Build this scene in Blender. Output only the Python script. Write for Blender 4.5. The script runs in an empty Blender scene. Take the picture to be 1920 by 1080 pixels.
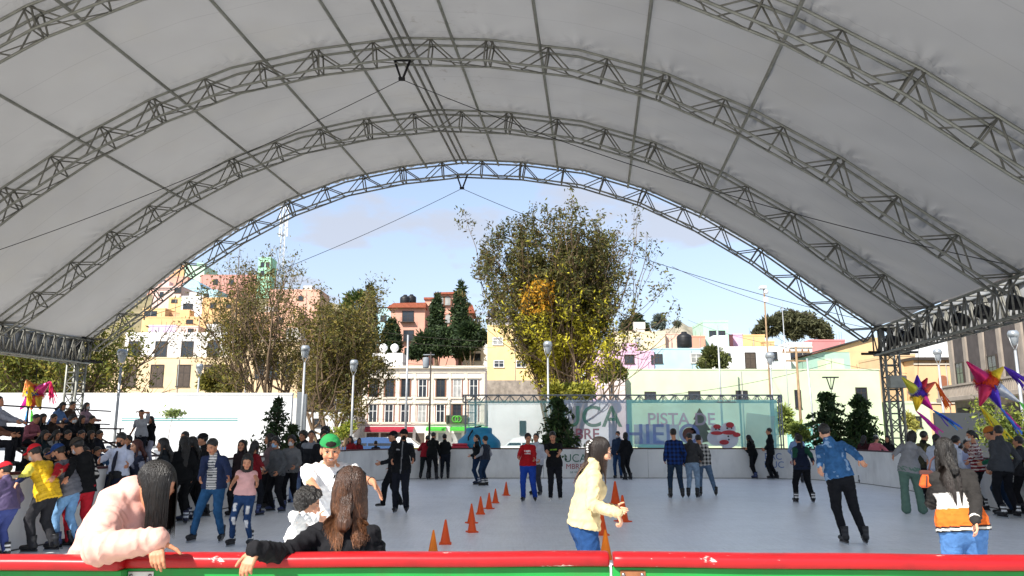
import bpy, math, random
import numpy as np
from mathutils import Vector, Matrix
R = math.radians
sc = bpy.context.scene
COL = sc.collection
rnd = random.Random(7)
# ------------------------------------------------------------------ camera
F = 1450.0; HZ = 812.0; CAMZ = 1.7
TH = math.atan((HZ - 540) / F)
_fw = np.array([0, math.cos(TH), math.sin(TH)]); _up = np.array([0, -math.sin(TH), math.cos(TH)])
def ray(px, py):
    return np.array([1.0, 0, 0]) * ((px - 960) / F) + _up * ((540 - py) / F) + _fw
def W(px, py, Y):            # the point at distance Y ahead of the camera that shows at (px, py)
    r = ray(px, py); t = Y / r[1]
    return np.array([r[0] * t, Y, CAMZ + r[2] * t])
def G(px, py, z=0.0):        # the ground point that shows at (px, py)
    r = ray(px, py); t = (z - CAMZ) / r[2]
    return np.array([r[0] * t, r[1] * t, z])
cam = bpy.data.cameras.new('camera'); co = bpy.data.objects.new('camera', cam); COL.objects.link(co)
cam.sensor_width = 36; cam.lens = 36 * F / 1920; cam.clip_end = 3000; cam.clip_start = 0.05
co.location = (0, 0, CAMZ); co.rotation_euler = (math.pi / 2 + TH, 0, 0)
sc.camera = co
# canopy frame: axis u runs away from the camera, v to the right
YAW = R(6.16)
cu = np.array([math.sin(YAW), math.cos(YAW), 0]); cv = np.array([math.cos(YAW), -math.sin(YAW), 0])
def UV(u, v, z): return cu * u + cv * v + np.array([0, 0, z])
# ------------------------------------------------------------------ colours and materials
def lin(c):
    if isinstance(c, str):
        c = c.lstrip('#'); c = [int(c[i:i + 2], 16) / 255 for i in (0, 2, 4)]
        return tuple(x / 12.92 if x <= .04045 else ((x + .055) / 1.055) ** 2.4 for x in c)
    return tuple(c)
MATS = {}
def mat(name, color=(.5, .5, .5), rough=.7, var=.12, vscale=3.0, bump=0.0, bscale=40.0, metal=0.0, spec=.3, attr=False,
        transl=0.0, dirt=None, dscale=.8, stretch=(1, 1, 1), alpha=1.0, sheen=0.0, wrinkle=0.0, wscale=6.0):
    if name in MATS: return MATS[name]
    m = bpy.data.materials.new(name); m.use_nodes = True; MATS[name] = m
    nt = m.node_tree; N = nt.nodes; L = nt.links; b = N['Principled BSDF']; out = N['Material Output']
    c = lin(color)
    b.inputs['Roughness'].default_value = rough; b.inputs['Metallic'].default_value = metal
    b.inputs['Specular IOR Level'].default_value = spec
    if sheen: b.inputs['Sheen Weight'].default_value = sheen
    tc = N.new('ShaderNodeTexCoord'); mp = N.new('ShaderNodeMapping'); mp.inputs['Scale'].default_value = stretch
    L.new(tc.outputs['Object'], mp.inputs[0])
    if attr:
        a = N.new('ShaderNodeAttribute'); a.attribute_name = 'Col'; base = a.outputs['Color']
    else:
        a = N.new('ShaderNodeRGB'); a.outputs[0].default_value = (*c, 1); base = a.outputs[0]
    if var:
        n = N.new('ShaderNodeTexNoise'); n.inputs['Scale'].default_value = vscale; n.inputs['Detail'].default_value = 6
        L.new(mp.outputs[0], n.inputs['Vector'])
        r = N.new('ShaderNodeMapRange'); r.inputs[1].default_value = .3; r.inputs[2].default_value = .7
        r.inputs[3].default_value = 1 - var; r.inputs[4].default_value = 1 + var
        L.new(n.outputs['Fac'], r.inputs[0])
        v = N.new('ShaderNodeVectorMath'); v.operation = 'SCALE'
        L.new(base, v.inputs[0]); L.new(r.outputs[0], v.inputs['Scale']); base = v.outputs[0]
    if dirt:
        n2 = N.new('ShaderNodeTexNoise'); n2.inputs['Scale'].default_value = dscale; n2.inputs['Detail'].default_value = 8
        n2.inputs['Roughness'].default_value = .65
        mp2 = N.new('ShaderNodeMapping'); mp2.inputs['Scale'].default_value = (1, 1, .35); L.new(tc.outputs['Object'], mp2.inputs[0])
        L.new(mp2.outputs[0], n2.inputs['Vector'])
        r2 = N.new('ShaderNodeMapRange'); r2.inputs[1].default_value = .5; r2.inputs[2].default_value = .75
        r2.inputs[3].default_value = 0; r2.inputs[4].default_value = dirt[1]
        L.new(n2.outputs['Fac'], r2.inputs[0])
        mx = N.new('ShaderNodeMix'); mx.data_type = 'RGBA'; L.new(r2.outputs[0], mx.inputs['Factor'])
        L.new(base, mx.inputs[6]); mx.inputs[7].default_value = (*lin(dirt[0]), 1); base = mx.outputs[2]
    L.new(base, b.inputs['Base Color'])
    if bump:
        nb = N.new('ShaderNodeTexNoise'); nb.inputs['Scale'].default_value = bscale; nb.inputs['Detail'].default_value = 4
        L.new(mp.outputs[0], nb.inputs['Vector'])
        bu = N.new('ShaderNodeBump'); bu.inputs['Strength'].default_value = bump; bu.inputs['Distance'].default_value = .02
        L.new(nb.outputs['Fac'], bu.inputs['Height']); L.new(bu.outputs[0], b.inputs['Normal'])
    if wrinkle:
        nw = N.new('ShaderNodeTexNoise'); nw.noise_type = 'RIDGED_MULTIFRACTAL'; nw.inputs['Scale'].default_value = wscale; nw.inputs['Detail'].default_value = 3; nw.inputs['Distortion'].default_value = .6
        L.new(mp.outputs[0], nw.inputs['Vector']); bw = N.new('ShaderNodeBump'); bw.invert = True; bw.inputs['Strength'].default_value = wrinkle; bw.inputs['Distance'].default_value = .03
        L.new(nw.outputs['Fac'], bw.inputs['Height'])
        if bump: L.new(bw.outputs[0], bu.inputs['Normal'])
        else: L.new(bw.outputs[0], b.inputs['Normal'])
    if transl:
        t = N.new('ShaderNodeBsdfTranslucent'); L.new(base, t.inputs[0])
        ms = N.new('ShaderNodeMixShader'); ms.inputs[0].default_value = transl
        L.new(b.outputs[0], ms.inputs[1]); L.new(t.outputs[0], ms.inputs[2]); L.new(ms.outputs[0], out.inputs[0])
    if alpha < 1: b.inputs['Alpha'].default_value = alpha
    return m
# ------------------------------------------------------------------ mesh helpers
def mesh_np(name, V, Q, col=None, smooth=True, matidx=None):
    me = bpy.data.meshes.new(name)
    V = np.asarray(V, np.float32); Q = np.asarray(Q, np.int32); k = Q.shape[1]
    me.vertices.add(len(V)); me.vertices.foreach_set('co', V.ravel())
    me.loops.add(Q.size); me.loops.foreach_set('vertex_index', Q.ravel())
    me.polygons.add(len(Q)); me.polygons.foreach_set('loop_start', np.arange(0, Q.size, k, dtype=np.int32))
    if matidx is not None: me.polygons.foreach_set('material_index', np.asarray(matidx, np.int32))
    me.polygons.foreach_set('use_smooth', np.full(len(Q), smooth))
    me.update(calc_edges=True)
    if col is not None:
        a = me.attributes.new('Col', 'FLOAT_COLOR', 'POINT'); c4 = np.ones((len(V), 4), np.float32); c4[:, :3] = col
        a.data.foreach_set('color', c4.ravel())
    return me
class MB:
    """collects shapes into one mesh; each shape may carry a colour and a material slot"""
    def __init__(s): s.v = []; s.f = []; s.c = []; s.m = []; s.sm = []
    def add(s, vs, fs, col=None, mi=0, smooth=False):
        o = len(s.v); s.v += [tuple(map(float, p)) for p in vs]; s.f += [tuple(i + o for i in f) for f in fs]
        s.c += [tuple(col) if col is not None else (.5, .5, .5)] * len(vs); s.m += [mi] * len(fs); s.sm += [smooth] * len(fs)
    def box(s, lo, hi, col=None, mi=0, bev=0.0, M=None):
        x0, y0, z0 = lo; x1, y1, z1 = hi
        if bev:
            b = bev; vs = []; 
            for z, i in ((z0, b), (z0 + b, 0), (z1 - b, 0), (z1, b)):
                for (x, y) in ((x0 + i, y0 + i), (x1 - i, y0 + i), (x1 - i, y1 - i), (x0 + i, y1 - i)): vs.append((x, y, z))
            fs = [(3, 2, 1, 0), (12, 13, 14, 15)]
            for k in range(3):
                for j in range(4): a = k * 4 + j; c = k * 4 + (j + 1) % 4; fs.append((a, c, c + 4, a + 4))
        else:
            vs = [(x0, y0, z0), (x1, y0, z0), (x1, y1, z0), (x0, y1, z0), (x0, y0, z1), (x1, y0, z1), (x1, y1, z1), (x0, y1, z1)]
            fs = [(3, 2, 1, 0), (4, 5, 6, 7), (0, 1, 5, 4), (1, 2, 6, 5), (2, 3, 7, 6), (3, 0, 4, 7)]
        if M is not None: vs = [tuple(M @ Vector(p)) for p in vs]
        s.add(vs, fs, col, mi)
    def tube(s, pts, r, n=6, col=None, mi=0, cap=True, smooth=True):
        pts = [np.asarray(p, float) for p in pts]
        rs = r if hasattr(r, '__len__') else [r] * len(pts)
        d0 = pts[1] - pts[0]; d0 = d0 / (np.linalg.norm(d0) + 1e-9)
        a = np.cross(d0, [0, 0, 1.0]); a = a if np.linalg.norm(a) > .05 else np.cross(d0, [0, 1.0, 0]); a /= np.linalg.norm(a)
        vs = []; fs = []
        for i, p in enumerate(pts):
            d = pts[min(i + 1, len(pts) - 1)] - pts[max(i - 1, 0)]; d = d / (np.linalg.norm(d) + 1e-9)
            a = a - d * (a @ d); a /= (np.linalg.norm(a) + 1e-9); b = np.cross(d, a)
            for k in range(n):
                t = 2 * math.pi * k / n; vs.append(p + (a * math.cos(t) + b * math.sin(t)) * rs[i])
        for i in range(len(pts) - 1):
            for k in range(n):
                k2 = (k + 1) % n; fs.append((i * n + k, i * n + k2, (i + 1) * n + k2, (i + 1) * n + k))
        if cap: fs.append(tuple(range(n))[::-1]); fs.append(tuple((len(pts) - 1) * n + k for k in range(n)))
        s.add(vs, fs, col, mi, smooth)
    def lathe(s, prof, c=(0, 0, 0), n=24, col=None, mi=0, smooth=True, M=None):
        vs = []; fs = []
        for r, z in prof:
            for k in range(n):
                t = 2 * math.pi * k / n; p = Vector((r * math.cos(t), r * math.sin(t), z))
                if M is not None: p = M @ p
                vs.append((p[0] + c[0], p[1] + c[1], p[2] + c[2]))
        for i in range(len(prof) - 1):
            for k in range(n):
                k2 = (k + 1) % n; fs.append((i * n + k, i * n + k2, (i + 1) * n + k2, (i + 1) * n + k))
        s.add(vs, fs, col, mi, smooth)
    def ball(s, c, r, n=12, col=None, mi=0, sc=(1, 1, 1)):
        m = n // 2; vs = []; fs = []
        for i in range(m + 1):
            ph = math.pi * i / m
            for k in range(n):
                t = 2 * math.pi * k / n
                vs.append((c[0] + r * sc[0] * math.sin(ph) * math.cos(t), c[1] + r * sc[1] * math.sin(ph) * math.sin(t), c[2] + r * sc[2] * math.cos(ph)))
        for i in range(m):
            for k in range(n):
                k2 = (k + 1) % n; fs.append((i * n + k, (i + 1) * n + k, (i + 1) * n + k2, i * n + k2))
        s.add(vs, fs, col, mi, True)
    def prism(s, poly, y0, y1, col=None, mi=0):   # polygon in x,z pulled along y
        n = len(poly); vs = [(x, y0, z) for x, z in poly] + [(x, y1, z) for x, z in poly]
        fs = [tuple(range(n)), tuple(range(2 * n - 1, n - 1, -1))] + [((i + 1) % n, i, n + i, n + (i + 1) % n) for i in range(n)]
        s.add(vs, fs, col, mi)
    def build(s, name, mats, parent=None, loc=None, rotz=0):
        me = bpy.data.meshes.new(name); me.from_pydata(s.v, [], s.f)
        me.polygons.foreach_set('use_smooth', s.sm); me.polygons.foreach_set('material_index', s.m)
        a = me.attributes.new('Col', 'FLOAT_COLOR', 'POINT'); c4 = np.ones((len(s.v), 4), np.float32); c4[:, :3] = np.array(s.c, np.float32)
        a.data.foreach_set('color', c4.ravel())
        return link(name, me, mats, parent, loc, rotz)
def link(name, me, mats, parent=None, loc=None, rotz=0):
    for m in (mats if isinstance(mats, (list, tuple)) else [mats]): me.materials.append(m)
    o = bpy.data.objects.new(name, me); COL.objects.link(o)
    if parent is not None: o.parent = parent
    if loc is not None: o.location = tuple(map(float, loc))
    o.rotation_euler.z = rotz
    return o
def tag(o, label=None, cat=None, group=None, kind=None):
    if label: o['label'] = label
    if cat: o['category'] = cat
    if group: o['group'] = group
    if kind: o['kind'] = kind
    return o
def empty(name, loc=(0, 0, 0), rotz=0, label=None, cat=None, group=None):
    o = bpy.data.objects.new(name, None); COL.objects.link(o); o.location = tuple(map(float, loc)); o.rotation_euler.z = rotz
    o.empty_display_size = .1
    return tag(o, label, cat, group)
def copy_tree(o, parent=None):
    c = o.copy(); COL.objects.link(c)
    if parent is not None: c.parent = parent
    for ch in o.children: copy_tree(ch, c)
    return c
def text(name, body, size, mats, parent, loc, rot=(math.pi / 2, 0, 0), extrude=.004, align='CENTER', sx=1.0, offset=0.0):
    cu_ = bpy.data.curves.new(name, 'FONT'); cu_.body = body; cu_.size = size; cu_.extrude = extrude; cu_.align_x = align; cu_.offset = offset
    t_ = bpy.data.objects.new(name, cu_); me = bpy.data.meshes.new_from_object(t_); bpy.data.objects.remove(t_); bpy.data.curves.remove(cu_); me.name = name; me.materials.clear(); me.materials.append(mats)
    o = bpy.data.objects.new(name, me); COL.objects.link(o); o.parent = parent
    o.location = tuple(map(float, loc)); o.rotation_euler = rot; o.scale.x = sx
    return o
# ------------------------------------------------------------------ people: distance fields turned into meshes
class Field:
    def __init__(s, lo, hi, h):
        lo = np.asarray(lo, float); hi = np.asarray(hi, float); s.h = h; s.lo = lo
        s.n = np.maximum(((hi - lo) / h).astype(int) + 2, 4)
        s.ax = [(lo[i] + h * np.arange(s.n[i])).astype(np.float32) for i in range(3)]
        s.F = np.full(s.n, 9.0, np.float32)
    def sub(s, lo, hi):
        sl = []
        for i in range(3):
            a = int(np.clip(math.floor((lo[i] - s.lo[i]) / s.h), 0, s.n[i])); b = int(np.clip(math.ceil((hi[i] - s.lo[i]) / s.h) + 1, 0, s.n[i]))
            if b <= a: return None, None
            sl.append(slice(a, b))
        X = s.ax[0][sl[0]][:, None, None]; Y = s.ax[1][sl[1]][None, :, None]; Z = s.ax[2][sl[2]][None, None, :]
        return tuple(sl), (X, Y, Z)
    def put(s, sl, d, k, op='u'):
        A = s.F[sl]
        if op == 'u':
            if k > 0:
                h = np.clip(.5 + .5 * (A - d) / k, 0, 1); s.F[sl] = A * (1 - h) + d * h - k * h * (1 - h)
            else: s.F[sl] = np.minimum(A, d)
        else:
            if k > 0:
                h = np.clip(.5 - .5 * (A + d) / k, 0, 1); s.F[sl] = A * (1 - h) - d * h + k * h * (1 - h)
            else: s.F[sl] = np.maximum(A, -d)
    def cone(s, a, b, ra, rb, k=.02, frame=None, sx=1.0, op='u'):
        """tapered capsule; with frame (3x3, rows = axes) the first axis is stretched by sx"""
        a = np.asarray(a, float); b = np.asarray(b, float); m = max(ra, rb) * max(1, sx) + k + 3 * s.h
        sl, g = s.sub(np.minimum(a, b) - m, np.maximum(a, b) + m)
        if sl is None: return
        P = [g[i] - a[i] for i in range(3)]; ba = b - a
        if frame is not None:
            f = np.array(frame, float)
            q = [sum(P[i] * f[r, i] for i in range(3)) for r in range(3)]
            q[0] = q[0] / sx; bb = f @ ba; bb[0] /= sx
        else: q = P; bb = ba
        l2 = float(bb @ bb) + 1e-12
        t = np.clip((q[0] * bb[0] + q[1] * bb[1] + q[2] * bb[2]) / l2, 0, 1)
        d = np.sqrt((q[0] - t * bb[0]) ** 2 + (q[1] - t * bb[1]) ** 2 + (q[2] - t * bb[2]) ** 2) - (ra + (rb - ra) * t)
        s.put(sl, d, k, op)
    def ell(s, c, rad, k=.01, frame=None, op='u'):
        c = np.asarray(c, float); rad = np.asarray(rad, float); m = rad.max() + k + 3 * s.h
        sl, g = s.sub(c - m, c + m)
        if sl is None: return
        P = [g[i] - c[i] for i in range(3)]
        if frame is not None: f = np.array(frame, float); P = [sum(P[i] * f[r, i] for i in range(3)) for r in range(3)]
        k0 = np.sqrt(sum((P[i] / rad[i]) ** 2 for i in range(3))); k1 = np.sqrt(sum((P[i] / rad[i] ** 2) ** 2 for i in range(3))) + 1e-9
        s.put(sl, k0 * (k0 - 1) / k1, k, op)
    def cut(s, p, n):      # keep what lies behind the plane
        n = np.asarray(n, float); n = n / np.linalg.norm(n)
        X, Y, Z = s.ax[0][:, None, None], s.ax[1][None, :, None], s.ax[2][None, None, :]
        s.F = np.maximum(s.F, ((X - p[0]) * n[0] + (Y - p[1]) * n[1] + (Z - p[2]) * n[2]).astype(np.float32))
    def mesh(s):
        Fv = s.F.copy(); Fv[0] = Fv[-1] = 1; Fv[:, 0] = Fv[:, -1] = 1; Fv[:, :, 0] = Fv[:, :, -1] = 1
        S = Fv < 0; nx, ny, nz = S.shape
        cnt = np.zeros((nx - 1, ny - 1, nz - 1), np.int8)
        for dx in (0, 1):
            for dy in (0, 1):
                for dz in (0, 1): cnt += S[dx:nx - 1 + dx, dy:ny - 1 + dy, dz:nz - 1 + dz]
        act = (cnt > 0) & (cnt < 8); I = np.argwhere(act)
        if len(I) == 0: return np.zeros((0, 3)), np.zeros((0, 4), int)
        idx = np.full(act.shape, -1, np.int32); idx[act] = np.arange(len(I))
        acc = np.zeros((len(I), 3)); num = np.zeros(len(I))
        cor = [(0, 0, 0), (1, 0, 0), (0, 1, 0), (1, 1, 0), (0, 0, 1), (1, 0, 1), (0, 1, 1), (1, 1, 1)]
        for i in range(8):
            for bit in (1, 2, 4):
                j = i | bit
                if j == i: continue
                A = np.array(cor[i]); B = np.array(cor[j])
                fa = Fv[I[:, 0] + A[0], I[:, 1] + A[1], I[:, 2] + A[2]]; fb = Fv[I[:, 0] + B[0], I[:, 1] + B[1], I[:, 2] + B[2]]
                m = (fa < 0) != (fb < 0); t = np.where(m, fa / np.where(m, fa - fb, 1), 0)
                acc[m] += (A + (B - A) * t[:, None])[m]; num[m] += 1
        V = s.lo + s.h * (I + acc / np.maximum(num, 1)[:, None])
        Q = []
        for ax in range(3):
            o = [(1, 2), (2, 0), (0, 1)][ax]
            a = np.take(S, range(0, S.shape[ax] - 1), ax); b = np.take(S, range(1, S.shape[ax]), ax)
            E = np.argwhere(a != b); flip = a[tuple(E.T)]
            e1 = np.zeros(3, int); e1[o[0]] = 1; e2 = np.zeros(3, int); e2[o[1]] = 1
            q = [idx[tuple((E - d).T)] for d in (e1 + e2, e2, 0 * e1, e1)]
            q = np.stack(q, 1); q[~flip] = q[~flip][:, ::-1]; Q.append(q)
        Q = np.concatenate(Q); Q = Q[(Q >= 0).all(1)]
        return V, Q
def normals(V, Q):
    n = np.cross(V[Q[:, 2]] - V[Q[:, 0]], V[Q[:, 3]] - V[Q[:, 1]]); N = np.zeros_like(V)
    for k in range(4): np.add.at(N, Q[:, k], n)
    return N / (np.linalg.norm(N, axis=1, keepdims=True) + 1e-9)
def wav(P, f, seed, n=5):
    r = np.random.RandomState(seed); o = np.zeros(len(P))
    for i in range(n):
        d = r.normal(size=3); d /= np.linalg.norm(d); d2 = r.normal(size=3)
        o += np.sin(P @ d * f * r.uniform(.6, 1.6) + r.uniform(0, 6.3) + 1.5 * np.sin(P @ d2 * f * .35 + r.uniform(0, 6)))
    return o / n
def rot(axis, deg): return np.array(Matrix.Rotation(R(deg), 3, axis))
def unit(v): v = np.asarray(v, float); return v / (np.linalg.norm(v) + 1e-9)
def ik(s, t, a, b, pole):
    s = np.asarray(s, float); t = np.asarray(t, float); d = t - s; L = np.linalg.norm(d); L2 = min(L, (a + b) * .995); L2 = max(L2, abs(a - b) + .02)
    d = d / (L + 1e-9); t = s + d * L2; x = (a * a - b * b + L2 * L2) / (2 * L2); h = math.sqrt(max(a * a - x * x, 0))
    p = np.asarray(pole, float); p = p - d * (p @ d); return s + d * x + unit(p) * h, t
SKIN = {'m': '#b98364', 'l': '#cf9c7e', 'd': '#94614a'}
HAIRC = {'black': '#16120f', 'brown': '#3a2417', 'dark': '#211814', 'red': '#4a1f1a'}
def skate_mesh(key, cols, kind='skate'):
    nm = 'skate_' + key
    if nm in bpy.data.meshes: return bpy.data.meshes[nm]
    f = Field((-.09, -.15, -.11), (.09, .22, .2), .011)
    if kind == 'skate':
        f.cone((0, -.02, .16), (0, -.025, .02), .062, .055, .0); f.cone((0, -.04, -.01), (0, .14, -.02), .048, .04, .02); f.ell((0, -.06, 0), (.05, .05, .06), .02)
        f.cut((0, 0, -.055), (0, 0, -1)); f.cut((0, 0, .165), (0, .25, 1))
    else:
        f.cone((0, -.02, .1), (0, -.02, .04), .05, .048, .0); f.cone((0, -.05, -.0), (0, .13, -.02), .045, .038, .02); f.cut((0, 0, -.055), (0, 0, -1)); f.cut((0, 0, .07), (0, 0, 1))
    V, Q = f.mesh(); C = np.tile(np.array(lin(cols[0])), (len(V), 1)); z = V[:, 2]
    C[z < -.035] = lin(cols[1]); m = (np.abs(z - .045) < .018) | (np.abs(z - .115) < .014); C[m] = lin(cols[2])
    vs = list(map(tuple, V)); mb = MB(); mb.v = [tuple(map(float, p)) for p in vs]; mb.f = [tuple(map(int, q)) for q in Q]; mb.c = [tuple(c) for c in C]; mb.m = [0] * len(Q); mb.sm = [True] * len(Q)
    if kind == 'skate':
        mb.box((-.016, -.11, -.085), (.016, .15, -.05), lin('#1c1c20'), 0, .004); mb.box((-.004, -.13, -.11), (.004, .18, -.083), lin('#9aa0a6'), 0)
        for y in (-.07, .09): mb.box((-.03, y - .02, -.062), (.03, y + .02, -.05), lin('#1c1c20'), 0)
    me = bpy.data.meshes.new(nm); me.from_pydata(mb.v, [], mb.f); me.polygons.foreach_set('use_smooth', mb.sm)
    a = me.attributes.new('Col', 'FLOAT_COLOR', 'POINT'); c4 = np.ones((len(mb.v), 4), np.float32); c4[:, :3] = np.array(mb.c); a.data.foreach_set('color', c4.ravel())
    me.materials.append(M_boot); return me
M_cloth = mat('cloth', rough=.88, var=.13, vscale=9, bump=.16, bscale=110, wrinkle=.8, wscale=8, attr=True, spec=.15)
M_puffer = mat('puffer_nylon', rough=.55, var=.07, vscale=6, bump=.2, bscale=22, attr=True, spec=.3, wrinkle=.9, wscale=9)
M_denim = mat('denim', rough=.9, var=.22, vscale=14, bump=.3, bscale=90, attr=True, spec=.1)
M_skin = mat('skin', rough=.5, var=.07, vscale=18, bump=.08, bscale=120, attr=True, spec=.35)
M_hair = mat('hair', rough=.36, var=.35, vscale=16, bump=.6, bscale=60, attr=True, spec=.5, stretch=(3, 3, .3))
M_boot = mat('skate_boot', rough=.4, var=.1, vscale=12, bump=.15, bscale=60, attr=True, spec=.4)
BOOTS = {'black': ('#17171a', '#101012', '#2b2b30'), 'blue': ('#1b2340', '#11131c', '#c8ccd4'), 'white': ('#1a1a1d', '#111113', '#d8d8d8'),
         'navy': ('#1f2b52', '#14161f', '#3b4a7a'), 'sneaker': ('#c9c7c2', '#e8e6e2', '#6a6a6c'), 'shoe': ('#1a1a1c', '#2a2a2c', '#2a2a2c'), 'convers': ('#141416', '#e0ddd8', '#bdbab5')}
def head_field(f, Cc, Rh, hs, k0=.012, fine=True, ears=True):
    """skull, jaw, nose, brow, ears at Cc with axes Rh (columns right, forward, up)"""
    fr = Rh.T
    P = lambda x, y, z: Cc + Rh @ (np.array([x, y, z]) * hs)
    E = lambda c, r, k=k0, op='u': f.ell(P(*c), np.array(r) * hs, k, fr, op)
    E((0, -.012, .032), (.074, .094, .088)); E((0, .028, -.038), (.058, .064, .085), .03); f.cone(P(-.012, .062, -.104), P(.012, .062, -.104), .019 * hs, .019 * hs, .03)
    if fine:
        f.cone(P(-.034, .079, .021), P(.034, .079, .021), .013 * hs, .013 * hs, .014)
        for s in (-1, 1):
            E((s * .043, .062, -.034), (.024, .026, .024), .02); f.ell(P(s * .032, .102, .001), np.array((.017, .018, .013)) * hs, .012, fr, 's')
            E((s * .031, .074, .001), (.0135, .0135, .0115), .002)
        f.cone(P(-.017, .083, -.062), P(.017, .083, -.062), .0095 * hs, .0095 * hs, .008)
        f.cone(P(0, .09, .004), P(0, .107, -.034), .008 * hs, .0125 * hs, .009)
        for s in (-1, 1): E((s * .012, .096, -.037), (.008, .011, .008), .006)
    if ears:
        for s in (-1, 1): E((s * .075, -.008, -.008), (.012, .02, .031), .006)
def skin_col(q, base, hs, o):
    """colour of a head in its own axes: eyes, brows, lips, beard"""
    q = q / hs; C = np.tile(np.array(base), (len(q), 1)); x = np.abs(q[:, 0]); y = q[:, 1]; z = q[:, 2]
    fr = y > .045
    C[fr & (np.abs(z + .035) < .03) & (np.abs(x - .04) < .022)] *= np.array([1.06, .93, .9])
    if o.get('beard'):
        m = (y > -.005) & (z < -.066 + .02 * np.abs(y - .08)) & (z > -.135) & ((x > .03) | (z < -.078)); C[m] = C[m] * .45 + np.array(lin('#1c120c')) * .55
        m = fr & (np.abs(z + .049) < .005) & (x < .028); C[m] = C[m] * .5 + np.array(lin('#20140e')) * .5
    lip = o.get('lip', '#9c5148')
    m = fr & ((x / .025) ** 2 + ((z + .063) / .0095) ** 2 < 1); C[m] = np.array(lin(lip))
    if o.get('smile'): m = fr & ((x / .017) ** 2 + ((z + .0625) / .004) ** 2 < 1); C[m] = (.6, .57, .52)
    m = fr & (((x - .034) / .021) ** 2 + ((z - .026 - .1 * (x - .034)) / .0048) ** 2 < 1); C[m] = C[m] * .25 + np.array(lin('#1d140f')) * .75
    if not o.get('closed'):
        m = fr & (((x - .031) / .0145) ** 2 + ((z - .001) / .0048) ** 2 < 1); C[m] = (.42, .36, .32)
        m = fr & (((x - .031) / .0068) ** 2 + ((z - .001) / .0068) ** 2 < 1); C[m] = (.012, .008, .006)
        m = fr & (np.abs(x - .031) < .017) & (np.abs(z - .0085) < .0028); C[m] = (.03, .02, .016)
    else:
        m = fr & (np.abs(x - .031) < .017) & (np.abs(z + .003) < .003); C[m] = (.03, .02, .016)
    return C
def hand_field(f, w, d, n, side, k, curl=(18, 24, 20), spread=.0, thumb=.5, bend=0):
    """palm, four jointed fingers and a thumb; d = finger direction, n = palm normal, side = direction of the thumb"""
    d = unit(d); n = unit(n - d * (n @ d)); s = unit(side - d * (side @ d) - n * (side @ n))
    w = np.asarray(w, float)
    for i, (o, L) in enumerate(((.027, .070), (.009, .078), (-.009, .072), (-.026, .056))):
        kn = w + d * (.088 - .004 * abs(i - 1)) * k + s * o * k
        f.cone(w + s * o * .55 * k, kn, .0145 * k, .0105 * k, .012 * k)
        p = kn; dd = unit(d + s * o * (spread * 8)); a = 0
        for j, fr in enumerate((.46, .30, .24)):
            a += curl[j] * (1 + .12 * i); q = p + (dd * math.cos(R(a)) + n * math.sin(R(a))) * L * fr * k
            f.cone(p, q, (.0098 - .0012 * j) * k, (.0088 - .0012 * j) * k, .003 * k); p = q
    b = w + d * .018 * k + s * .022 * k; m = b + (d * .032 + s * (.022 + .02 * thumb) + n * .012) * k; e = m + unit(d * .8 + s * (.25 + .8 * thumb) + n * .3) * .034 * k; e2 = e + unit(d + s * (.15 + .6 * thumb) + n * .35) * .026 * k
    f.cone(b, m, .015 * k, .0115 * k, .01 * k); f.cone(m, e, .0105 * k, .0095 * k, .004 * k); f.cone(e, e2, .0095 * k, .0075 * k, .003 * k)
PEOPLE = []
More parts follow.
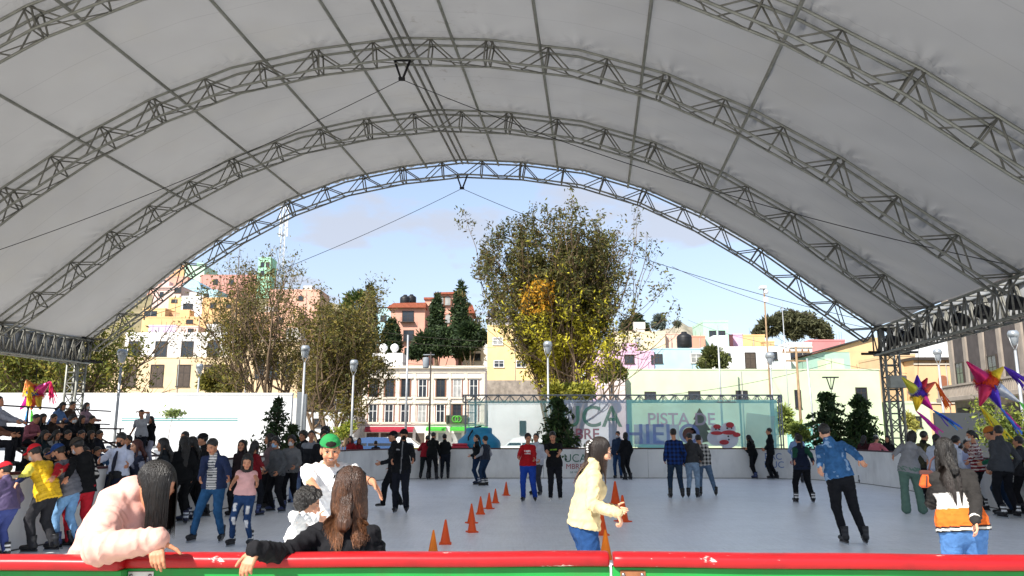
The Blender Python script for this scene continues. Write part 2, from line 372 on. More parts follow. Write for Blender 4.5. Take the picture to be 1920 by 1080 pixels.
def person(label, at, H=1.68, yaw=180, lean=(0, 0), twist=0, head=(0, 0), hands=(None, None), feet=None, knee=None, sex='m', build=1.0,
           top=None, bottom=None, shoes='black', hair=None, hat=None, mask=None, skin='m', face={}, extra=None, q='far', group='people at the ice rink',
           sit=False, grip=(None, None), toddler=False, skatelift=.022, legs=True, seed=None, strands=None, elbow=(None, None), crouch=0.0, neck=(.018, .075)):
    global PEOPLE
    seed = seed if seed is not None else len(PEOPLE) + 11
    rv = random.Random(seed * 7 + 1)
    if q in ('far', 'mid'):      # nobody stands quite like the next one
        lean = (lean[0] + rv.uniform(-1, 6), lean[1] + rv.uniform(-3.5, 3.5)); twist += rv.uniform(-9, 9); head = (head[0] + rv.uniform(-3, 8), head[1] + rv.uniform(-16, 16))
        if feet is None and not sit: feet = [(-.10 - rv.uniform(0, .07), rv.uniform(-.12, .12), 0), (.10 + rv.uniform(0, .07), rv.uniform(-.12, .12), 0)]
    hb, hh, hd = {'near': (.0085, .0048, .0042), 'mid': (.0145, .0075, .006), 'far': (.019, .0105, .0075), 'crowd': (.024, .013, .0095)}[q]
    root = empty('person', at, R(yaw), label, 'person', group); PEOPLE.append(root)
    k = H / 1.70; lift = skatelift if (legs and not sit and not toddler and shoes not in ('sneaker', 'shoe', 'convers')) else .02
    fem = sex == 'f'
    hipz = (.50 if sit else (.93 * k + lift - (0 if feet is None else .02)))
    if toddler: hipz = .42 * k
    hipz -= crouch
    Rl = rot('Z', twist) @ rot('Y', lean[1]) @ rot('X', -lean[0])
    pel = np.array([0, 0, hipz]); pw = .088 * k * (1.08 if fem else 1.0)
    def T(x, y, z): return pel + Rl @ (np.array([x, y, z]) * k)
    halfl = rot('Z', twist * .5) @ rot('Y', lean[1] * .5) @ rot('X', -lean[0] * .5)
    waist = pel + halfl @ np.array([0, 0, .14 * k]); chest = T(0, .0, .33); neckb = T(0, -.012, .49); 
    shw = (.143 if fem else .166) * k * (.5 + .5 * build)
    sh = [T(-shw / k, -.005, .418), T(shw / k, -.005, .418)]
    hs = (.95 if fem else .98) * (k ** .35)
    if toddler: hs = .83
    Rh = Rl @ rot('Z', head[1]) @ rot('X', -head[0])
    nk = neckb + Rl @ np.array([0, neck[0], neck[1]]) * k; hc = nk + Rh @ np.array([0, .018, .098]) * hs
    ua, fa = .285 * k, .25 * k
    hn = []; el = []; wr = []; 
    Ty = np.array(Matrix.Rotation(-R(yaw), 3, 'Z'))
    for i, s in enumerate((-1, 1)):
        t = hands[i]
        if t is None: ra = rv.uniform(0, 1) ** 2; t = (s * .225 * k + (Rl @ np.array([0, 0, .45]) * k)[0], .04 + .22 * ra + (Rl @ np.array([0, 0, .45 * k]))[1], hipz + .445 * k - (.50 - .14 * ra) * k)
        t = np.array(t, float)
        pole = np.array(elbow[i]) if elbow[i] is not None else Rl @ np.array([s * .3, -1, -.1])
        e, w_ = ik(sh[i], t, ua, fa, pole); el.append(e); wr.append(w_)
    hips = [pel + rot('Z', twist * .3) @ np.array([s * pw, 0, -.02 * k]) for s in (-1, 1)]
    th, shn = .43 * k, .42 * k
    ft = []; kn = []
    for i, s in enumerate((-1, 1)):
        if feet is not None: t = np.array(feet[i], float)
        elif sit: t = np.array([s * .11, .43, .0])
        else: t = np.array([s * .10, 0, 0.])
        ank = t + np.array([0, -.03, .085 * k + lift]); pole = (0, 1, .1) if knee is None else knee
        kk, a_ = ik(hips[i], ank, th, shn, pole); kn.append(kk); ft.append((a_, t))
    top = dict(top or {}); bottom = dict(bottom or {})
    tk = top.get('kind', 'jacket'); thick = {'shirt': .010, 'tee': .010, 'tank': .007, 'sweater': .014, 'jacket': .016, 'puffer': .032, 'vest': .024}[tk]
    fr = Rl.T
    allp = np.array([pel, hc] + el + wr + kn + [a for a, _ in ft] + hips + sh); lo = allp.min(0) - .26; hi = allp.max(0) + .26
    skc = np.array(lin(SKIN[skin]))
    # ---- body: head with neck, trunk with limbs, finely sampled hands; separate surfaces in one mesh
    parts = []
    f = Field(np.minimum(nk, hc) - .17, np.maximum(nk, hc) + .17, hh)
    head_field(f, hc, Rh, hs, .012, q != 'crowd', not (hair and hair.get('kind') in ('long', 'wavy', 'bob', 'afro') or strands)); f.cone(neckb, hc + Rh @ np.array([0, -.02, -.03]) * hs, .056 * k * (.88 if fem else 1), .05 * hs, .02)
    f.cone(T(-.08, -.01, .43), T(.08, -.01, .43), .04 * k, .04 * k, .03)
    V, Q = f.mesh(); C = skin_col((V - hc) @ Rh, skc, hs, face); parts.append((V, Q, C))
    bare = tk in ('tee', 'tank')
    f = Field(lo, hi, max(hb * (1 if bare else 1.8), .014 if bare else .02))
    def torso(f, o, kk=.05):
        f.cone(pel + np.array([0, 0, -.02 * k]), waist, (.105 + .008 * fem) * k * build + o, .092 * k * build + o, kk, fr, 1.42)
        f.cone(waist, chest, .092 * k * build + o, .108 * k * build + o, kk, fr, 1.40)
        f.cone(chest, T(0, -.01, .39), .105 * k * build + o, .066 * k + o, kk, fr, 1.38)
        for i in (0, 1): f.cone(neckb - Rl @ np.array([0, 0, .02]) * k, sh[i], .046 * k + o * .6, .042 * k + o * .6, .03)
        if fem and not toddler: 
            for s in (-1, 1): f.ell(T(s * .065, .075, .30), np.array((.055, .05, .055)) * k + o, .04)
    torso(f, -.006)
    for i in (0, 1):
        ar = .9 if fem else 1.0
        f.cone(sh[i], el[i], .047 * k * ar, .038 * k * ar, .03); f.cone(el[i], wr[i], .039 * k * ar, .026 * k * ar, .012)
        if legs: f.cone(hips[i], kn[i], .08 * k, .052 * k, .03); f.cone(kn[i], ft[i][0], .053 * k, .036 * k, .02)
    V, Q = f.mesh(); parts.append((V, Q, np.tile(skc, (len(V), 1))))
    for i, s in enumerate((-1, 1)):
        g = grip[i] or {}; d = unit(wr[i] - el[i]) if g.get('d') is None else unit(np.array(g['d'], float))
        n = np.array(g['n'], float) if g.get('n') is not None else Rl @ np.array([-s, .25, 0.]); sd = np.array(g['s'], float) if g.get('s') is not None else Rl @ np.array([0, 1., .2])
        f = Field(np.minimum(wr[i], wr[i] + d * .2 * k) - .1 * k, np.maximum(wr[i], wr[i] + d * .2 * k) + .1 * k, hd * (k if k < .8 else 1))
        f.cone(wr[i] - d * .0 + (el[i] - wr[i]) * .10, wr[i] + d * .012, .027 * k, .024 * k, .01)
        hand_field(f, wr[i], d, n, sd, k * (.92 if fem else 1), g.get('curl', (16, 22, 18)), g.get('spread', 0), g.get('thumb', .45))
        V, Q = f.mesh(); cc = np.tile(skc * np.array([1.02, .96, .94]), (len(V), 1)); parts.append((V, Q, cc))
    n0 = 0; Vs = []; Qs = []; Cs = []
    for V, Q, C in parts: Vs.append(V); Qs.append(Q + n0); Cs.append(C); n0 += len(V)
    link('body', mesh_np('body', np.concatenate(Vs), np.concatenate(Qs), np.concatenate(Cs)), M_skin, root)
    # ---- trousers
    hem = top.get('hem', -.02 if tk in ('tee', 'shirt', 'tank') else -.10) * k
    def finish(nm, V, Q, colf, m, amp, freq, arm=None, quilt=0):
        if len(V) == 0: return None
        N = normals(V, Q); V = V + N * (amp * wav(V * np.array([1, 1, .55]), freq, seed) + amp * (.55 - 2.0 * np.abs(wav(V, freq * 1.3, seed + 5, 3)) ** .6))[:, None]
        qq = (V - pel) @ Rl / k
        if q == 'near' and arm is not None:      # folds gathered round elbows and wrists, armhole and side seams
            am = arm(V)
            for i in (0, 1):
                ax1, ax2 = unit(el[i] - sh[i]), unit(wr[i] - el[i]); s1 = (V - sh[i]) @ ax1; s2 = (V - el[i]) @ ax2; L1, L2 = np.linalg.norm(el[i] - sh[i]), np.linalg.norm(wr[i] - el[i])
                d1 = np.linalg.norm(V - sh[i] - np.clip(s1, 0, L1)[:, None] * ax1, axis=1); d2 = np.linalg.norm(V - el[i] - np.clip(s2, 0, L2)[:, None] * ax2, axis=1)
                s_ = np.where(d1 < d2, s1, L1 + s2); mine = am & (np.minimum(d1, d2) < .055 * k + thick * 1.5)
                wdw = np.exp(-((s_ - L1) / .085) ** 2) + .8 * np.exp(-((s_ - L1 - L2 + .03) / .05) ** 2) + .55 * np.exp(-((s_ - .06) / .06) ** 2)
                fold = (1 - 2.2 * np.abs(np.sin(s_ * 62 + 2.2 * wav(V, 17, seed + 40 + i)))) * .0052 * wdw
                V = V + N * np.where(mine, fold - .007 * np.exp(-((s_ - .035) / .006) ** 2), 0)[:, None]
            zt = qq[:, 2]; wb = np.exp(-((zt - hem / k - .05) / .05) ** 2) * .6 + .35
            V = V + N * np.where(am, 0, .0045 * wb * (1 - 2.2 * np.abs(np.sin(zt * 40 + 3.0 * wav(V, 9, seed + 50)))) )[:, None]
        if quilt and arm is not None:
            am = arm(V); zz = qq[:, 2].copy()
            for i in (0, 1):
                da = np.linalg.norm(V - sh[i], axis=1); near_ = am & (np.abs((V - pel) @ Rl[:, 0] - (sh[i] - pel) @ Rl[:, 0]) < np.abs((V - pel) @ Rl[:, 0] - (sh[1 - i] - pel) @ Rl[:, 0])); zz[near_] = da[near_] / k
            s_ = (zz + quilt * .5) % quilt - quilt * .5; V = V - N * (quilt * .085 * np.exp(-(s_ / (.14 * quilt)) ** 2))[:, None]
        if callable(colf): C = colf(qq, V, arm(V) if arm is not None else None)
        else: C = np.tile(np.array(lin(colf)), (len(V), 1))
        return link(nm, mesh_np(nm, V, Q, C), m, root)
    if legs:
        bk = bottom.get('kind', 'jeans'); o = {'jeans': .012, 'tight': .006, 'wide': .022, 'track': .018, 'shorts': .03}[bk]
        f = Field(np.minimum(lo, (9, 9, -.1)), hi, hb)
        f.cone(pel + np.array([0, 0, -.03 * k]), waist - (waist - pel) * .15, (.112 + .008 * fem) * k * build + o, .095 * k * build + o, .05, fr, 1.4)
        for i in (0, 1):
            a_ = ft[i][0]; ex = .05 * (kn[i] - a_) / np.linalg.norm(kn[i] - a_)
            f.cone(hips[i] + np.array([0, -.01, 0]), kn[i], (.092 + .006 * fem) * k * build + o, .058 * k + o, .035)
            f.cone(kn[i], a_ + (0 if bk != 'wide' else -.5 * ex) + ex * (.9 if bk in ('tight', 'jeans') else .3), .058 * k + o, (.042 + (.03 if bk == 'wide' else 0)) * k + o, .02)
        f.cut(waist - (waist - pel) * .1, Rl @ np.array([0, 0, 1.]))
        V, Q = f.mesh(); finish('trousers', V, Q, bottom.get('col', '#22252c'), M_denim if bottom.get('denim') else M_cloth, .0045 * k, 44)
        for i in (0, 1):
            d = ft[i][0] - kn[i]; me = skate_mesh(shoes, BOOTS[shoes], 'skate' if shoes not in ('sneaker', 'shoe', 'convers') else 'shoe')
            sk = bpy.data.objects.new('skate' if shoes not in ('sneaker', 'shoe', 'convers') else 'shoe', me); COL.objects.link(sk); sk.parent = root
            t = ft[i][0]; sk.scale = (.9 * k ** .5,) * 3; sk.location = (t[0], t[1] + .02, t[2] + .0)
            sk.rotation_euler = (R(-12) if (bottom.get('tip') or 0) == i + 1 else 0, 0, R((8, -8)[i] + (bottom.get('toe', (0, 0))[i])))
    # ---- top garment
    f = Field(lo, hi, hb); torso(f, thick)
    hem = top.get('hem', -.02 if tk in ('tee', 'shirt', 'tank') else -.10) * k
    flare = top.get('flare', 1.0)
    for i in (0, 1): f.cone(hips[i] + Rl @ np.array([0, 0, .05]), hips[i] - Rl @ np.array([0, 0, .16]), (.093 + .006 * fem) * k * build + thick * .5 + .014, (.093 + .006 * fem) * k * build * flare + thick * .5 + .014, .05)
    f.cone(pel + Rl @ np.array([0, 0, hem - .05]), waist, (.113 + .008 * fem) * k * build * flare + thick, .096 * k * build + thick, .05, fr, 1.4)
    f.cut(pel + Rl @ np.array([0, 0, hem]), Rl @ np.array([0, 0, -1.]))
    slv = top.get('sleeve', {'tee': .62, 'tank': .12, 'vest': .15}.get(tk, 2.0))
    for i in (0, 1):
        if slv > 1:
            f.cone(sh[i], el[i], .050 * k + thick, .042 * k + thick * .9, .03); e2 = wr[i] - (wr[i] - el[i]) * (2.0 - slv)
            f.cone(el[i], e2, .044 * k + thick, .033 * k + thick * .8, .015)
            if tk in ('jacket', 'puffer', 'sweater'): f.cone(e2 - (e2 - el[i]) * .12, e2 - (e2 - el[i]) * .03, .036 * k + thick * .7, .034 * k + thick * .6, .006)
        else:
            e2 = sh[i] + (el[i] - sh[i]) * slv; f.cone(sh[i], e2, .055 * k + thick, .05 * k + thick, .03)
    if top.get('collar', tk in ('jacket', 'puffer')):
        f.cone(neckb - Rl @ np.array([0, 0, .03]), neckb + Rl @ np.array([0, .004, .035]) * k, .075 * k + thick * .5, .068 * k + thick * .4, .02)
    if tk == 'puffer' and q == 'near':
        f.ell(T(0, -.02, .24), np.array((.20, .135, .29)) * k, .08, fr); f.ell(T(0, -.10, .47), np.array((.115, .05, .055)) * k, .03, fr); f.ell(T(0, .07, .43), np.array((.10, .05, .06)) * k, .03, fr)
    if top.get('hood'): f.ell(T(0, -.10, .45), np.array((.12, .07, .10)) * k, .03, fr)
    def armmask(V):
        da = np.full(len(V), 9.)
        for i in (0, 1):
            for a, b in ((sh[i] * .75 + el[i] * .25, el[i]), (el[i], wr[i])):
                t = np.clip((V - a) @ (b - a) / ((b - a) @ (b - a)), 0, 1); da = np.minimum(da, np.linalg.norm(V - a - t[:, None] * (b - a), axis=1))
        return da < .055 * k + thick * 1.4
    V, Q = f.mesh()
    finish(top.get('name', {'tee': 't_shirt', 'tank': 'blouse', 'shirt': 'shirt', 'sweater': 'sweater', 'vest': 'vest'}.get(tk, 'jacket')), V, Q, top.get('col', '#333333'),
           M_puffer if tk in ('puffer', 'vest') else M_denim if top.get('denim') else M_cloth, top.get('amp', {'tee': .005, 'tank': .004, 'shirt': .005}.get(tk, .006)) * k, top.get('freq', 46), armmask, top.get('quilt', {'vest': .085}.get(tk, 0)))
    if top.get('sleevecol'):   # a shirt worn under a vest
        f = Field(lo, hi, hb)
        for i in (0, 1):
            f.cone(sh[i], el[i], .053 * k + .014, .044 * k + .012, .03); f.cone(el[i], wr[i] - (wr[i] - el[i]) * .02, .044 * k + .012, .033 * k + .01, .015)
        V, Q = f.mesh(); finish('shirt', V, Q, top['sleevecol'], M_cloth, .006 * k, 26)
    # ---- hair
    HP = lambda x, y, z: hc + Rh @ (np.array([x, y, z]) * hs)
    hr = dict(hair or {'kind': 'short'}); hk = hr.get('kind', 'short'); hcol = np.array(lin(HAIRC.get(hr.get('col', 'black'), hr.get('col', 'black'))))
    if hk != 'none':
        f = Field(hc - .52 * hs - .1, hc + .26 * hs + .02, hh * 1.1 if q in ('near',) else max(hh, .009)); frh = Rh.T
        big = {'curly': .030, 'afro': .05, 'short': .010, 'crew': .006}.get(hk, .014) + hr.get('vol', 0)
        if strands: big = .004
        f.ell(HP(0, -.018, .036), np.array((.075 + big, .094 + big, .09 + big)) * hs, 0, frh)
        f.cut(HP(0, .062, .062), Rh @ np.array([0, .80, -.60]))
        f.cut(HP(0, 0, -.075 if hk not in ('short', 'crew') else -.055), Rh @ np.array([0, .3, -1.]))
        if hk in ('short', 'crew'):
            for s in (-1, 1): f.ell(HP(s * .09, .03, -.05), np.array((.03, .055, .045)) * hs, .01, frh, 's')
        if hk in ('long', 'pony', 'wavy') and not (strands and hk != 'pony' and hr.get('free')):
            dn = hr.get('len', .34); down = np.array([0, 0, -1.]); bk = -(Rl @ np.array([0, 1., 0]))
            if hk == 'pony':
                f.ell(HP(0, -.10, .03), np.array((.03, .035, .03)) * hs, .012, frh); p0 = HP(0, -.125, .02); f.cone(p0, p0 + down * dn * .75 + bk * .045, .03, .016, .02)
            else:
                w0 = hr.get('wide', .062)
                p0 = HP(0, -.055, .0); p1 = neckb + Rl @ np.array([0, -.095 - thick, .0]) ; p2 = p1 + down * (max(dn - .16, .02) if not strands else .03) + bk * .01
                if hr.get('free'): p1 = p0 + down * .16; p2 = p0 + down * dn
                g_ = .62 if strands else 1.0; f.cone(p0, p1, .060 * hs * g_, .04 * g_, .03, frh, 1.4 if not strands else 1.2); f.cone(p1, p2, .036 * g_, .02, .03, frh, w0 / .03 * g_)
                if hr.get('front', True):
                    for s in (-1, 1):
                        a = HP(s * .072, -.005, .0); b = a + down * dn * .62 + Rl @ np.array([s * .012, .01, 0]); f.cone(a, b, .026 * hs, .016, .025)
        if hk == 'bob':
            for s in (-1, 1): f.cone(HP(s * .07, -.01, .0), HP(s * .075, .0, -.10), .03 * hs, .024 * hs, .03)
            f.cone(HP(0, -.07, .0), HP(0, -.075, -.1), .06 * hs, .05 * hs, .03)
        if hk == 'bun': f.ell(HP(0, -.085, .085), np.array((.035, .035, .033)) * hs, .006, frh)
        V, Q = f.mesh(); N = normals(V, Q); ql = (V - hc) @ Rh
        if hk in ('curly', 'afro'): V = V + N * (.010 * wav(V, 95, seed)[:, None] + .007 * wav(V, 180, seed + 3)[:, None])
        elif hk in ('short', 'crew'): V = V + N * (.004 * wav(V, 120, seed)[:, None])
        else:
            an = np.arctan2(ql[:, 0], -ql[:, 1] + .001); V = V + N * ((.0016 if strands else .003) * (np.sin(an * 29 + 2 * np.sin(V[:, 2] * 12)) + np.sin(an * 47 + V[:, 2] * 6 + seed)))[:, None]
            if hk == 'wavy': V = V + N * (.007 * wav(V * np.array([1, 1, .8]), 60, seed))[:, None]
        hv = hcol[None, :] * (1 + .25 * wav(V * np.array([1, 1, .25]), 90, seed + 9))[:, None]
        if hr.get('tip') is not None:
            t = np.clip((hc[2] - .05 - V[:, 2]) / .25, 0, 1)[:, None]; hv = hv * (1 - t) + np.array(lin(hr['tip'])) * t * (1 + .3 * wav(V * np.array([1, 1, .3]), 120, seed))[:, None]
        ho = link('hair', mesh_np('hair', V, Q, np.clip(hv, .002, 1)), M_hair, root)
    # ---- hats, masks
    if hat:
        f = Field(hc - .24, hc + .24, max(hh, .006)); frh = Rh.T; z0 = hat.get('z', .032)
        big = .015 + hat.get('vol', 0)
        f.ell(HP(0, -.016, .034), np.array((.077 + big, .096 + big, .09 + big)) * hs, 0, frh); f.cut(HP(0, .05, z0), Rh @ np.array([0, hat.get('tilt', -.15), -1.]))
        if hat['kind'] == 'cap':
            sgn = -1 if hat.get('back') else 1
            f.ell(HP(0, sgn * .115, z0 + .006), np.array((.068, .075, .012)) * hs, .008, frh)
        if hat.get('pom'): f.ell(HP(0, -.02, .155), np.array((.03, .03, .03)) * hs, 0, frh)
        V, Q = f.mesh(); c = hat['col']; C = np.tile(np.array(lin(c)), (len(V), 1)); ql = (V - hc) @ Rh / hs
        if hat.get('hole'): m = (ql[:, 1] > .07) & ((ql[:, 0] / .045) ** 2 + ((ql[:, 2] - .068) / .024) ** 2 < 1); C[m] = (.015, .012, .01)
        if hat.get('band'): m = ql[:, 2] < z0 + .03; C[m] = lin(hat['band'])
        link('cap' if hat['kind'] == 'cap' else 'hat', mesh_np('cap', V, Q, C), M_cloth, root)
    if mask:
        f = Field(hc - .2, hc + .2, max(hh, .006)); frh = Rh.T
        f.ell(HP(0, .032, -.05), np.array((.066, .075, .072)) * hs, 0, frh); f.cone(HP(0, .095, -.02), HP(0, .10, -.07), .022 * hs, .02 * hs, .02)
        f.cut(HP(0, 0, -.012), Rh @ np.array([0, -.2, 1.])); f.cut(HP(0, .03, 0), Rh @ np.array([0, -1., 0])); f.cut(HP(0, 0, -.118), Rh @ np.array([0, 0, -1.]))
        V, Q = f.mesh(); link('face_mask', mesh_np('face_mask', V, Q, np.tile(np.array(lin(mask)), (len(V), 1))), M_cloth, root)
    info = dict(root=root, hc=hc, Rh=Rh, hs=hs, T=T, sh=sh, wr=wr, el=el, neckb=neckb, pel=pel, Rl=Rl, k=k, thick=thick)
    if strands: hair_strands(info, hcol, seed=seed, **strands)
    if extra: extra(info)
    return info
def hair_strands(I, hcol, n=1500, length=.4, wave=0.0, side=None, width=.0035, seed=1, tipcol=None, part=0.0, back=-.3, spreadx=1.0, gather=0.0, segs=12, push=None, hl=.30, sweep=.35, vol=1.0, ymin=-2):
    """ribbons of hair rooted on the scalp, falling under their own weight around head and shoulders"""
    r = np.random.RandomState(seed); hc, Rh, hs, Rl = I['hc'], I['Rh'], I['hs'], I['Rl']
    pts = r.normal(size=(n * 6, 3)); pts /= np.linalg.norm(pts, axis=1, keepdims=True)
    ok = (pts[:, 1] * .80 - pts[:, 2] * .60 < hl) & (pts[:, 2] > back) & (pts[:, 1] > ymin)
    pts = pts[ok][:n]; n = len(pts)
    rad = np.array((.080, .099, .095)) * hs * vol; cen = np.array((0, -.018, .036)) * hs
    P = pts * rad + cen; Lz = length * r.uniform(.72, 1.05, n)
    path = []; p = hc + P @ Rh.T; path.append(p)
    loc0 = P - cen
    nn = pts / rad; nn /= np.linalg.norm(nn, axis=1, keepdims=True)
    d = np.stack([np.sign(pts[:, 0] - part) * np.clip(1.1 - np.abs(pts[:, 0]), 0.1, 1), -sweep * np.ones(n), -.55 * np.ones(n)], 1)
    d = d - nn * (d * nn).sum(1, keepdims=True); d /= np.linalg.norm(d, axis=1, keepdims=True); d = d @ Rh.T
    ph = r.uniform(0, 6.3, n); step = Lz / segs
    down = np.array([0, 0, -1.])
    nb = I['neckb']; ch = I['T'](0, 0, .30); sh = I['sh']; k = I['k']; th = I['thick'] * 1.9 if I['thick'] > .03 else I['thick']; nr = .075 + (th if I['thick'] > .03 else 0)
    for s in range(segs):
        t = (s + 1) / segs; d = d * .62 + down * .62; d /= np.linalg.norm(d, axis=1, keepdims=True)
        if wave: 
            a = ph + s * 1.5; d2 = d + (np.stack([np.cos(a), np.sin(a), 0 * a], 1)) * wave * min(1, s / 4)
        else: d2 = d
        p = p + d2 * step[:, None]
        q = (p - hc) @ Rh - cen; e = np.linalg.norm(q / (rad * 1.02), axis=1)      # keep off the skull
        m = e < 1; q[m] = q[m] / e[m][:, None]; p = hc + (q + cen) @ Rh.T
        for c_, rr, ax in ((ch, np.array((.165, .125, .24)) * k + th, Rl), ((sh[0] + sh[1]) / 2 + down * .03, np.array((.20, .085, .075)) * k + th, Rl), (nb, np.array((nr, nr, nr + .02)) * k, Rl)):
            q = (p - c_) @ ax; e = np.linalg.norm(q / rr, axis=1); m = e < 1
            if m.any():
                q[m, 1] = np.where(q[m, 1] < .03, q[m, 1] - .012, q[m, 1] + .012); e2 = np.linalg.norm(q / rr, axis=1); m2 = e2 < 1; q[m2] = q[m2] / e2[m2][:, None]; p = c_ + q @ ax.T
        if gather: 
            q = (p - hc) @ Rh; q[:, 0] *= (1 - gather); p = hc + q @ Rh.T
        if push is not None: p = p + np.array(push) * t * t * .02
        path.append(p.copy())
    A = np.stack(path, 1)                                # n, segs+1, 3
    tan = np.gradient(A, axis=1); tan /= np.linalg.norm(tan, axis=2, keepdims=True) + 1e-9
    rv = A - hc; sd = np.cross(tan, rv); sd /= np.linalg.norm(sd, axis=2, keepdims=True) + 1e-9
    wd = width * (1 - .65 * np.linspace(0, 1, segs + 1))[None, :, None] * r.uniform(.7, 1.4, (n, 1, 1))
    L_ = A - sd * wd; R_ = A + sd * wd; up = np.cross(sd, tan) * wd * .5
    V = np.stack([L_, A + up, R_], 2).reshape(-1, 3)      # 3 across
    i = np.arange(n)[:, None, None] * (segs + 1) * 3 + np.arange(segs)[None, :, None] * 3 + np.arange(2)[None, None, :]
    Q = np.stack([i, i + 1, i + 4, i + 3], -1).reshape(-1, 4)
    sh_ = r.uniform(.55, 1.7, (n, 1, 1)); C = np.broadcast_to(hcol * sh_, (n, segs + 1, 3)).copy()
    if tipcol is not None:
        t = np.clip(np.linspace(-.35, 1, segs + 1), 0, 1)[None, :, None] * r.uniform(.4, 1, (n, 1, 1)); C = C * (1 - t) + np.array(lin(tipcol)) * sh_ * t
    C = np.repeat(C[:, :, None, :], 3, 2).reshape(-1, 3)
    ho = [c for c in I['root'].children if c.name.split('.')[0] == 'hair']
    me = mesh_np('hair', V, Q, C)
    if ho:                                               # join into the one hair mesh
        old = ho[0].data; v0 = np.zeros(len(old.vertices) * 3, np.float32); old.vertices.foreach_get('co', v0); v0 = v0.reshape(-1, 3)
        q0 = np.zeros(len(old.polygons) * 4, np.int32); old.loops.foreach_get('vertex_index', q0); c0 = np.zeros(len(v0) * 4, np.float32); old.attributes['Col'].data.foreach_get('color', c0)
        me = mesh_np('hair', np.concatenate([v0, V]), np.concatenate([q0.reshape(-1, 4), Q + len(v0)]), np.concatenate([c0.reshape(-1, 4)[:, :3], C]))
        me.materials.append(M_hair); ho[0].data = me
    else: link('hair', me, M_hair, I['root'])
# ------------------------------------------------------------------ light, sky
SUN_EL, SUN_AZ = 43, 36                  # the sun stands behind the camera, to its left
dvec = np.array([math.sin(R(SUN_AZ)) * math.cos(R(SUN_EL)), math.cos(R(SUN_AZ)) * math.cos(R(SUN_EL)), -math.sin(R(SUN_EL))])
su = bpy.data.lights.new('sun', 'SUN'); su.energy = 4.4; su.angle = R(.5); su.color = (1, .95, .87)
so = bpy.data.objects.new('sun', su); COL.objects.link(so); so.rotation_euler = Vector(dvec).to_track_quat('-Z', 'Y').to_euler()
w = bpy.data.worlds.new('World'); sc.world = w; w.use_nodes = True
nt = w.node_tree; N = nt.nodes; L = nt.links; bg = N['Background']; bg.inputs[1].default_value = .122
sky = N.new('ShaderNodeTexSky'); sky.sky_type = 'NISHITA'; sky.sun_disc = False; sky.sun_elevation = R(SUN_EL)
sky.sun_rotation = math.pi + R(SUN_AZ); sky.altitude = 2300; sky.air_density = 1.3; sky.dust_density = 1.2; sky.ozone_density = 1.5
tc = N.new('ShaderNodeTexCoord'); sep = N.new('ShaderNodeSeparateXYZ'); L.new(tc.outputs['Generated'], sep.inputs[0])
# clouds: noise on the sky dome, flattened towards the horizon
zz = N.new('ShaderNodeMath'); zz.operation = 'ADD'; zz.inputs[1].default_value = .22; L.new(sep.outputs[2], zz.inputs[0])
dv = N.new('ShaderNodeVectorMath'); dv.operation = 'DIVIDE'; cmb = N.new('ShaderNodeCombineXYZ')
for i in range(3): L.new(zz.outputs[0], cmb.inputs[i])
L.new(tc.outputs['Generated'], dv.inputs[0]); L.new(cmb.outputs[0], dv.inputs[1])
mpc = N.new('ShaderNodeMapping'); mpc.inputs['Scale'].default_value = (1.1, 1.0, 2.6); mpc.inputs['Location'].default_value = (.35, .2, .1); L.new(dv.outputs[0], mpc.inputs[0])
cn = N.new('ShaderNodeTexNoise'); cn.inputs['Scale'].default_value = 2.1; cn.inputs['Detail'].default_value = 9; cn.inputs['Roughness'].default_value = .52; L.new(mpc.outputs[0], cn.inputs['Vector'])
cr = N.new('ShaderNodeMapRange'); cr.interpolation_type = 'SMOOTHSTEP'; cr.inputs[1].default_value = .45; cr.inputs[2].default_value = .63; cr.inputs[3].default_value = 0; cr.inputs[4].default_value = .85; L.new(cn.outputs['Fac'], cr.inputs[0])
hz = N.new('ShaderNodeMapRange'); hz.inputs[1].default_value = 0; hz.inputs[2].default_value = .45; hz.inputs[3].default_value = .75; hz.inputs[4].default_value = .22; L.new(sep.outputs[2], hz.inputs[0])
mxm = N.new('ShaderNodeMath'); mxm.operation = 'MAXIMUM'; L.new(cr.outputs[0], mxm.inputs[0]); L.new(hz.outputs[0], mxm.inputs[1])
mx = N.new('ShaderNodeMix'); mx.data_type = 'RGBA'; L.new(mxm.outputs[0], mx.inputs['Factor']); L.new(sky.outputs[0], mx.inputs[6]); mx.inputs[7].default_value = (2.5, 2.6, 2.95, 1)
L.new(mx.outputs[2], bg.inputs[0])
sc.view_settings.view_transform = 'Standard'; sc.view_settings.look = 'None'; sc.view_settings.exposure = 1.12; sc.view_settings.gamma = 1
sc.cycles.use_denoising = True; sc.cycles.max_bounces = 8; sc.cycles.diffuse_bounces = 5; sc.cycles.transparent_max_bounces = 12; sc.cycles.sample_clamp_indirect = 6
sc.cycles.caustics_reflective = False; sc.cycles.caustics_refractive = False
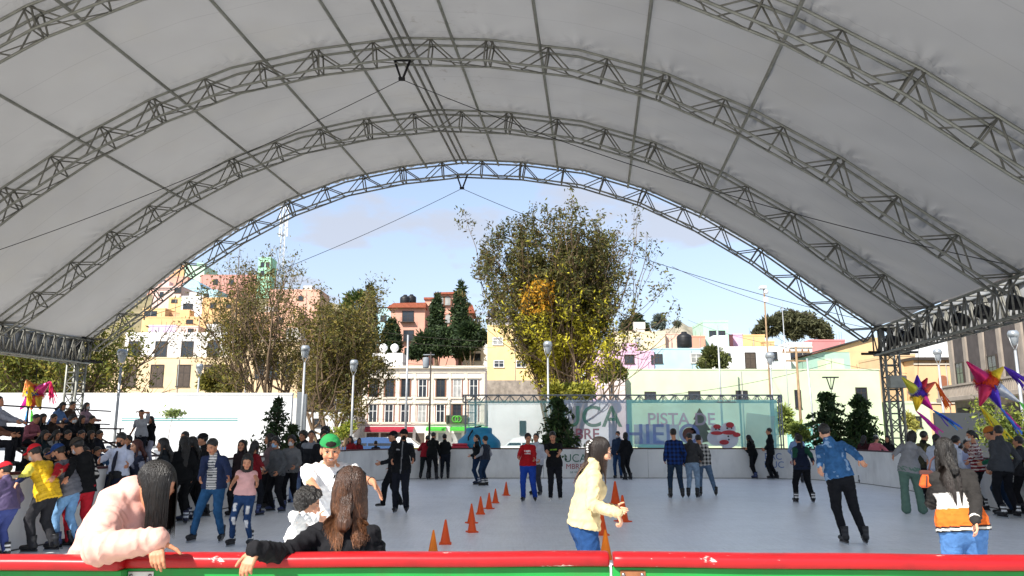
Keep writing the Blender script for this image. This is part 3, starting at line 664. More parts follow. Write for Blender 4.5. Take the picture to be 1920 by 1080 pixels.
# ------------------------------------------------------------------ ground, ice, hill
M_plaza = mat('plaza_paving', '#bfbab2', .9, .18, .6, .2, 30)
M_asph = mat('asphalt', '#4a4a4c', .95, .2, .8, .2, 60)
mb = MB(); mb.add([(-400, -60, 0), (400, -60, 0), (400, 900, 0), (-400, 900, 0)], [(0, 1, 2, 3)]); tag(mb.build('plaza_ground', M_plaza), kind='structure')
mb = MB(); mb.add([(-300, 62, .004), (300, 62, .004), (300, 84, .004), (-300, 84, .004)], [(0, 1, 2, 3)]); tag(mb.build('street', M_asph), kind='structure')
mb = MB(); mb.box((-300, 84.02, 0), (300, 88.5, .14)); tag(mb.build('far_pavement', M_plaza), kind='structure')
RINK = [(-8.0, 3.62), (-7.35, 11.3), (-6.75, 15.6), (-5.95, 24.2), (-5.55, 27.2), (-4.6, 29.3), (-2.8, 30.1), (1.2, 30.2), (5.2, 30.25), (9.2, 30.15), (11.0, 29.3), (11.9, 27.4), (12.0, 24.6), (11.35, 20.9), (10.85, 17.2), (10.6, 13), (10.3, 3.62)]
M_ice = mat('ice_surface', '#f4f7fb', .34, .04, 1.2, .0, spec=.5)
def ice_nodes(m):
    nt = m.node_tree; N = nt.nodes; L = nt.links; b = N['Principled BSDF']; tc = N.new('ShaderNodeTexCoord')
    src = b.inputs['Base Color'].links[0].from_socket; facs = []
    for sc_, st, rt in ((5, (.25, 3.2, 1), .5), (7, (3.4, .22, 1), -.45), (22, (1, 1, 1), 0)):
        mp = N.new('ShaderNodeMapping'); mp.inputs['Scale'].default_value = st; mp.inputs['Rotation'].default_value = (0, 0, rt); L.new(tc.outputs['Object'], mp.inputs[0])
        n = N.new('ShaderNodeTexNoise'); n.inputs['Scale'].default_value = sc_; n.inputs['Detail'].default_value = 7; n.inputs['Roughness'].default_value = .7; n.inputs['Distortion'].default_value = .6; L.new(mp.outputs[0], n.inputs['Vector']); facs.append(n.outputs['Fac'])
    a = N.new('ShaderNodeMath'); a.operation = 'ADD'; L.new(facs[0], a.inputs[0]); L.new(facs[1], a.inputs[1]); a2 = N.new('ShaderNodeMath'); a2.operation = 'ADD'; L.new(a.outputs[0], a2.inputs[0]); L.new(facs[2], a2.inputs[1])
    r = N.new('ShaderNodeMapRange'); r.inputs[1].default_value = 1.2; r.inputs[2].default_value = 1.8; r.inputs[3].default_value = .82; r.inputs[4].default_value = 1.07; L.new(a2.outputs[0], r.inputs[0])
    for k_, (s_, ro) in enumerate(((.55, .3), (.8, -.7))):
        mp = N.new('ShaderNodeMapping'); mp.inputs['Rotation'].default_value = (0, 0, ro); mp.inputs['Scale'].default_value = (.5, 1.6, 1); L.new(tc.outputs['Object'], mp.inputs[0])
        n = N.new('ShaderNodeTexNoise'); n.inputs['Scale'].default_value = s_; n.inputs['Detail'].default_value = 5; n.inputs['Distortion'].default_value = 1.4; L.new(mp.outputs[0], n.inputs['Vector'])
        mm = N.new('ShaderNodeMath'); mm.operation = 'MULTIPLY'; mm.inputs[1].default_value = 26; L.new(n.outputs['Fac'], mm.inputs[0]); fr = N.new('ShaderNodeMath'); fr.operation = 'FRACT'; L.new(mm.outputs[0], fr.inputs[0])
        r3 = N.new('ShaderNodeMapRange'); r3.inputs[1].default_value = 0; r3.inputs[2].default_value = .10; r3.inputs[3].default_value = .16; r3.inputs[4].default_value = 0; L.new(fr.outputs[0], r3.inputs[0])
        ad = N.new('ShaderNodeMath'); ad.operation = 'ADD' if k_ == 0 else 'SUBTRACT'; L.new(r.outputs[0] if k_ == 0 else last, ad.inputs[0]); L.new(r3.outputs[0], ad.inputs[1]); last = ad.outputs[0]
    v = N.new('ShaderNodeVectorMath'); v.operation = 'SCALE'; L.new(src, v.inputs[0]); L.new(last, v.inputs['Scale']); L.new(v.outputs[0], b.inputs['Base Color'])
    bu = N.new('ShaderNodeBump'); bu.inputs['Strength'].default_value = .22; bu.inputs['Distance'].default_value = .02; L.new(a2.outputs[0], bu.inputs['Height']); L.new(bu.outputs[0], b.inputs['Normal'])
ice_nodes(M_ice)
mb = MB(); mb.add([(x, y, .012) for x, y in RINK], [tuple(range(len(RINK)))[::-1]]); o = mb.build('ice', M_ice); tag(o, kind='structure')
for p in o.data.polygons:
    if p.normal.z < 0: p.flip()
ICE = .012
# hill with terraces behind the street
def hill_z(x, y):
    s = 1 / (1 + math.exp((x + 14) / 14)); a = max(0, y - 92)
    h = a * (.14 + .23 * s); h = min(h, 9 + 28 * s)
    return h + .6 * math.sin(x * .21) * math.sin(y * .17) * min(1, a / 10)
vs = []; fs = []; nx, ny = 70, 46
for j in range(ny):
    for i in range(nx):
        y = 91 + j * 8.0; x = (-1 + 2 * i / (nx - 1)) * (110 + .75 * (y - 91)); vs.append((x, y, hill_z(x, y) - .1))
for j in range(ny - 1):
    for i in range(nx - 1): a = j * nx + i; fs.append((a, a + 1, a + nx + 1, a + nx))
mb = MB(); mb.add(vs, fs, smooth=True); tag(mb.build('hillside', mat('dry_hillside', '#7d7357', .95, .3, .12, .4, 1.2, dirt=('#4c5436', .8), dscale=.09)), kind='structure')
# low dry ridge far off on the right
vs = []; fs = []
for i in range(61):
    t = i / 60; x = 40 + 130 * t; base = 40; h = 40 + 17 * math.exp(-((t - .35) / .22) ** 2) + 1.5 * math.sin(t * 37) + math.sin(t * 91)
    for k in range(6): vs.append((x, 330 + k * 14 - 10 * k * 0, base - 42 + (h - base + 42) * (k / 5) ** .7))
for i in range(60):
    for k in range(5): a = i * 6 + k; fs.append((a, a + 6, a + 7, a + 1))
mb = MB(); mb.add(vs, fs, smooth=True); tag(mb.build('far_hill', mat('far_hill_scrub', '#8b8474', .95, .3, .2, .5, .8, dirt=('#5a5c48', .8), dscale=.12)), kind='structure')
# ------------------------------------------------------------------ canopy
M_steel = mat('galvanised_steel', '#86877f', .5, .18, 4, .05, 30, metal=.35, spec=.4)
M_steel_d = mat('weathered_steel', '#706f68', .6, .2, 4, .05, 30, metal=.2, spec=.4)
M_black = mat('black_metal', '#17171a', .55, .1)
VC = -5.3
PROF = [(0, 12.78), (2.9, 12.52), (5.6, 11.97), (7.95, 11.03), (10.3, 9.72), (12.8, 7.95), (14.25, 6.68), (15.75, 5.6)]
def spl(P, n=400):
    P = [np.array(p, float) for p in P]; P = [np.array([-P[1][0], P[1][1]])] + P + [2 * P[-1] - P[-2]]; out = []
    for i in range(1, len(P) - 2):
        for k in range(40):
            t = k / 40; a, b, c, d = P[i - 1:i + 3]; out.append(.5 * (2 * b + (c - a) * t + (2 * a - 5 * b + 4 * c - d) * t * t + (3 * b - a - 3 * c + d) * t ** 3))
    out.append(P[-2]); return np.array(out)
CUR = spl(PROF); SL = np.concatenate([[0], np.cumsum(np.linalg.norm(np.diff(CUR, axis=0), axis=1))]); HALF = SL[-1]
def arc(s):           # signed arc length from the ridge -> (v, z), faceted at the segment joints
    a = abs(s); p = np.array([np.interp(a, SL, CUR[:, 0]), np.interp(a, SL, CUR[:, 1])]); return VC + math.copysign(p[0], s), p[1]
NSEG = 7; SEG = HALF / NSEG
def arcf(s):
    a = abs(s); i = min(int(a / SEG), NSEG - 1); t = a / SEG - i
    p, q = arc(math.copysign(i * SEG, s)), arc(math.copysign((i + 1) * SEG, s)); return np.array([p[0] + (q[0] - p[0]) * t, p[1] + (q[1] - p[1]) * t])
def arch_truss(U, label):
    root = empty('arch_truss', UV(U, VC, 0), 0, label, 'truss', 'arch trusses carrying the canopy'); o = UV(U, VC, 0)
    S = np.linspace(-HALF, HALF, NSEG * 6 + 1); hw = .2; dep = .68
    def frame(s):
        p = arcf(s); q = (arcf(min(s + .05, HALF)) - arcf(max(s - .05, -HALF))); q /= np.linalg.norm(q); return p, np.array([q[1], -q[0]])
    def P3(p, du): return UV(U + du, p[0], p[1]) - o
    T_, B_ = [], []
    for s in S: p, n = frame(s); n = n if n[1] < 0 else -n; T_.append(p + n * .06); B_.append(p + n * dep)
    ch = MB(); lo = MB(); web = MB()
    for du in (-hw, hw):
        ch.tube([P3(p, du) for p in T_], .036, 6); lo.tube([P3(p, du) for p in B_], .034, 6)
    for i in range(len(S)):
        s_ = S[i]; j = i % 6 == 0
        if i % 2 == 0:
            offs = (-.10, .10) if j and 0 < i < len(S) - 1 else (0,)
            for of in offs:
                p, n = frame(np.clip(s_ + of, -HALF, HALF)); n = n if n[1] < 0 else -n; a, b = p + n * .06, p + n * dep
                for du in (-hw, hw): web.tube([P3(a, du), P3(b, du)], .026, 5)
                web.tube([P3(a, -hw), P3(a, hw)], .022, 5); web.tube([P3(b, -hw), P3(b, hw)], .022, 5)
            if i + 2 < len(S):
                mid = B_[i + 1]; 
                for du in (-hw, hw):
                    web.tube([P3(T_[i], du), P3(mid + (B_[i] - mid) * .12, du)], .022, 5); web.tube([P3(T_[i + 2], du), P3(mid + (B_[i + 2] - mid) * .12, du)], .022, 5)
                web.tube([P3(B_[i], -hw), P3(B_[i + 2], hw)], .016, 5)
    ch.build('upper_chord', M_steel, root); lo.build('lower_chord', M_steel, root); web.build('lacing', M_steel_d, root)
    return root
for U, l in ((30, 'farthest steel arch truss, the one with open sky behind it'), (25, 'steel arch truss next behind the sky-edge one, crossing under pale fabric'),
             (20, 'wide steel arch truss peaking near the top of the photo with a black hanger'), (15, 'nearest steel arch truss, seen only in the upper corners')): arch_truss(U, l)
# fabric skin with fine wrinkles at the trusses; its unseen near edge is shaped to place sun and shade, cut back on the left
def near_edge(v):
    return -1.0 + max(0, min(1, (-(v) - 12.3) / 1.0)) * 2.7
nu, nv = 330, 430; U1 = 30.25
S = np.linspace(-HALF - .15, HALF + .15, nv); vs = np.zeros((nv, nu, 3)); 
for i, s in enumerate(S):
    p = arcf(np.clip(s, -HALF, HALF)) * .5 + np.array(arc(float(np.clip(s, -HALF, HALF)))) * .5
    q = arc(min(s + .05, HALF)); q0 = arc(max(s - .05, -HALF)); tv = np.array([q[0] - q0[0], q[1] - q0[1]]); tv /= np.linalg.norm(tv) + 1e-9; n = np.array([-tv[1], tv[0]]); n = n if n[1] > 0 else -n
    if abs(s) > HALF: p = p + (tv if s > 0 else -tv) * (abs(s) - HALF)
    u0 = near_edge(p[0]); us = np.linspace(u0, U1, nu)
    d = np.abs((us + 2.5) % 5 - 2.5); sag = -.16 * np.sin(np.pi * np.clip(d / 2.5, 0, 1) * .5) ** 1.4
    node = SEG / 3; sv = (s + node / 2) % node - node / 2; ss = (s + SEG / 2) % SEG - SEG / 2
    r = np.hypot(d, ss * 1.0); ph = np.arctan2(ss, d + .02)
    wr = .05 * np.exp(-(r / .7) ** 2) * np.cos(ph * 11) * np.clip(r * 4, 0, 1) + .034 * np.exp(-(np.hypot(d, sv) / .45) ** 2) * np.cos(np.arctan2(sv, d + .02) * 9) * np.clip(np.hypot(d, sv) * 5, 0, 1)
    h = .05 + sag + wr + .012 * np.sin(us * 3.1 + s * 1.3) * np.sin(s * 2.2 + us)
    for k in range(nu): vs[i, k] = UV(us[k], p[0] + n[0] * h[k], p[1] + n[1] * h[k])
ii = (np.arange(nv - 1)[:, None] * nu + np.arange(nu - 1)[None, :]).ravel(); Qf = np.stack([ii, ii + nu, ii + nu + 1, ii + 1], 1)
M_fab = mat('canopy_fabric', '#979694', .6, .05, .5, .06, 12, transl=.27, dirt=('#9a978f', .5), dscale=.5, spec=.25)
def seams(m):      # welded seams across the cloth and brown weather stains near the ridge
    nt = m.node_tree; N = nt.nodes; L = nt.links; b = N['Principled BSDF']; src = b.inputs['Base Color'].links[0].from_socket; tos = [l.to_socket for l in src.links]; tc = N.new('ShaderNodeTexCoord')
    def dotf(v):
        d = N.new('ShaderNodeVectorMath'); d.operation = 'DOT_PRODUCT'; L.new(tc.outputs['Object'], d.inputs[0]); d.inputs[1].default_value = tuple(v); return d.outputs['Value']
    def ma(op, a, b_=None):
        n = N.new('ShaderNodeMath'); n.operation = op
        for i, x in enumerate((a, b_)):
            if x is None: continue
            if isinstance(x, (int, float)): n.inputs[i].default_value = x
            else: L.new(x, n.inputs[i])
        return n.outputs[0]
    fr = ma('FRACT', ma('MULTIPLY', ma('ADD', dotf(cu), 100.4), .8)); ln_ = ma('MULTIPLY', ma('LESS_THAN', fr, .02), .16)
    nz = N.new('ShaderNodeTexNoise'); nz.inputs['Scale'].default_value = 2.2; nz.inputs['Detail'].default_value = 9; nz.inputs['Roughness'].default_value = .72; L.new(tc.outputs['Object'], nz.inputs['Vector'])
    rg = N.new('ShaderNodeMapRange'); rg.inputs[1].default_value = .2; rg.inputs[2].default_value = 2.2; rg.inputs[3].default_value = 1; rg.inputs[4].default_value = 0; L.new(ma('ABSOLUTE', ma('SUBTRACT', dotf(cv), .9)), rg.inputs[0])
    th = N.new('ShaderNodeMapRange'); th.inputs[1].default_value = .56; th.inputs[2].default_value = .70; th.inputs[3].default_value = 0; th.inputs[4].default_value = .6; L.new(nz.outputs['Fac'], th.inputs[0])
    mx = N.new('ShaderNodeMix'); mx.data_type = 'RGBA'; L.new(ma('MULTIPLY', rg.outputs[0], th.outputs[0]), mx.inputs['Factor']); L.new(src, mx.inputs[6]); mx.inputs[7].default_value = (*lin('#5f574b'), 1)
    mx2 = N.new('ShaderNodeMix'); mx2.data_type = 'RGBA'; L.new(ln_, mx2.inputs['Factor']); L.new(mx.outputs[2], mx2.inputs[6]); mx2.inputs[7].default_value = (*lin('#4f5152'), 1)
    for t in tos: L.new(mx2.outputs[2], t)
seams(M_fab)
roof = empty('canopy_roof', UV(15, VC, 0), 0, 'pale grey stretched fabric roof arching over the whole ice rink', 'canopy')
fo = link('fabric', mesh_np('fabric', vs.reshape(-1, 3) - UV(15, VC, 0), Qf), M_fab, roof)
for dv_ in (0, 1.5, -1.5, 3.95, -3.95, 6.75, -6.75, 9.5, -9.5):
    s = math.copysign(np.interp(abs(dv_), CUR[:, 0], SL), dv_) if dv_ else 0
    p = arcf(s); mb = MB()
    for o_ in ((-.24, 0, .24) if dv_ == 0 else (0,)):
        mb.tube([UV(near_edge(p[0]) + .2, p[0] + o_, p[1] - .13) - UV(15, VC, 0), UV(30.1, p[0] + o_, p[1] - .13) - UV(15, VC, 0)], .045 if dv_ else .04, 8)
    mb.build('purlin', M_steel if dv_ != 0 else M_steel_d, roof)
for s in (-1, 1):
    vs = []; fs = []
    for i in range(121):
        u = near_edge(VC + s * 15.9) + .3 + (30.1 - near_edge(VC + s * 15.9)) * i / 120
        for k, z in enumerate((5.72, 5.4, 5.05, 4.62 + .08 * math.sin(u * 1.3))): vs.append(UV(u, VC + s * (16.28 + .03 * math.sin(u * 5 + k)), z) - UV(15, VC, 0))
    for i in range(120):
        for k in range(3): a = i * 4 + k; fs.append((a, a + 4, a + 5, a + 1))
    mb = MB(); mb.add(vs, fs, smooth=True); mb.build('valance', mat('valance_fabric', '#a9abac', .7, .12, 1), roof)
# hangers at the ridge and thin tie cables
for U, l in ((20, 'black V-shaped hanger under the ridge of the wide middle arch'), (30, 'small black V-shaped hanger under the ridge of the farthest arch')):
    c = UV(U, VC, 12.08); mb = MB(); mb.tube([(-.22, 0, .05), (-.03, 0, -.5)], .035, 6); mb.tube([(.22, 0, .05), (.03, 0, -.5)], .035, 6); mb.box((-.09, -.05, -.56), (.09, .05, -.47), bev=.01); mb.tube([(-.24, 0, .05), (.24, 0, .05)], .03, 6)
    tag(mb.build('ridge_hanger', M_black, None, c), l, 'hanger', 'hangers under the canopy ridge')
def cable(a, b, sag, r, label, cat='cable', group=None, m=None, n=24):
    a = np.array(a); b = np.array(b); mb = MB(); pts = [a + (b - a) * t - np.array([0, 0, sag * 4 * t * (1 - t)]) for t in np.linspace(0, 1, n)]
    mb.tube([p - a for p in pts], r, 4); return tag(mb.build('cable', m or M_black, None, a), label, cat, group)
for U, nm in ((20, 'wide middle arch'), (30, 'farthest arch')):
    for s, sd in ((-1, 'seated crowd'), (1, 'stone palace')):
        cable(UV(U, VC, 11.55), UV(U, VC + s * 15.6, 5.8), .45, .011, f'thin tie cable from the {nm} hanger down towards the {sd}', group='thin tie cables under the canopy')
# eave trusses and corner towers
def lattice_box(mb, a, b, w, h, n, r, zig=True, web=None):
    """box truss from a to b, w wide and h deep (hanging below a-b)"""
    a = np.array(a, float); b = np.array(b, float); d = unit(b - a); s = unit(np.cross(d, [0, 0, 1])); up = np.array([0, 0, 1.]); wm = web or mb
    C = lambda t, i, j: a + (b - a) * t + s * (i * w / 2) - up * (h * j)
    for i in (-1, 1):
        for j in (0, 1): mb.tube([C(0, i, j), C(1, i, j)], r, 6)
    for k in range(n + 1):
        t = k / n
        for i in (-1, 1): wm.tube([C(t, i, 0), C(t, i, 1)], r * .75, 5)
        for j in (0, 1): wm.tube([C(t, -1, j), C(t, 1, j)], r * .7, 5)
        if k < n:
            t2 = (k + 1) / n; tm = (t + t2) / 2
            for i in (-1, 1): wm.tube([C(t, i, 0), C(tm, i, 1)], r * .65, 5); wm.tube([C(t2, i, 0), C(tm, i, 1)], r * .65, 5)
            wm.tube([C(t, -1, 1), C(t2, 1, 1)], r * .5, 5)
for s, l in ((-1, 'steel eave truss above the seated crowd under the dark fabric edge'), (1, 'steel eave truss hung with black stage lights beside the stone palace')):
    o = UV(15, VC + s * 15.95, 0); root = empty('eave_truss', o, 0, l, 'truss', 'eave trusses of the canopy'); c_ = MB(); wb = MB()
    lattice_box(c_, UV(-3 if s > 0 else 8, VC + s * 15.95, 5.5) - o, UV(30.2, VC + s * 15.95, 5.5) - o, .55, .95, 40, .04, web=wb)
    c_.build('chords', M_steel, root); wb.build('lacing', M_steel_d, root)
for v_, l in ((VC - 16.1, 'square lattice tower rising behind the seated crowd and the star piñata'), (VC + 16.15, 'square lattice tower beside the two big piñatas and the conifers')):
    o = UV(30, v_, 0); root = empty('support_tower', o, 0, l, 'tower', 'lattice towers holding the canopy'); c_ = MB(); wb = MB(); hw = .24
    for i in (-1, 1):
        for j in (-1, 1): c_ = MB(); c_.tube([UV(i * hw, j * hw, 0) * 1, UV(i * hw, j * hw, 5.5)], .05, 8); c_.build('leg', M_steel, root)
    for k in range(13):
        z = .2 + k * .44
        for (a, b) in (((-1, -1), (1, -1)), ((1, -1), (1, 1)), ((1, 1), (-1, 1)), ((-1, 1), (-1, -1))):
            wb.tube([UV(a[0] * hw, a[1] * hw, z), UV(b[0] * hw, b[1] * hw, z)], .024, 5)
            if k < 12: f_ = k % 2; wb.tube([UV((a if f_ else b)[0] * hw, (a if f_ else b)[1] * hw, z), UV((b if f_ else a)[0] * hw, (b if f_ else a)[1] * hw, z + .44)], .022, 5)
    wb.build('lacing', M_steel_d, root)
    pl = MB(); pl.box((-.5, -.5, -.02), (.5, .5, .03), bev=.01); pl.build('base_plate', M_steel_d, root)
    hd = MB(); hd.box((-.42, -.42, 5.5), (.42, .42, 5.62), bev=.02)
    for q_ in (-1, 1): hd.tube([(-.9, q_ * .3, 4.62), (.9, q_ * .3, 4.62)], .05, 6); hd.tube([(-.35, q_ * .36, 4.6), (.35, q_ * .36, 5.5)], .05, 6)
    hd.build('head_frame', M_black, root)
    if v_ > 0: bx = MB(); bx.box((-.35, -.62, 3.3), (.25, -.36, 3.75), bev=.02); bx.build('control_box', M_steel, root)
def stage_light(u, v_, z, tilt):
    root = empty('stage_light', UV(u, v_, z), R(tilt), 'black round stage light hanging inside the eave truss beside the stone palace', 'stage light', 'black stage lights in the eave truss')
    mb = MB(); mb.lathe([(.0, .26), (.10, .25), (.17, .16), (.20, 0), (.20, -.16), (.17, -.16)], n=16, M=Matrix.Rotation(R(100), 4, 'X')); mb.build('lamp_body', M_black, root)
    ln = MB(); ln.lathe([(0, -.11), (.16, -.11), (.17, -.10)], n=16, M=Matrix.Rotation(R(100), 4, 'X')); ln.build('lens', mat('lamp_glass', '#2a2c30', .1, 0, spec=.6), root)
    br = MB(); br.tube([(-.24, 0, 0), (-.24, 0, .26), (.24, 0, .26), (.24, 0, 0)], .016, 5); br.tube([(0, 0, .26), (0, 0, .42)], .02, 5); br.build('yoke', M_black, root)
for i, u in enumerate((28.9, 27.7, 26.6, 24.9, 23.6, 22.2, 20.6, 19.6, 18.2, 17.3)): stage_light(u, VC + 15.95 - .05, 4.95, 70 + 25 * (i % 3))
# ------------------------------------------------------------------ barrier round the rink
M_board = mat('board_panel', '#e6e5e2', .5, .06, 1.5, .04, 8, dirt=('#a5a29e', .45), dscale=1.3, spec=.3)
M_cap = mat('dark_red_cap', '#4a2626', .5, .15)
M_boardline = mat('board_joint', '#55524f', .7, .1)
BH = 1.13
def board(a, b, label):
    a = np.array([*a, 0.]); b = np.array([*b, 0.]); d = b - a; Ln = np.linalg.norm(d); an = math.atan2(d[1], d[0])
    root = empty('rink_board', a, an, label, 'barrier', 'pale panels round the ice rink')
    mb = MB(); mb.box((.006, 0, .03), (Ln - .006, .055, BH - .035)); mb.build('panel', M_board, root)
    mb = MB(); mb.box((0, -.02, BH - .033), (Ln, .085, BH + .012), bev=.008); mb.build('top_rail', M_cap, root)
    mb = MB(); mb.box((0.002, -.012, .0), (Ln - .002, .066, .028)); mb.box((0, .058, .03), (.05, .12, BH - .04)); mb.build('frame', M_boardline, root)
    return root
nb_ = 0
LB = ['pale rink board by the yellow-vest skater, first of the crowd side', 'pale rink board behind the man with the tie', 'pale rink board behind the dark-clothed skaters', 'curved-corner rink board near the grey-sweater skater, crowd side', 'curved-corner rink board with two people in red leaning behind it',
      'pale far rink board behind the man in the black tracksuit', 'pale far rink board behind the two young women and the blue tank', 'pale far rink board printed with green and red letters behind the skater in black', 'pale far rink board behind the plaid-shirt skaters', 'pale far rink board behind the leaning girl and boy with blue lettering',
      'curved-corner rink board behind the skater with green sleeves', 'short curved-corner rink board by the pink-sweater person', 'pale rink board with a blue scribble behind the grey hoodie', 'pale rink board by the person in white clothes', 'pale rink board at the picture edge behind the grey-jacket man', 'near pale rink board outside the picture edge']
BR = []
for i in range(len(RINK) - 1): BR.append(board(RINK[i], RINK[i + 1], LB[i]))
M_tgreen = mat('print_green', '#3f6f5c', .6, .1); M_tred = mat('print_red', '#a03c40', .6, .1); M_tblue = mat('print_blue', '#6f86b8', .6, .1)
def print_on(root, body, x, z, size, m, **kw): return text('lettering', body, size, m, root, (x, -.004, z), (math.pi / 2, 0, 0), .002, **kw)
print_on(BR[7], 'UCA', 1.22, .62, .42, M_tgreen); print_on(BR[7], 'MBRE', 1.18, .36, .27, M_tred); print_on(BR[7], 'se vive', 1.2, .2, .14, M_tgreen)
print_on(BR[9], 'PAC', .72, .72, .34, M_tblue); print_on(BR[9], 'HUC', .74, .42, .34, M_tblue); print_on(BR[9], 'en', 1.45, .55, .3, M_tred)
print_on(BR[12], 'puc', 2.2, .48, .4, M_tblue)
# the near barrier with its red padded rail
M_red = mat('red_rail_paint', '#a31219', .38, .14, 2.5, .06, 12, spec=.45, dirt=('#4a1716', .55), dscale=2.2)
def chips(m):
    nt = m.node_tree; N = nt.nodes; L = nt.links; b = N['Principled BSDF']; src = b.inputs['Base Color'].links[0].from_socket; tc = N.new('ShaderNodeTexCoord')
    mp = N.new('ShaderNodeMapping'); mp.inputs['Scale'].default_value = (1, 3.2, 3.2); L.new(tc.outputs['Object'], mp.inputs[0])
    n = N.new('ShaderNodeTexNoise'); n.inputs['Scale'].default_value = 9; n.inputs['Detail'].default_value = 8; n.inputs['Roughness'].default_value = .68; L.new(mp.outputs[0], n.inputs['Vector'])
    r = N.new('ShaderNodeMapRange'); r.inputs[1].default_value = .645; r.inputs[2].default_value = .67; L.new(n.outputs['Fac'], r.inputs[0])
    mx = N.new('ShaderNodeMix'); mx.data_type = 'RGBA'; L.new(r.outputs[0], mx.inputs['Factor']); L.new(src, mx.inputs[6]); mx.inputs[7].default_value = (.72, .55, .5, 1); L.new(mx.outputs[2], b.inputs['Base Color'])
chips(M_red)
M_green = mat('green_frame_paint', '#1f8d3c', .4, .14, 3, .05, 20, dirt=('#4a5a34', .5), dscale=3)
M_clear = mat('grey_panel', '#9d9f98', .5, .08, 2)
M_brkt = mat('bracket_metal', '#c2c2c0', .4, .12, 20, metal=.5); M_brktr = mat('bracket_rust', '#8a5a3c', .7, .2, 20, metal=.2); M_bolt = mat('bolt_metal', '#8f9094', .3, .1, metal=.8)
def near_barrier(p0, p1, label, brk, post=None):
    a, b = np.array(p0), np.array(p1); d = b - a; Ln = np.linalg.norm(d); an = math.atan2(d[1], d[0]); root = empty('barrier_section', (a[0], a[1], 0), an, label, 'barrier', 'red-railed near barrier sections'); zt = a[2]
    prof = []
    for t in range(17):
        q = math.pi * t / 16; prof.append((-.062 * math.cos(q) * 1.0, zt - .032 + .032 * math.sin(q) ** .8))
    prof += [(.062, zt - .055), (.05, zt - .062), (-.05, zt - .062), (-.062, zt - .055)]
    n = len(prof); vs = []; fs = []; xs = [0.004, .012] + list(np.linspace(.05, Ln - .05, 30)) + [Ln - .012, Ln - .004]
    for i, x in enumerate(xs):
        k = .9 if i in (0, len(xs) - 1) else 1
        for y, z in prof: vs.append((x, y * k, (z - zt + .03) * k + zt - .03 + .0012 * math.sin(x * 7)))
    for i in range(len(xs) - 1):
        for j in range(n): j2 = (j + 1) % n; fs.append((i * n + j, i * n + j2, (i + 1) * n + j2, (i + 1) * n + j))
    fs.append(tuple(range(n))[::-1]); fs.append(tuple((len(xs) - 1) * n + j for j in range(n)))
    mb = MB(); mb.add(vs, fs, smooth=True); r_ = mb.build('top_rail', M_red, root)
    mb = MB(); mb.box((0, -.03, zt - .115), (Ln, .03, zt - .064), bev=.004); mb.box((0, -.03, .0), (.05, .03, zt - .117), bev=.004); mb.box((Ln - .052, -.03, 0), (Ln - .002, .03, zt - .117), bev=.004)
    mb.box((.052, -.03, .02), (Ln - .054, .03, .07), bev=.004)
    if post is not None: mb.box((post, -.034, .072), (post + .05, .026, zt - .117), bev=.004)
    mb.build('frame', M_green, root)
    mb = MB(); mb.box((.052, .004, .072), (Ln - .054, .016, zt - .117)); mb.build('panel', M_clear, root)
    for x, m in brk:
        mb = MB(); mb.box((x, -.036, zt - .115), (x + .115, -.031, zt - .078), bev=.002); br = mb.build('bracket', m, root)
        bo = MB()
        for q in (.014, .10): bo.lathe([(0, .006), (.007, .005), (.009, 0)], (x + q, -.036, zt - .0965), 10, M=Matrix.Rotation(R(90), 4, 'X'))
        for q in (.038, .07): bo.tube([(x + q, -.034, zt - .115), (x + q, -.034, zt - .2)], .006, 6)
        bo.build('bolt', M_bolt, br)
    return root
zr = 1.155
def railpt(px, py): r = ray(px, py); t = (zr - CAMZ) / r[2]; return (r[0] * t, r[1] * t, zr)
# rail line: the crest of the rail shows at these points
near_barrier(railpt(-420, 1039), railpt(236, 1040), 'red-railed barrier section in front of the pink jacket', [(.93, M_brkt)][:0])
near_barrier(railpt(238, 1036), railpt(1141, 1033), 'long middle red-railed barrier section with a steel bracket under the pink sleeve', [(.03, M_brkt)], post=1.0)
near_barrier(railpt(1147, 1034), railpt(2300, 1044), 'red-railed barrier section with a rusty bracket in front of the orange jacket', [(.035, M_brktr)], post=1.22)
# ------------------------------------------------------------------ buildings (each at its own distance on the street or the hillside)
def fade(c, t=.20): return tuple(x * (1 - t) + .78 * t for x in lin(c))
def stucco(c, dirt=.35): return mat('stucco_' + c, fade(c), .9, .07, .7, .12, 14, dirt=('#8a8378', dirt), dscale=.35)
M_glass = mat('window_glass', '#2a2f36', .12, .25, .8, spec=.6)
M_glassl = mat('window_curtain', '#8f8f8c', .35, .3, 1.5, spec=.4)
M_wframe = mat('window_frame_white', '#d8d6d0', .6, .05); M_dframe = mat('window_frame_dark', '#3a332e', .6, .1); M_bframe = mat('window_frame_brown', '#8d5a42', .6, .1)
M_shut = mat('dark_shutter', '#4a4038', .7, .2, 4); M_stone = mat('rubble_stone', '#8a8176', .95, .35, 1.6, .8, 3, dirt=('#5d564c', .6), dscale=1.2)
M_tile = mat('roof_tile', '#8f4f3a', .85, .2, 3, .5, 12); M_cornice = mat('cornice_pale', '#c9bfae', .8, .08); M_tank = mat('black_tank', '#1d1e20', .5, .1)
M_pipe = mat('drainpipe_grey', '#8f8d88', .6, .15)
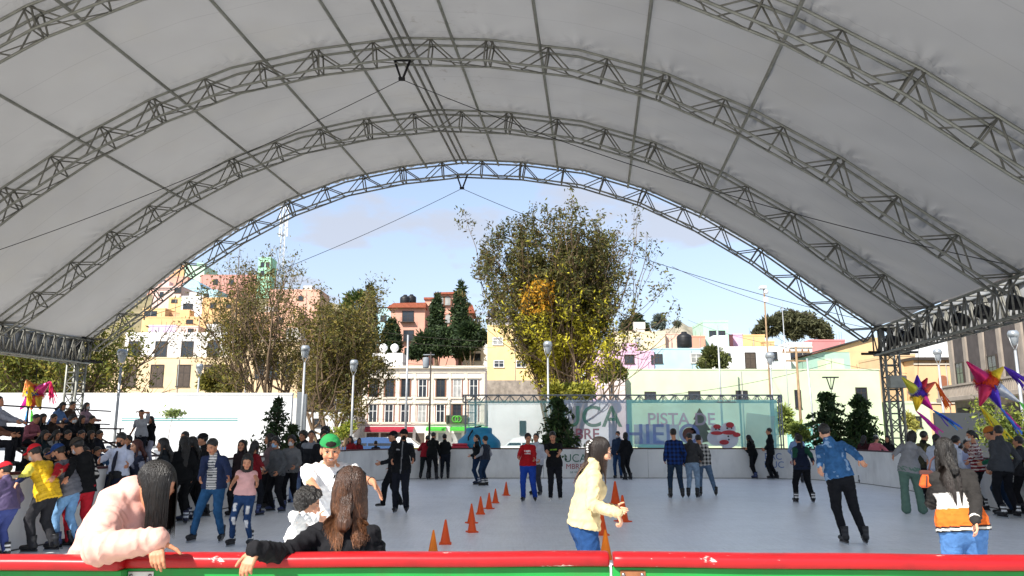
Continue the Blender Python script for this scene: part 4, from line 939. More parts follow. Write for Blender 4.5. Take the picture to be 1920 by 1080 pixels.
def window(root, x0, x1, z0, z1, y, style='dark', bars=True, sill=True):
    fm = {'dark': M_dframe, 'white': M_wframe, 'brown': M_bframe, 'shutter': M_dframe, 'curtain': M_wframe}[style]; gm = {'shutter': M_shut, 'curtain': M_glassl}.get(style, M_glass)
    w_, h_ = x1 - x0, z1 - z0; t = min(.09, w_ * .1); mb = MB()
    mb.box((x0 - t, y - .07, z0), (x0, y + .1, z1)); mb.box((x1, y - .07, z0), (x1 + t, y + .1, z1)); mb.box((x0 - t, y - .07, z1 + .002), (x1 + t, y + .1, z1 + t))
    if sill: mb.box((x0 - t * 1.6, y - .14, z0 - .1), (x1 + t * 1.6, y + .1, z0 - .002))
    if bars:
        mb.box((x0 + w_ / 2 - .03, y - .045, z0 + .002), (x0 + w_ / 2 + .03, y + .02, z1 - .002)); mb.box((x0 + .002, y - .04, z0 + h_ * .62), (x1 - .002, y + .02, z0 + h_ * .62 + .05))
    f = mb.build('window', fm, root); p = MB(); p.box((x0 + .002, y - .03, z0 + .002), (x1 - .002, y + .05, z1 - .002)); p.build('pane', gm, f); return f
def bld(label, x0, x1, yt, D, color, depth=8, yb=None, wins=(), style='dark', name='house', cat='house', group=None, parapet=.25, roofm=None, zb=None, dirt=.35, bands=(), pcol=None, sill=True):
    """a rectangular house whose front shows between x0..x1, roof edge at yt, at distance D"""
    a = W(x0, yt, D); b = W(x1, yt, D); zt = a[2]; Wd = b[0] - a[0]
    gz = zb if zb is not None else (min(hill_z(a[0], D), hill_z(b[0], D), hill_z(a[0], D + depth)) - 1.0 if D > 91 else 0)
    if yb is not None: gz = min(gz, W(x0, yb, D)[2])
    root = empty(name, (a[0], D, gz), 0, label, cat, group); h = zt - gz; m = color if not isinstance(color, str) else stucco(color, dirt)
    mb = MB(); mb.box((0, 0, 0), (Wd, depth, h)); mb.build('wall', m, root)
    if parapet:
        t = .14; mb = MB()
        for lo, hi in (((-.04, -.04, h + .002), (Wd + .04, t, h + parapet)), ((-.04, depth - t, h + .002), (Wd + .04, depth + .04, h + parapet)), ((-.04, t + .002, h + .002), (t, depth - t - .002, h + parapet)), ((Wd - t, t + .002, h + .002), (Wd + .04, depth - t - .002, h + parapet))): mb.box(lo, hi)
        mb.build('parapet', pcol if pcol is not None else m, root)
    rr = random.Random(int(x0 * 7 + yt * 13))
    if parapet and name in ('house', 'long_building') and Wd > 2.5:
        mb = MB()
        for _ in range(3 + int(Wd / 4)): x = rr.uniform(.2, Wd - .2); mb.tube([(x, .07, h + parapet), (x + rr.uniform(-.05, .05), .07, h + parapet + rr.uniform(.4, 1.1))], .018, 4)
        mb.build('rebar', M_dframe, root); mb = MB(); x = rr.uniform(.3, Wd - .3); mb.tube([(x, -.05, .2), (x, -.05, h - .1)], .05, 6); mb.build('drainpipe', M_pipe, root)
        if Wd > 4 and rr.random() < .7: x = rr.uniform(.3, Wd - 2.2); mb = MB(); mb.box((x, 2.2, h + .002), (x + 1.8, 4.4, h + rr.uniform(1.2, 2.0))); mb.box((x - .1, 2.1, h + 2.002), (x + 1.9, 4.5, h + 2.1)) if False else None; mb.build('stair_head', m if rr.random() < .5 else stucco('#b0aaa4'), root)
    for bz in bands:
        z = W(x0, bz, D)[2] - gz; mb = MB(); mb.box((-.06, -.12, z), (Wd + .06, -.002, z + .16)); mb.build('moulding', M_cornice, root)
    for wn in wins:
        st = wn[4] if len(wn) > 4 else style
        p = W(wn[0], wn[2], D); q = W(wn[1], wn[3], D); x_ = W(wn[0], (wn[2] + wn[3]) / 2, D)[0]; x2 = W(wn[1], (wn[2] + wn[3]) / 2, D)[0]
        window(root, x_ - a[0], x2 - a[0], q[2] - gz, p[2] - gz, 0, st, bars=(wn[1] - wn[0]) > 9, sill=sill)
    return root, a, gz, h, Wd
def tank(x, y, D, r, label, m=None, cat='water tank', name='water_tank'):
    p = W(x, y, D); mb = MB(); mb.lathe([(0, r * 2.1), (r * .35, r * 2.08), (r * .4, r * 1.9), (r * .9, r * 1.6), (r, r * 1.4), (r, .05), (r * .95, 0), (0, 0)], n=16)
    for z in (.4, .8, 1.2): mb.lathe([(r, r * z), (r * 1.03, r * z + .03), (r, r * z + .06)], n=16)
    tag(mb.build(name, m or M_tank, None, (p[0], D + 1, p[2])), label, cat)
# left: long white-over-cream house behind the wall
cw = [(x, x + w_, 685, 724, 'shutter') for x, w_ in ((82, 20), (182, 21), (233, 21), (283, 22), (333, 22), (383, 20))]
r_, a_, g_, h_, w_ = bld('long cream house with shuttered windows behind the white wall', 72, 440, 672, 90, '#cfae78', 9, wins=cw, style='shutter', parapet=.15)
bld('white upper storey with four dark windows set back on the cream house', 236, 441, 628, 93, '#d8d6d4', 6, zb=W(300, 680, 93)[2], wins=[(x, x + 20, 641, 669, 'dark') for x in (242, 292, 341, 390)], parapet=.3)
bld('cream house with tall dark windows half hidden by the bare branchy trees', 441, 562, 641, 91, '#c9a66c', 8, wins=[(451, 460, 664, 677), (480, 495, 672, 709), (506, 521, 672, 709), (534, 547, 672, 709)], parapet=.3, bands=(640,))
bld('low white building with a flat canopy seen under the bare trees', 470, 665, 778, 86, '#c9c7c2', 5, wins=[(590, 606, 786, 800)], parapet=.3)
# left hillside
HG = 'coloured houses stepping up the hillside'
bld('orange house highest on the hillside beside the canopy edge', 306, 346, 492, 205, '#d08a3c', 9, group=HG, wins=[(318, 326, 503, 512)])
bld('mint green house high on the hillside next to the orange one', 347, 384, 499, 203, '#9fcfae', 9, group=HG)
bld('wide salmon house near the top of the hillside', 278, 352, 520, 190, '#c77b58', 9, group=HG, wins=[(286, 294, 526, 536), (303, 310, 526, 536)])
bld('long brick-red house at the hilltop partly behind branches', 376, 480, 517, 192, '#b8644c', 9, group=HG, wins=[(400, 408, 524, 533), (430, 438, 524, 533)])
r_, a_, g_, h_, w_ = bld('light blue house with a barrel roof on the hillside', 340, 376, 541, 182, '#7fb2c9', 8, group=HG, wins=[(345, 352, 545, 552)], parapet=.01)
mb = MB(); pl = [(w_ / 2 - w_ / 2 * math.cos(math.pi * t / 14), h_ + .02 + 2.2 * math.sin(math.pi * t / 14)) for t in range(15)]; mb.prism(pl, 0, 8); mb.build('roof', stucco('#7fb2c9'), r_)
bld('small turquoise house beside the blue barrel roof', 377, 408, 545, 180, '#93c4cf', 8, group=HG, wins=[(384, 391, 551, 558)])
bld('pale pink house on the hillside by the canopy truss', 288, 340, 538, 172, '#cfa79c', 9, group=HG, wins=[(300, 306, 548, 556), (328, 339, 540, 549)])
bld('small golden house with a brown terrace on the hillside', 317, 342, 560, 163, '#d6a548', 7, group=HG, wins=[(322, 332, 562, 567)])
bld('white house with one wide window on the hillside', 341, 381, 557, 160, '#cfd3d6', 8, group=HG, wins=[(344, 361, 570, 579)])
bld('yellow hillside house with a dark mural window', 268, 310, 580, 150, '#d2a455', 8, group=HG, wins=[(271, 293, 584, 598)])
bld('terrace house with an orange wall and railings mid hillside', 309, 345, 588, 152, '#c98a45', 7, group=HG, wins=[(313, 322, 593, 599)])
bld('amber house behind the bare branches mid hillside', 380, 450, 560, 158, '#d09a3e', 9, group=HG, wins=[(395, 405, 568, 577), (425, 433, 568, 577)])
bld('wide orange house low on the hillside', 272, 396, 596, 140, '#d29a44', 8, group=HG, wins=[(350, 361, 600, 606)])
bld('lilac house just above the white upper storey', 279, 330, 612, 128, '#b79fc4', 8, group=HG)
bld('pale rose house beside the lilac one', 330, 372, 614, 127, '#cba59a', 8, group=HG, wins=[(353, 362, 617, 624)])
bld('golden yellow house with dark windows behind the bare branches', 392, 470, 598, 130, '#cf9f45', 8, group=HG, wins=[(400, 412, 604, 613), (425, 437, 604, 613), (448, 460, 604, 613)])
bld('peach house right of the mint tower behind branches', 470, 560, 588, 135, '#c98f62', 8, group=HG, wins=[(490, 500, 596, 605), (520, 530, 596, 605)])
bld('pale salmon house seen through the middle of the bare tree', 505, 600, 545, 150, '#c78a6a', 8, group=HG, wins=[(520, 528, 555, 563), (560, 568, 555, 563)])
r_, a_, g_, h_, w_ = bld('mint green water tower block rising behind the bare trees', 485, 508, 484, 190, '#7fc9a0', 5, group=HG, wins=[(489, 495, 492, 500), (499, 505, 492, 500), (489, 495, 508, 516)], name='tower_block', cat='tower')
p = W(525, 560, 196); o = empty('radio_mast', p, 0, 'tall white lattice radio mast above the hillside houses', 'mast'); mb = MB(); ht = W(525, 385, 196)[2] - p[2]
for q in ((-.7, -.4), (.7, -.4), (0, .8)): mb.tube([(q[0], q[1], 0), (q[0] * .5, q[1] * .5, ht)], .09, 5)
for i in range(18):
    z = ht * i / 18; s1 = 1 - .5 * i / 18; Q = [(-.7, -.4), (.7, -.4), (0, .8)]
    for j in range(3): a, b = Q[j], Q[(j + 1) % 3]; mb.tube([(a[0] * s1, a[1] * s1, z), (b[0] * s1, b[1] * s1, z + ht / 18)], .05, 4)
mb.build('lattice', mat('mast_white', '#c9ccd0', .6, .1), o); mb = MB()
for z, q in ((.97, .9), (.88, 1.1), (.8, .9), (.70, 1.0)):
    for s in (-1, 1): mb.box((s * q - .18, -.3, ht * z - 1.1), (s * q + .18, 0, ht * z + 1.1), bev=.05); mb.tube([(0, 0, ht * z), (s * q, -.1, ht * z)], .06, 4)
mb.build('antenna', mat('mast_white', '#c9ccd0'), o)
# centre hill
bld('light blue cottage with a grey roof left of the orange villa', 704, 735, 578, 150, '#8fbcc4', 7, wins=[(714, 724, 592, 602)], pcol=M_tank)
r_, a_, g_, h_, w_ = bld('orange villa with red tiled roof and dark framed windows on the hill', 733, 797, 578, 132, '#b8714e', 9, wins=[(755, 775, 584, 603), (757, 775, 620, 639), (759, 771, 653, 672)], parapet=.01, name='villa')
mb = MB(); mb.prism([(-.6, h_ + .02), (w_ + .2, h_ + .02), (w_ + .2, h_ + .9), (.5, h_ + .8)], -.7, 9.5); mb.build('roof', M_tile, r_)
for z in (604, 640): zz_ = W(760, z, 132)[2] - g_; mb = MB(); mb.box((1.7, -.7, zz_ - .1), (4.2, -.002, zz_)); [mb.tube([(1.75 + .2 * i, -.66, zz_), (1.75 + .2 * i, -.66, zz_ + .8)], .02, 4) for i in range(13)]; mb.build('balcony', M_dframe, r_)
r_, a_, g_, h_, w_ = bld('orange tower house with arched windows and a dark tiled roof', 797, 856, 562, 134, '#bd7450', 8, wins=[(808, 816, 567, 577, 'white')], parapet=.01, name='villa')
xx = lambda px, py=580: W(px, py, 134)[0] - a_[0]; zz_ = lambda py: W(830, py, 134)[2] - g_
mb = MB(); mb.box((xx(817), -.4, zz_(562)), (xx(855), 6, zz_(553))); mb.build('tower_wall', stucco('#bd7450'), r_)
mb = MB(); mb.prism([(xx(813), zz_(553)), (xx(859), zz_(553)), (xx(855), zz_(549)), (xx(818), zz_(550))], -1, 6.6); mb.build('roof', M_tile, r_)
mb = MB(); mb.box((-.2, -.3, zz_(562) + .02), (xx(816), 8, zz_(558))); mb.build('roof', M_tile, r_)
for (px0, px1, py0, py1) in ((822, 832, 556, 573), (834, 845, 556, 573), (835, 845, 589, 606)):
    x0, x1, z0, z1 = xx(px0), xx(px1), zz_(py1), zz_(py0); rr = (x1 - x0) / 2; P_ = lambda k: [(x0 - k, z0)] + [((x0 + x1) / 2 - (rr + k) * math.cos(math.pi * t / 10), z1 - rr + (rr + k) * math.sin(math.pi * t / 10)) for t in range(11)] + [(x1 + k, z0)]
    yf = -.45 if py0 < 580 else -.05; mb = MB(); mb.prism(P_(.12), yf, yf + .3); f = mb.build('window', M_bframe, r_); mb = MB(); mb.prism(P_(-.03)[::1], yf - .03, yf); mb.build('pane', M_glassl, f)
r_, a_, g_, h_, w_ = bld('orange wing with a steep red gable right of the tower house', 856, 885, 588, 136, '#b3694a', 7, wins=[(862, 869, 592, 599)], parapet=.01, name='villa')
mb = MB(); mb.prism([(-.4, h_ + .02), (w_ + .6, h_ + .02), (w_ + .1, h_ + 1.5), (w_ * .5, h_ + 2.0), (.2, h_ + 1.7)], -.6, 7); mb.build('roof', M_tile, r_)
bld('faded blue house with a brick base behind the dark pines', 886, 916, 592, 150, '#7f9fb4', 7, wins=[(892, 899, 597, 603)])
tank(758, 571, 140, .95, 'black water tank on the roof of the orange villa'); tank(770, 569, 142, .9, 'smaller black water tank behind the first on the villa roof'); tank(923, 596, 125, .8, 'black water tank on a brick stand above the yellow house')
bld('small white house with a barred window between pine trunks', 868, 914, 640, 112, '#cfcdca', 6, wins=[(884, 900, 664, 675)])
r_, a_, g_, h_, w_ = bld('yellow and white house with four windows above the stone wall', 914, 1040, 612, 104, '#d4b05c', 9, wins=[(925, 942, 634, 646, 'curtain'), (966, 985, 634, 646, 'curtain'), (927, 944, 677, 688, 'white'), (969, 985, 677, 688, 'white')], dirt=.3, parapet=.2)
mb = MB(); mb.add([(3.2, -.02, h_ - .1), (w_, -.02, h_ - .1), (w_, -.02, h_ - 6.6), (w_ - 1.3, -.02, h_ - 6.2), (4.4, -.02, h_ - 2.5)], [(4, 3, 2, 1, 0)]); mb.build('faded_paint', stucco('#d8d2c6', .2), r_)
mb = MB(); mb.box((.1, 1, h_ + .2), (w_ * .62, 8, h_ + 1.15)); mb.box((-.3, .6, h_ + 1.16), (w_ * .64, 8.4, h_ + 1.3)); mb.build('attic', stucco('#9a98a4'), r_)
bld('rubble stone retaining wall under the yellow house', 905, 1042, 713, 103, M_stone, 1.2, yb=760, name='retaining_wall', cat='wall', parapet=0)
bld('rubble stone and brick ruin left of the white facade', 560, 684, 700, 97, M_stone, 3, name='stone_ruin', cat='wall', parapet=0)
bld('grey garage shed with a tin roof left of the white facade', 634, 684, 789, 93, '#8d8b88', 4, name='shed', cat='shed', parapet=.1)
bld('low white building seen through the pale end of the banner', 915, 1140, 757, 68, '#cfcfcd', 6, wins=[(975, 985, 790, 812)], parapet=.15, name='low_building', cat='building')
# white roof block with two round tanks, above the white facade
r_, a_, g_, h_, w_ = bld('white rooftop block carrying two round white tanks', 699, 755, 662, 100, '#d4d2cf', 5, zb=6, wins=[(705, 718, 677, 683)], name='roof_block', parapet=.01)
for x, nm in ((719, 'left'), (740, 'right')):
    p = W(x, 653, 101); mb = MB(); mb.ball((0, 0, .05), .56, 16, sc=(1, 1, .95)); mb.lathe([(.3, -.55), (.3, -.3)], n=12); mb.lathe([(0, .62), (.16, .6), (.18, .48)], n=10)
    tag(mb.build('water_tank', mat('tank_white', '#d9d9d8', .5, .04), None, p), 'round white water tank on the white rooftop block, the one nearer the %s' % ('cypress trees' if nm == 'left' else 'orange villa'), 'water tank', 'round white rooftop tanks')
# white facade with two rows of windows
D = 90; r_, a_, g_, h_, w_ = bld('white two-row facade with brown-framed windows over maroon and green awnings', 681, 909, 690, D, '#d6cdbf', 9, dirt=.15, name='townhouse', cat='building', parapet=.01)
X = lambda px, py=750: W(px, py, D)[0] - a_[0]; Z = lambda py: W(795, py, D)[2]
for (y0, y1, ov) in ((691, 686, .35), (758, 756, .14), (796, 794.5, .14), (699, 697.5, .1)): mb = MB(); mb.box((-.1, -ov, Z(y0)), (w_ + .1, -.002, Z(y1))); mb.build('cornice', M_cornice, r_)
for px in (700, 730, 760, 792, 826, 857, 888):
    for (y0, y1) in ((712, 744), (759, 791)):
        x0, x1, z0, z1 = X(px) - .42, X(px) + .42, Z(y1), Z(y0); f = window(r_, x0, x1, z0, z1, 0, 'curtain' if (px + y0) % 3 == 0 else 'white' if (px + y0) % 3 == 1 else 'dark', True, False)
        mb = MB(); mb.box((x0 - .2, -.09, z0), (x0 - .11, -.002, z1)); mb.box((x1 + .11, -.09, z0), (x1 + .2, -.002, z1)); mb.build('surround', M_bframe, f)
        mb = MB(); mb.box((x0 - .4, -.22, z1 + .13), (x1 + .4, -.002, z1 + .3)); mb.build('lintel', M_cornice, f); mb = MB(); mb.box((x0 - .35, -.18, z0 - .22), (x1 + .35, -.002, z0 - .04)); mb.build('sill', M_cornice, f)
for px in (684, 715, 745, 776, 809, 842, 873, 905):
    mb = MB(); mb.box((X(px) - .22, -.07, Z(793)), (X(px) + .22, -.001, Z(700))); mb.build('pilaster', M_cornice, r_)
def awning(x0, x1, y0, y1, c):
    mb = MB(); mb.add([(X(x0), -.01, Z(y0)), (X(x1), -.01, Z(y0)), (X(x1), -1.1, Z(y1) + .25), (X(x0), -1.1, Z(y1) + .25), (X(x1), -1.1, Z(y1)), (X(x0), -1.1, Z(y1))], [(3, 2, 1, 0), (5, 4, 2, 3)]); mb.build('awning', mat('awning_' + c, c, .8, .1, 3), r_)
awning(687, 778, 800, 810, '#8a2333'); awning(801, 838, 800, 808, '#3f9a34'); awning(846, 921, 800, 808, '#3f9a34')
for x0, x1 in ((690, 712), (716, 740), (748, 775), (781, 797), (803, 819), (823, 836), (848, 866), (872, 890)): mb = MB(); mb.box((X(x0), -.05, 0.1), (X(x1), .02, Z(812))); mb.build('shop_opening', M_shut if x0 < 800 else M_glassl, r_)
sg = empty('shop_sign', (W(857, 786, D)[0], D - .35, Z(786)), 0, 'dark shop sign with a green ring emblem on the white facade', 'sign'); mb = MB(); mb.box((-1.25, 0, -.45), (1.25, .12, .45), bev=.02); mb.build('board', mat('sign_dark', '#3f4438', .5, .1), sg)
M_grn = mat('emblem_green', '#4a9a2e', .5, .05); mb = MB()
for k in (-.18, .18): mb.tube([(k + .34 * math.cos(t), -.03, .34 * math.sin(t)) for t in np.linspace(0, 6.283, 25)], .06, 6)
mb.build('emblem', M_grn, sg)
# right
M_ = W(1400, 700, 76)
bld('long pale mint building with small dark windows behind the banner', 1172, 1648, 694, 76, mat('mint_wall', '#bccaa8', .9, .08, .5, .12, 14, dirt=('#9aa088', .35), dscale=.3), 9, dirt=.15, wins=[(1210, 1228, 736, 748), (1292, 1311, 735, 748), (1381, 1400, 734, 747), (1491, 1501, 732, 764), (1606, 1624, 728, 752)], name='long_building', cat='building', parapet=.12)
r_, a_, g_, h_, w_ = bld('small pinkish shed with a sloping roof at the end of the mint building', 1134, 1172, 722, 75, '#c4b0a8', 7, name='shed', cat='shed', parapet=.01, wins=[(1145, 1149, 720, 735)])
mb = MB(); mb.prism([(0, h_ + .01), (w_, h_ + .01), (w_, h_ + 1.4), (w_ * .55, h_ + 1.3)], 0, 7); mb.build('gable', stucco('#c9b8b4'), r_)
bld('pink house with barred windows above the mint building', 1108, 1226, 660, 96, '#c795b4', 8, wins=[(1172, 1188, 666, 681), (1221, 1225, 666, 681)], parapet=.15)
bld('light blue house beside the pink one above the mint building', 1226, 1320, 655, 96.2, '#8fb9c6', 8, wins=[(1228, 1241, 665, 680), (1296, 1315, 664, 680, 'curtain')], parapet=.15)
bld('white house with a dark doorway above the mint building', 1320, 1481, 652, 96.4, '#cfcfd0', 8, wins=[(1362, 1369, 663, 673), (1398, 1416, 662, 691, 'shutter'), (1442, 1456, 661, 674)], parapet=.15)
bld('cream house with a corner tower edge behind the big tree', 1150, 1247, 624, 116, '#d6c295', 8, parapet=.2, wins=[(1190, 1200, 634, 648, 'curtain')])
bld('peach wall house between the cream house and the orange wall', 1247, 1283, 627, 117, '#d0a589', 8, parapet=.2)
bld('orange wall house under the dry hill', 1283, 1322, 632, 118, '#c9703f', 8, parapet=.2)
r_, a_, g_, h_, w_ = bld('mint green tower house with two dark openings on the skyline', 1318, 1365, 605, 119, '#8fc4a6', 7, wins=[(1331, 1342, 621, 648), (1347, 1359, 621, 648)], name='tower_house', cat='house', parapet=.4)
bld('small red house right of the mint tower', 1365, 1374, 630, 121, '#b84a3f', 8); bld('pink house with railings right of the mint tower', 1374, 1392, 629, 122, '#c495b5', 8)
bld('ochre yellow house right of the pink railings house', 1392, 1434, 630, 122, '#d0a045', 8); bld('low ochre house stepping down from the yellow one', 1434, 1452, 642, 120, '#c99a48', 8)
tank(1287, 650, 96, .95, 'squat black water tank on the light blue roof')
bld('white house with a yellow window between the poles and the red house', 1480, 1522, 645, 99, '#cfccc2', 7, wins=[(1483, 1515, 660, 672)], bands=(652,))
bld('red house with white tanks behind the mint and ochre gable', 1520, 1584, 640, 104, '#b3433f', 8, dirt=.2)
r_, a_, g_, h_, w_ = bld('mint and ochre warehouse with a long sloping roof', 1546, 1648, 660, 90, '#7fae94', 10, name='warehouse', cat='building', parapet=.01, dirt=.25)
mb = MB(); mb.prism([(0, h_ + .01), (w_, h_ + .01), (w_, h_ + 1.7), (w_ * .9, h_ + 1.72), (0, h_ + .1)], 0, 10); mb.build('gable', stucco('#c39a52'), r_)
mb = MB(); mb.box((w_ * .46, -.03, 0), (w_, -.002, h_ + .01)); mb.build('ochre_wall', stucco('#c39a52'), r_); mb = MB(); mb.prism([(-.4, h_ + .1), (w_ * .9, h_ + 1.74), (w_ * .9, h_ + 1.9), (-.4, h_ + .26)], -.4, 10.2); mb.build('roof', M_dframe, r_)
bld('wide white warehouse with a flat roof behind the lattice tower', 1652, 1775, 634, 100, '#d2d2d0', 10, parapet=.1)
bld('tall narrow ochre house right of the lattice tower', 1674, 1716, 668, 80, '#c79a58', 8, dirt=.4)
r_, a_, g_, h_, w_ = bld('orange house with a dark cornice and an arched window by the palace', 1713, 1790, 676, 78, '#cf9a52', 8, bands=(684, 757), parapet=.01)
mb = MB(); mb.box((-.3, -.4, h_ + .01), (w_, 8, h_ + .3)); mb.build('cornice', M_dframe, r_)
xa = W(1768, 712, 78)[0] - a_[0]; mb = MB(); mb.prism([(xa - .5, 4.4)] + [(xa - .5 * math.cos(math.pi * t / 8), 6.9 + .5 * math.sin(math.pi * t / 8)) for t in range(9)] + [(xa + .5, 4.4)], -.06, .05); mb.build('window', M_bframe, r_)
bld('pale green single-storey house behind the striped piñata', 1682, 1742, 757, 74, '#b4c49a', 6, wins=[(1698, 1726, 782, 800)])
bld('low turquoise wall behind the conifers and the boy at the boards', 1478, 1560, 795, 58, '#2f9c94', .4, name='garden_wall', cat='wall', parapet=0, dirt=.1)
bld('grey metal hoarding behind the piñatas and the right-side crowd', 1752, 1890, 774, 36, mat('hoarding', '#34373a', .6, .06, 1), .15, name='hoarding', cat='hoarding', parapet=0)
# the long white wall on the left
wl = empty('white_wall', (W(-40, 745, 40)[0], 40, 0), 0, 'long white wall with a thin green stripe behind the seated crowd', 'wall'); Lw = W(548, 738, 40)[0] - W(-40, 745, 40)[0]; hw_ = W(300, 740, 40)[2]
mb = MB(); mb.box((0, 0, 0), (Lw, .25, hw_)); mb.build('panel', mat('white_wall_paint', '#cfd1d3', .8, .04, .6, dirt=('#a8aaac', .3), dscale=.5), wl)
mb = MB(); mb.box((-.02, -.04, hw_ + .002), (Lw + .02, .29, hw_ + .09)); mb.build('coping', M_wframe, wl)
x0 = W(228, 787, 40)[0] - W(-40, 745, 40)[0]; x1 = W(446, 785, 40)[0] - W(-40, 745, 40)[0]; zs = W(300, 786, 40)[2]; mb = MB(); mb.box((x0, -.006, zs), (x1, -.001, zs + .045)); mb.box((x0, -.006, zs - .10), (x1, -.001, zs - .045)); mb.build('stripe', mat('stripe_green', '#3f7f7e', .7, .1), wl)
gp = empty('gate_pillar', (W(567, 780, 39.5)[0], 39.5, 0), 0, 'dark grey metal gate pillar at the end of the white wall', 'pillar'); mb = MB(); zt = W(567, 735, 39.5)[2]
mb.box((-.32, 0, 0), (-.06, .3, zt), bev=.01); mb.box((.0, .05, 0), (.14, .25, zt - .1), bev=.01); mb.build('posts', mat('pillar_grey', '#6d7277', .5, .1, metal=.3), gp); mb = MB(); mb.box((-.34, -.02, zt * .48), (-.04, .32, zt * .5)); mb.build('hinge', M_black, gp)
fe = empty('iron_fence', (W(640, 800, 70)[0], 70, 0), 0, 'dark iron bar fence left of the white facade', 'fence'); Lf = W(684, 800, 70)[0] - W(640, 800, 70)[0]; mb = MB()
for i in range(22): mb.tube([(Lf * i / 21, 0, 0), (Lf * i / 21, 0, 2.6)], .025, 4)
for z in (.3, 2.4): mb.tube([(0, 0, z), (Lf, 0, z)], .03, 4)
mb.build('bars', M_dframe, fe)
# stone palace on the right: its long front turned towards the rink
M_pal = mat('grey_quarry_stone', '#8f857b', .9, .14, 1.2, .3, 5, dirt=('#6a625c', .6), dscale=.5); M_pald = mat('dark_stone_panel', '#4a4443', .85, .2, 2, .2, 6)
pa = W(1766, 590, 66); pb = np.array([W(2131, 590, 40)[0], 40., 0]); d = pb[:2] - pa[:2]; Lp = np.linalg.norm(d); pan = math.atan2(d[1], d[0]); zc = pa[2]
pal = empty('stone_palace', (pa[0], pa[1], 0), pan, 'grey stone palace with tall pilasters and dark panels beside the piñatas', 'palace')
mb = MB(); mb.box((0, .3, 0), (Lp, 14, zc - .2)); mb.build('wall', M_pal, pal)
mb = MB(); mb.box((-.8, -.5, zc - .2), (Lp + 1, 14.5, zc + .2)); mb.box((-.5, -.2, zc - .55), (Lp + 1, 14.2, zc - .202)); mb.box((-.2, .08, zc - 1.7), (Lp, .296, zc - .56)); mb.build('cornice', M_pal, pal)
mb = MB(); mb.box((0, .4, zc + .202), (Lp, 13, zc + 1.5)); mb.build('attic_panel', M_pald, pal); mb = MB()
for i in range(5): x = Lp * i / 4; mb.box((x - .6, .25, zc + .202), (x + .6, 1.2, zc + 1.9), bev=.05)
mb.box((-.3, .3, zc + 1.502), (Lp, 13.2, zc + 1.75)); mb.build('attic', M_pal, pal)
for i in range(9):
    x = Lp * (i + .08) / 8.5; wd = .55 if i % 2 else .8; mb = MB(); mb.box((x, .10, zc - 6.9), (x + wd, .298, zc - 1.72), bev=.03); mb.box((x - .12, .02, zc - 2.2), (x + wd + .12, .296, zc - 1.75), bev=.03); mb.build('pilaster', M_pal, pal)
    x2 = x + wd + .12; x3 = Lp * (i + 1.0) / 8.5
    if x3 - x2 > .5:
        mb = MB(); mb.box((x2, .2, zc - 6.8), (x3, .299, zc - 1.9)); mb.build('dark_panel', M_pald, pal)
        if i % 2 == 0: f = window(pal, x2 + .3, x3 - .25, zc - 6.6, zc - 4.4, .16, 'dark')
mb = MB(); mb.box((-.4, -1.0, zc - 7.5), (Lp, .296, zc - 7.15), bev=.03); mb.build('balcony', M_pal, pal)
mb = MB()
for i in range(90): x = -.2 + Lp * i / 90; mb.box((x, -.9, zc - 7.148), (x + .1, -.75, zc - 6.35))
mb.box((-.3, -.95, zc - 6.348), (Lp, -.7, zc - 6.2)); mb.build('balustrade', M_pal, pal)
for i in range(6):
    x = Lp * (i + .2) / 6; mb = MB(); mb.box((x, .1, 0), (x + Lp / 12, .299, zc - 8.0)); mb.build('dark_panel', M_pald, pal)
# ------------------------------------------------------------------ street furniture
M_pole = mat('pole_grey', '#a7aaac', .45, .08, metal=.4); M_wood = mat('pole_wood', '#8a7358', .85, .2, 3, .2, 20); M_lampg = mat('lamp_globe', '#c9cdd0', .25, .05, spec=.5)
def lamp(px, ytop, D, label, w=10):
    p = W(px, ytop, D); root = empty('street_lamp', (p[0], D, 0), 0, label, 'street lamp', 'cone-headed plaza street lamps'); h = p[2]; s = w * .8 * D / 1450
    mb = MB(); mb.tube([(0, 0, 0), (0, 0, h - s * 3.6)], [.075, .05], 8); mb.lathe([(.16, 0), (.16, .04), (.1, .12), (.08, .5)], n=10); mb.build('pole', M_pole, root)
    mb = MB()
    for k in (-1, 1): mb.tube([(0, 0, h - s * 3.7), (k * s * .55, 0, h - s * 2.6), (k * s * .85, 0, h - s * 1.2)], s * .07, 5)
    mb.build('bracket', M_pole, root)
    mb = MB(); mb.lathe([(0, h + .02), (s * .7, h), (s * .95, h - s * .45), (s * .95, h - s * 1.1), (0, h - s * 1.1)], n=14); mb.build('lamp_head', mat('lamp_metal', '#9ea4a8', .35, .05, metal=.5), root)
    mb = MB(); mb.lathe([(s * .8, h - s * 1.11), (s * .3, h - s * 2.6), (0, h - s * 2.7)], n=12); mb.build('diffuser', mat('lamp_clear', '#c4cbd0', .1, .03, transl=.5), root)
for px, yt, D, l, w_ in ((230, 655, 33, 'tall lamp in front of the white wall beside the standing man in grey', 12), (375, 682, 46, 'lamp head showing above the white wall left of the round bush', 9), (462, 697, 55, 'small lamp head above the white wall right of the round bush', 8), (573, 648, 38, 'tall lamp beside the gate pillar and the bare trees', 11),
                         (664, 675, 42, 'lamp on a white pole in front of the stone ruin', 10), (632, 721, 60, 'small lamp behind the second bare tree', 6), (1027, 640, 44, 'tallest of the three lamps in front of the big leafy tree', 11), (1043, 668, 52, 'middle lamp of the three in front of the big leafy tree', 8), (1066, 685, 58, 'shortest lamp of the three in front of the big leafy tree', 7),
                         (1443, 661, 44, 'lamp in front of the white house above the banner end', 11), (1757, 655, 40, 'lamp with a flat head beside the orange house', 10), (1899, 620, 30, 'lamp in front of the stone palace by the large piñata', 13)): lamp(px, yt, D, l, w_)
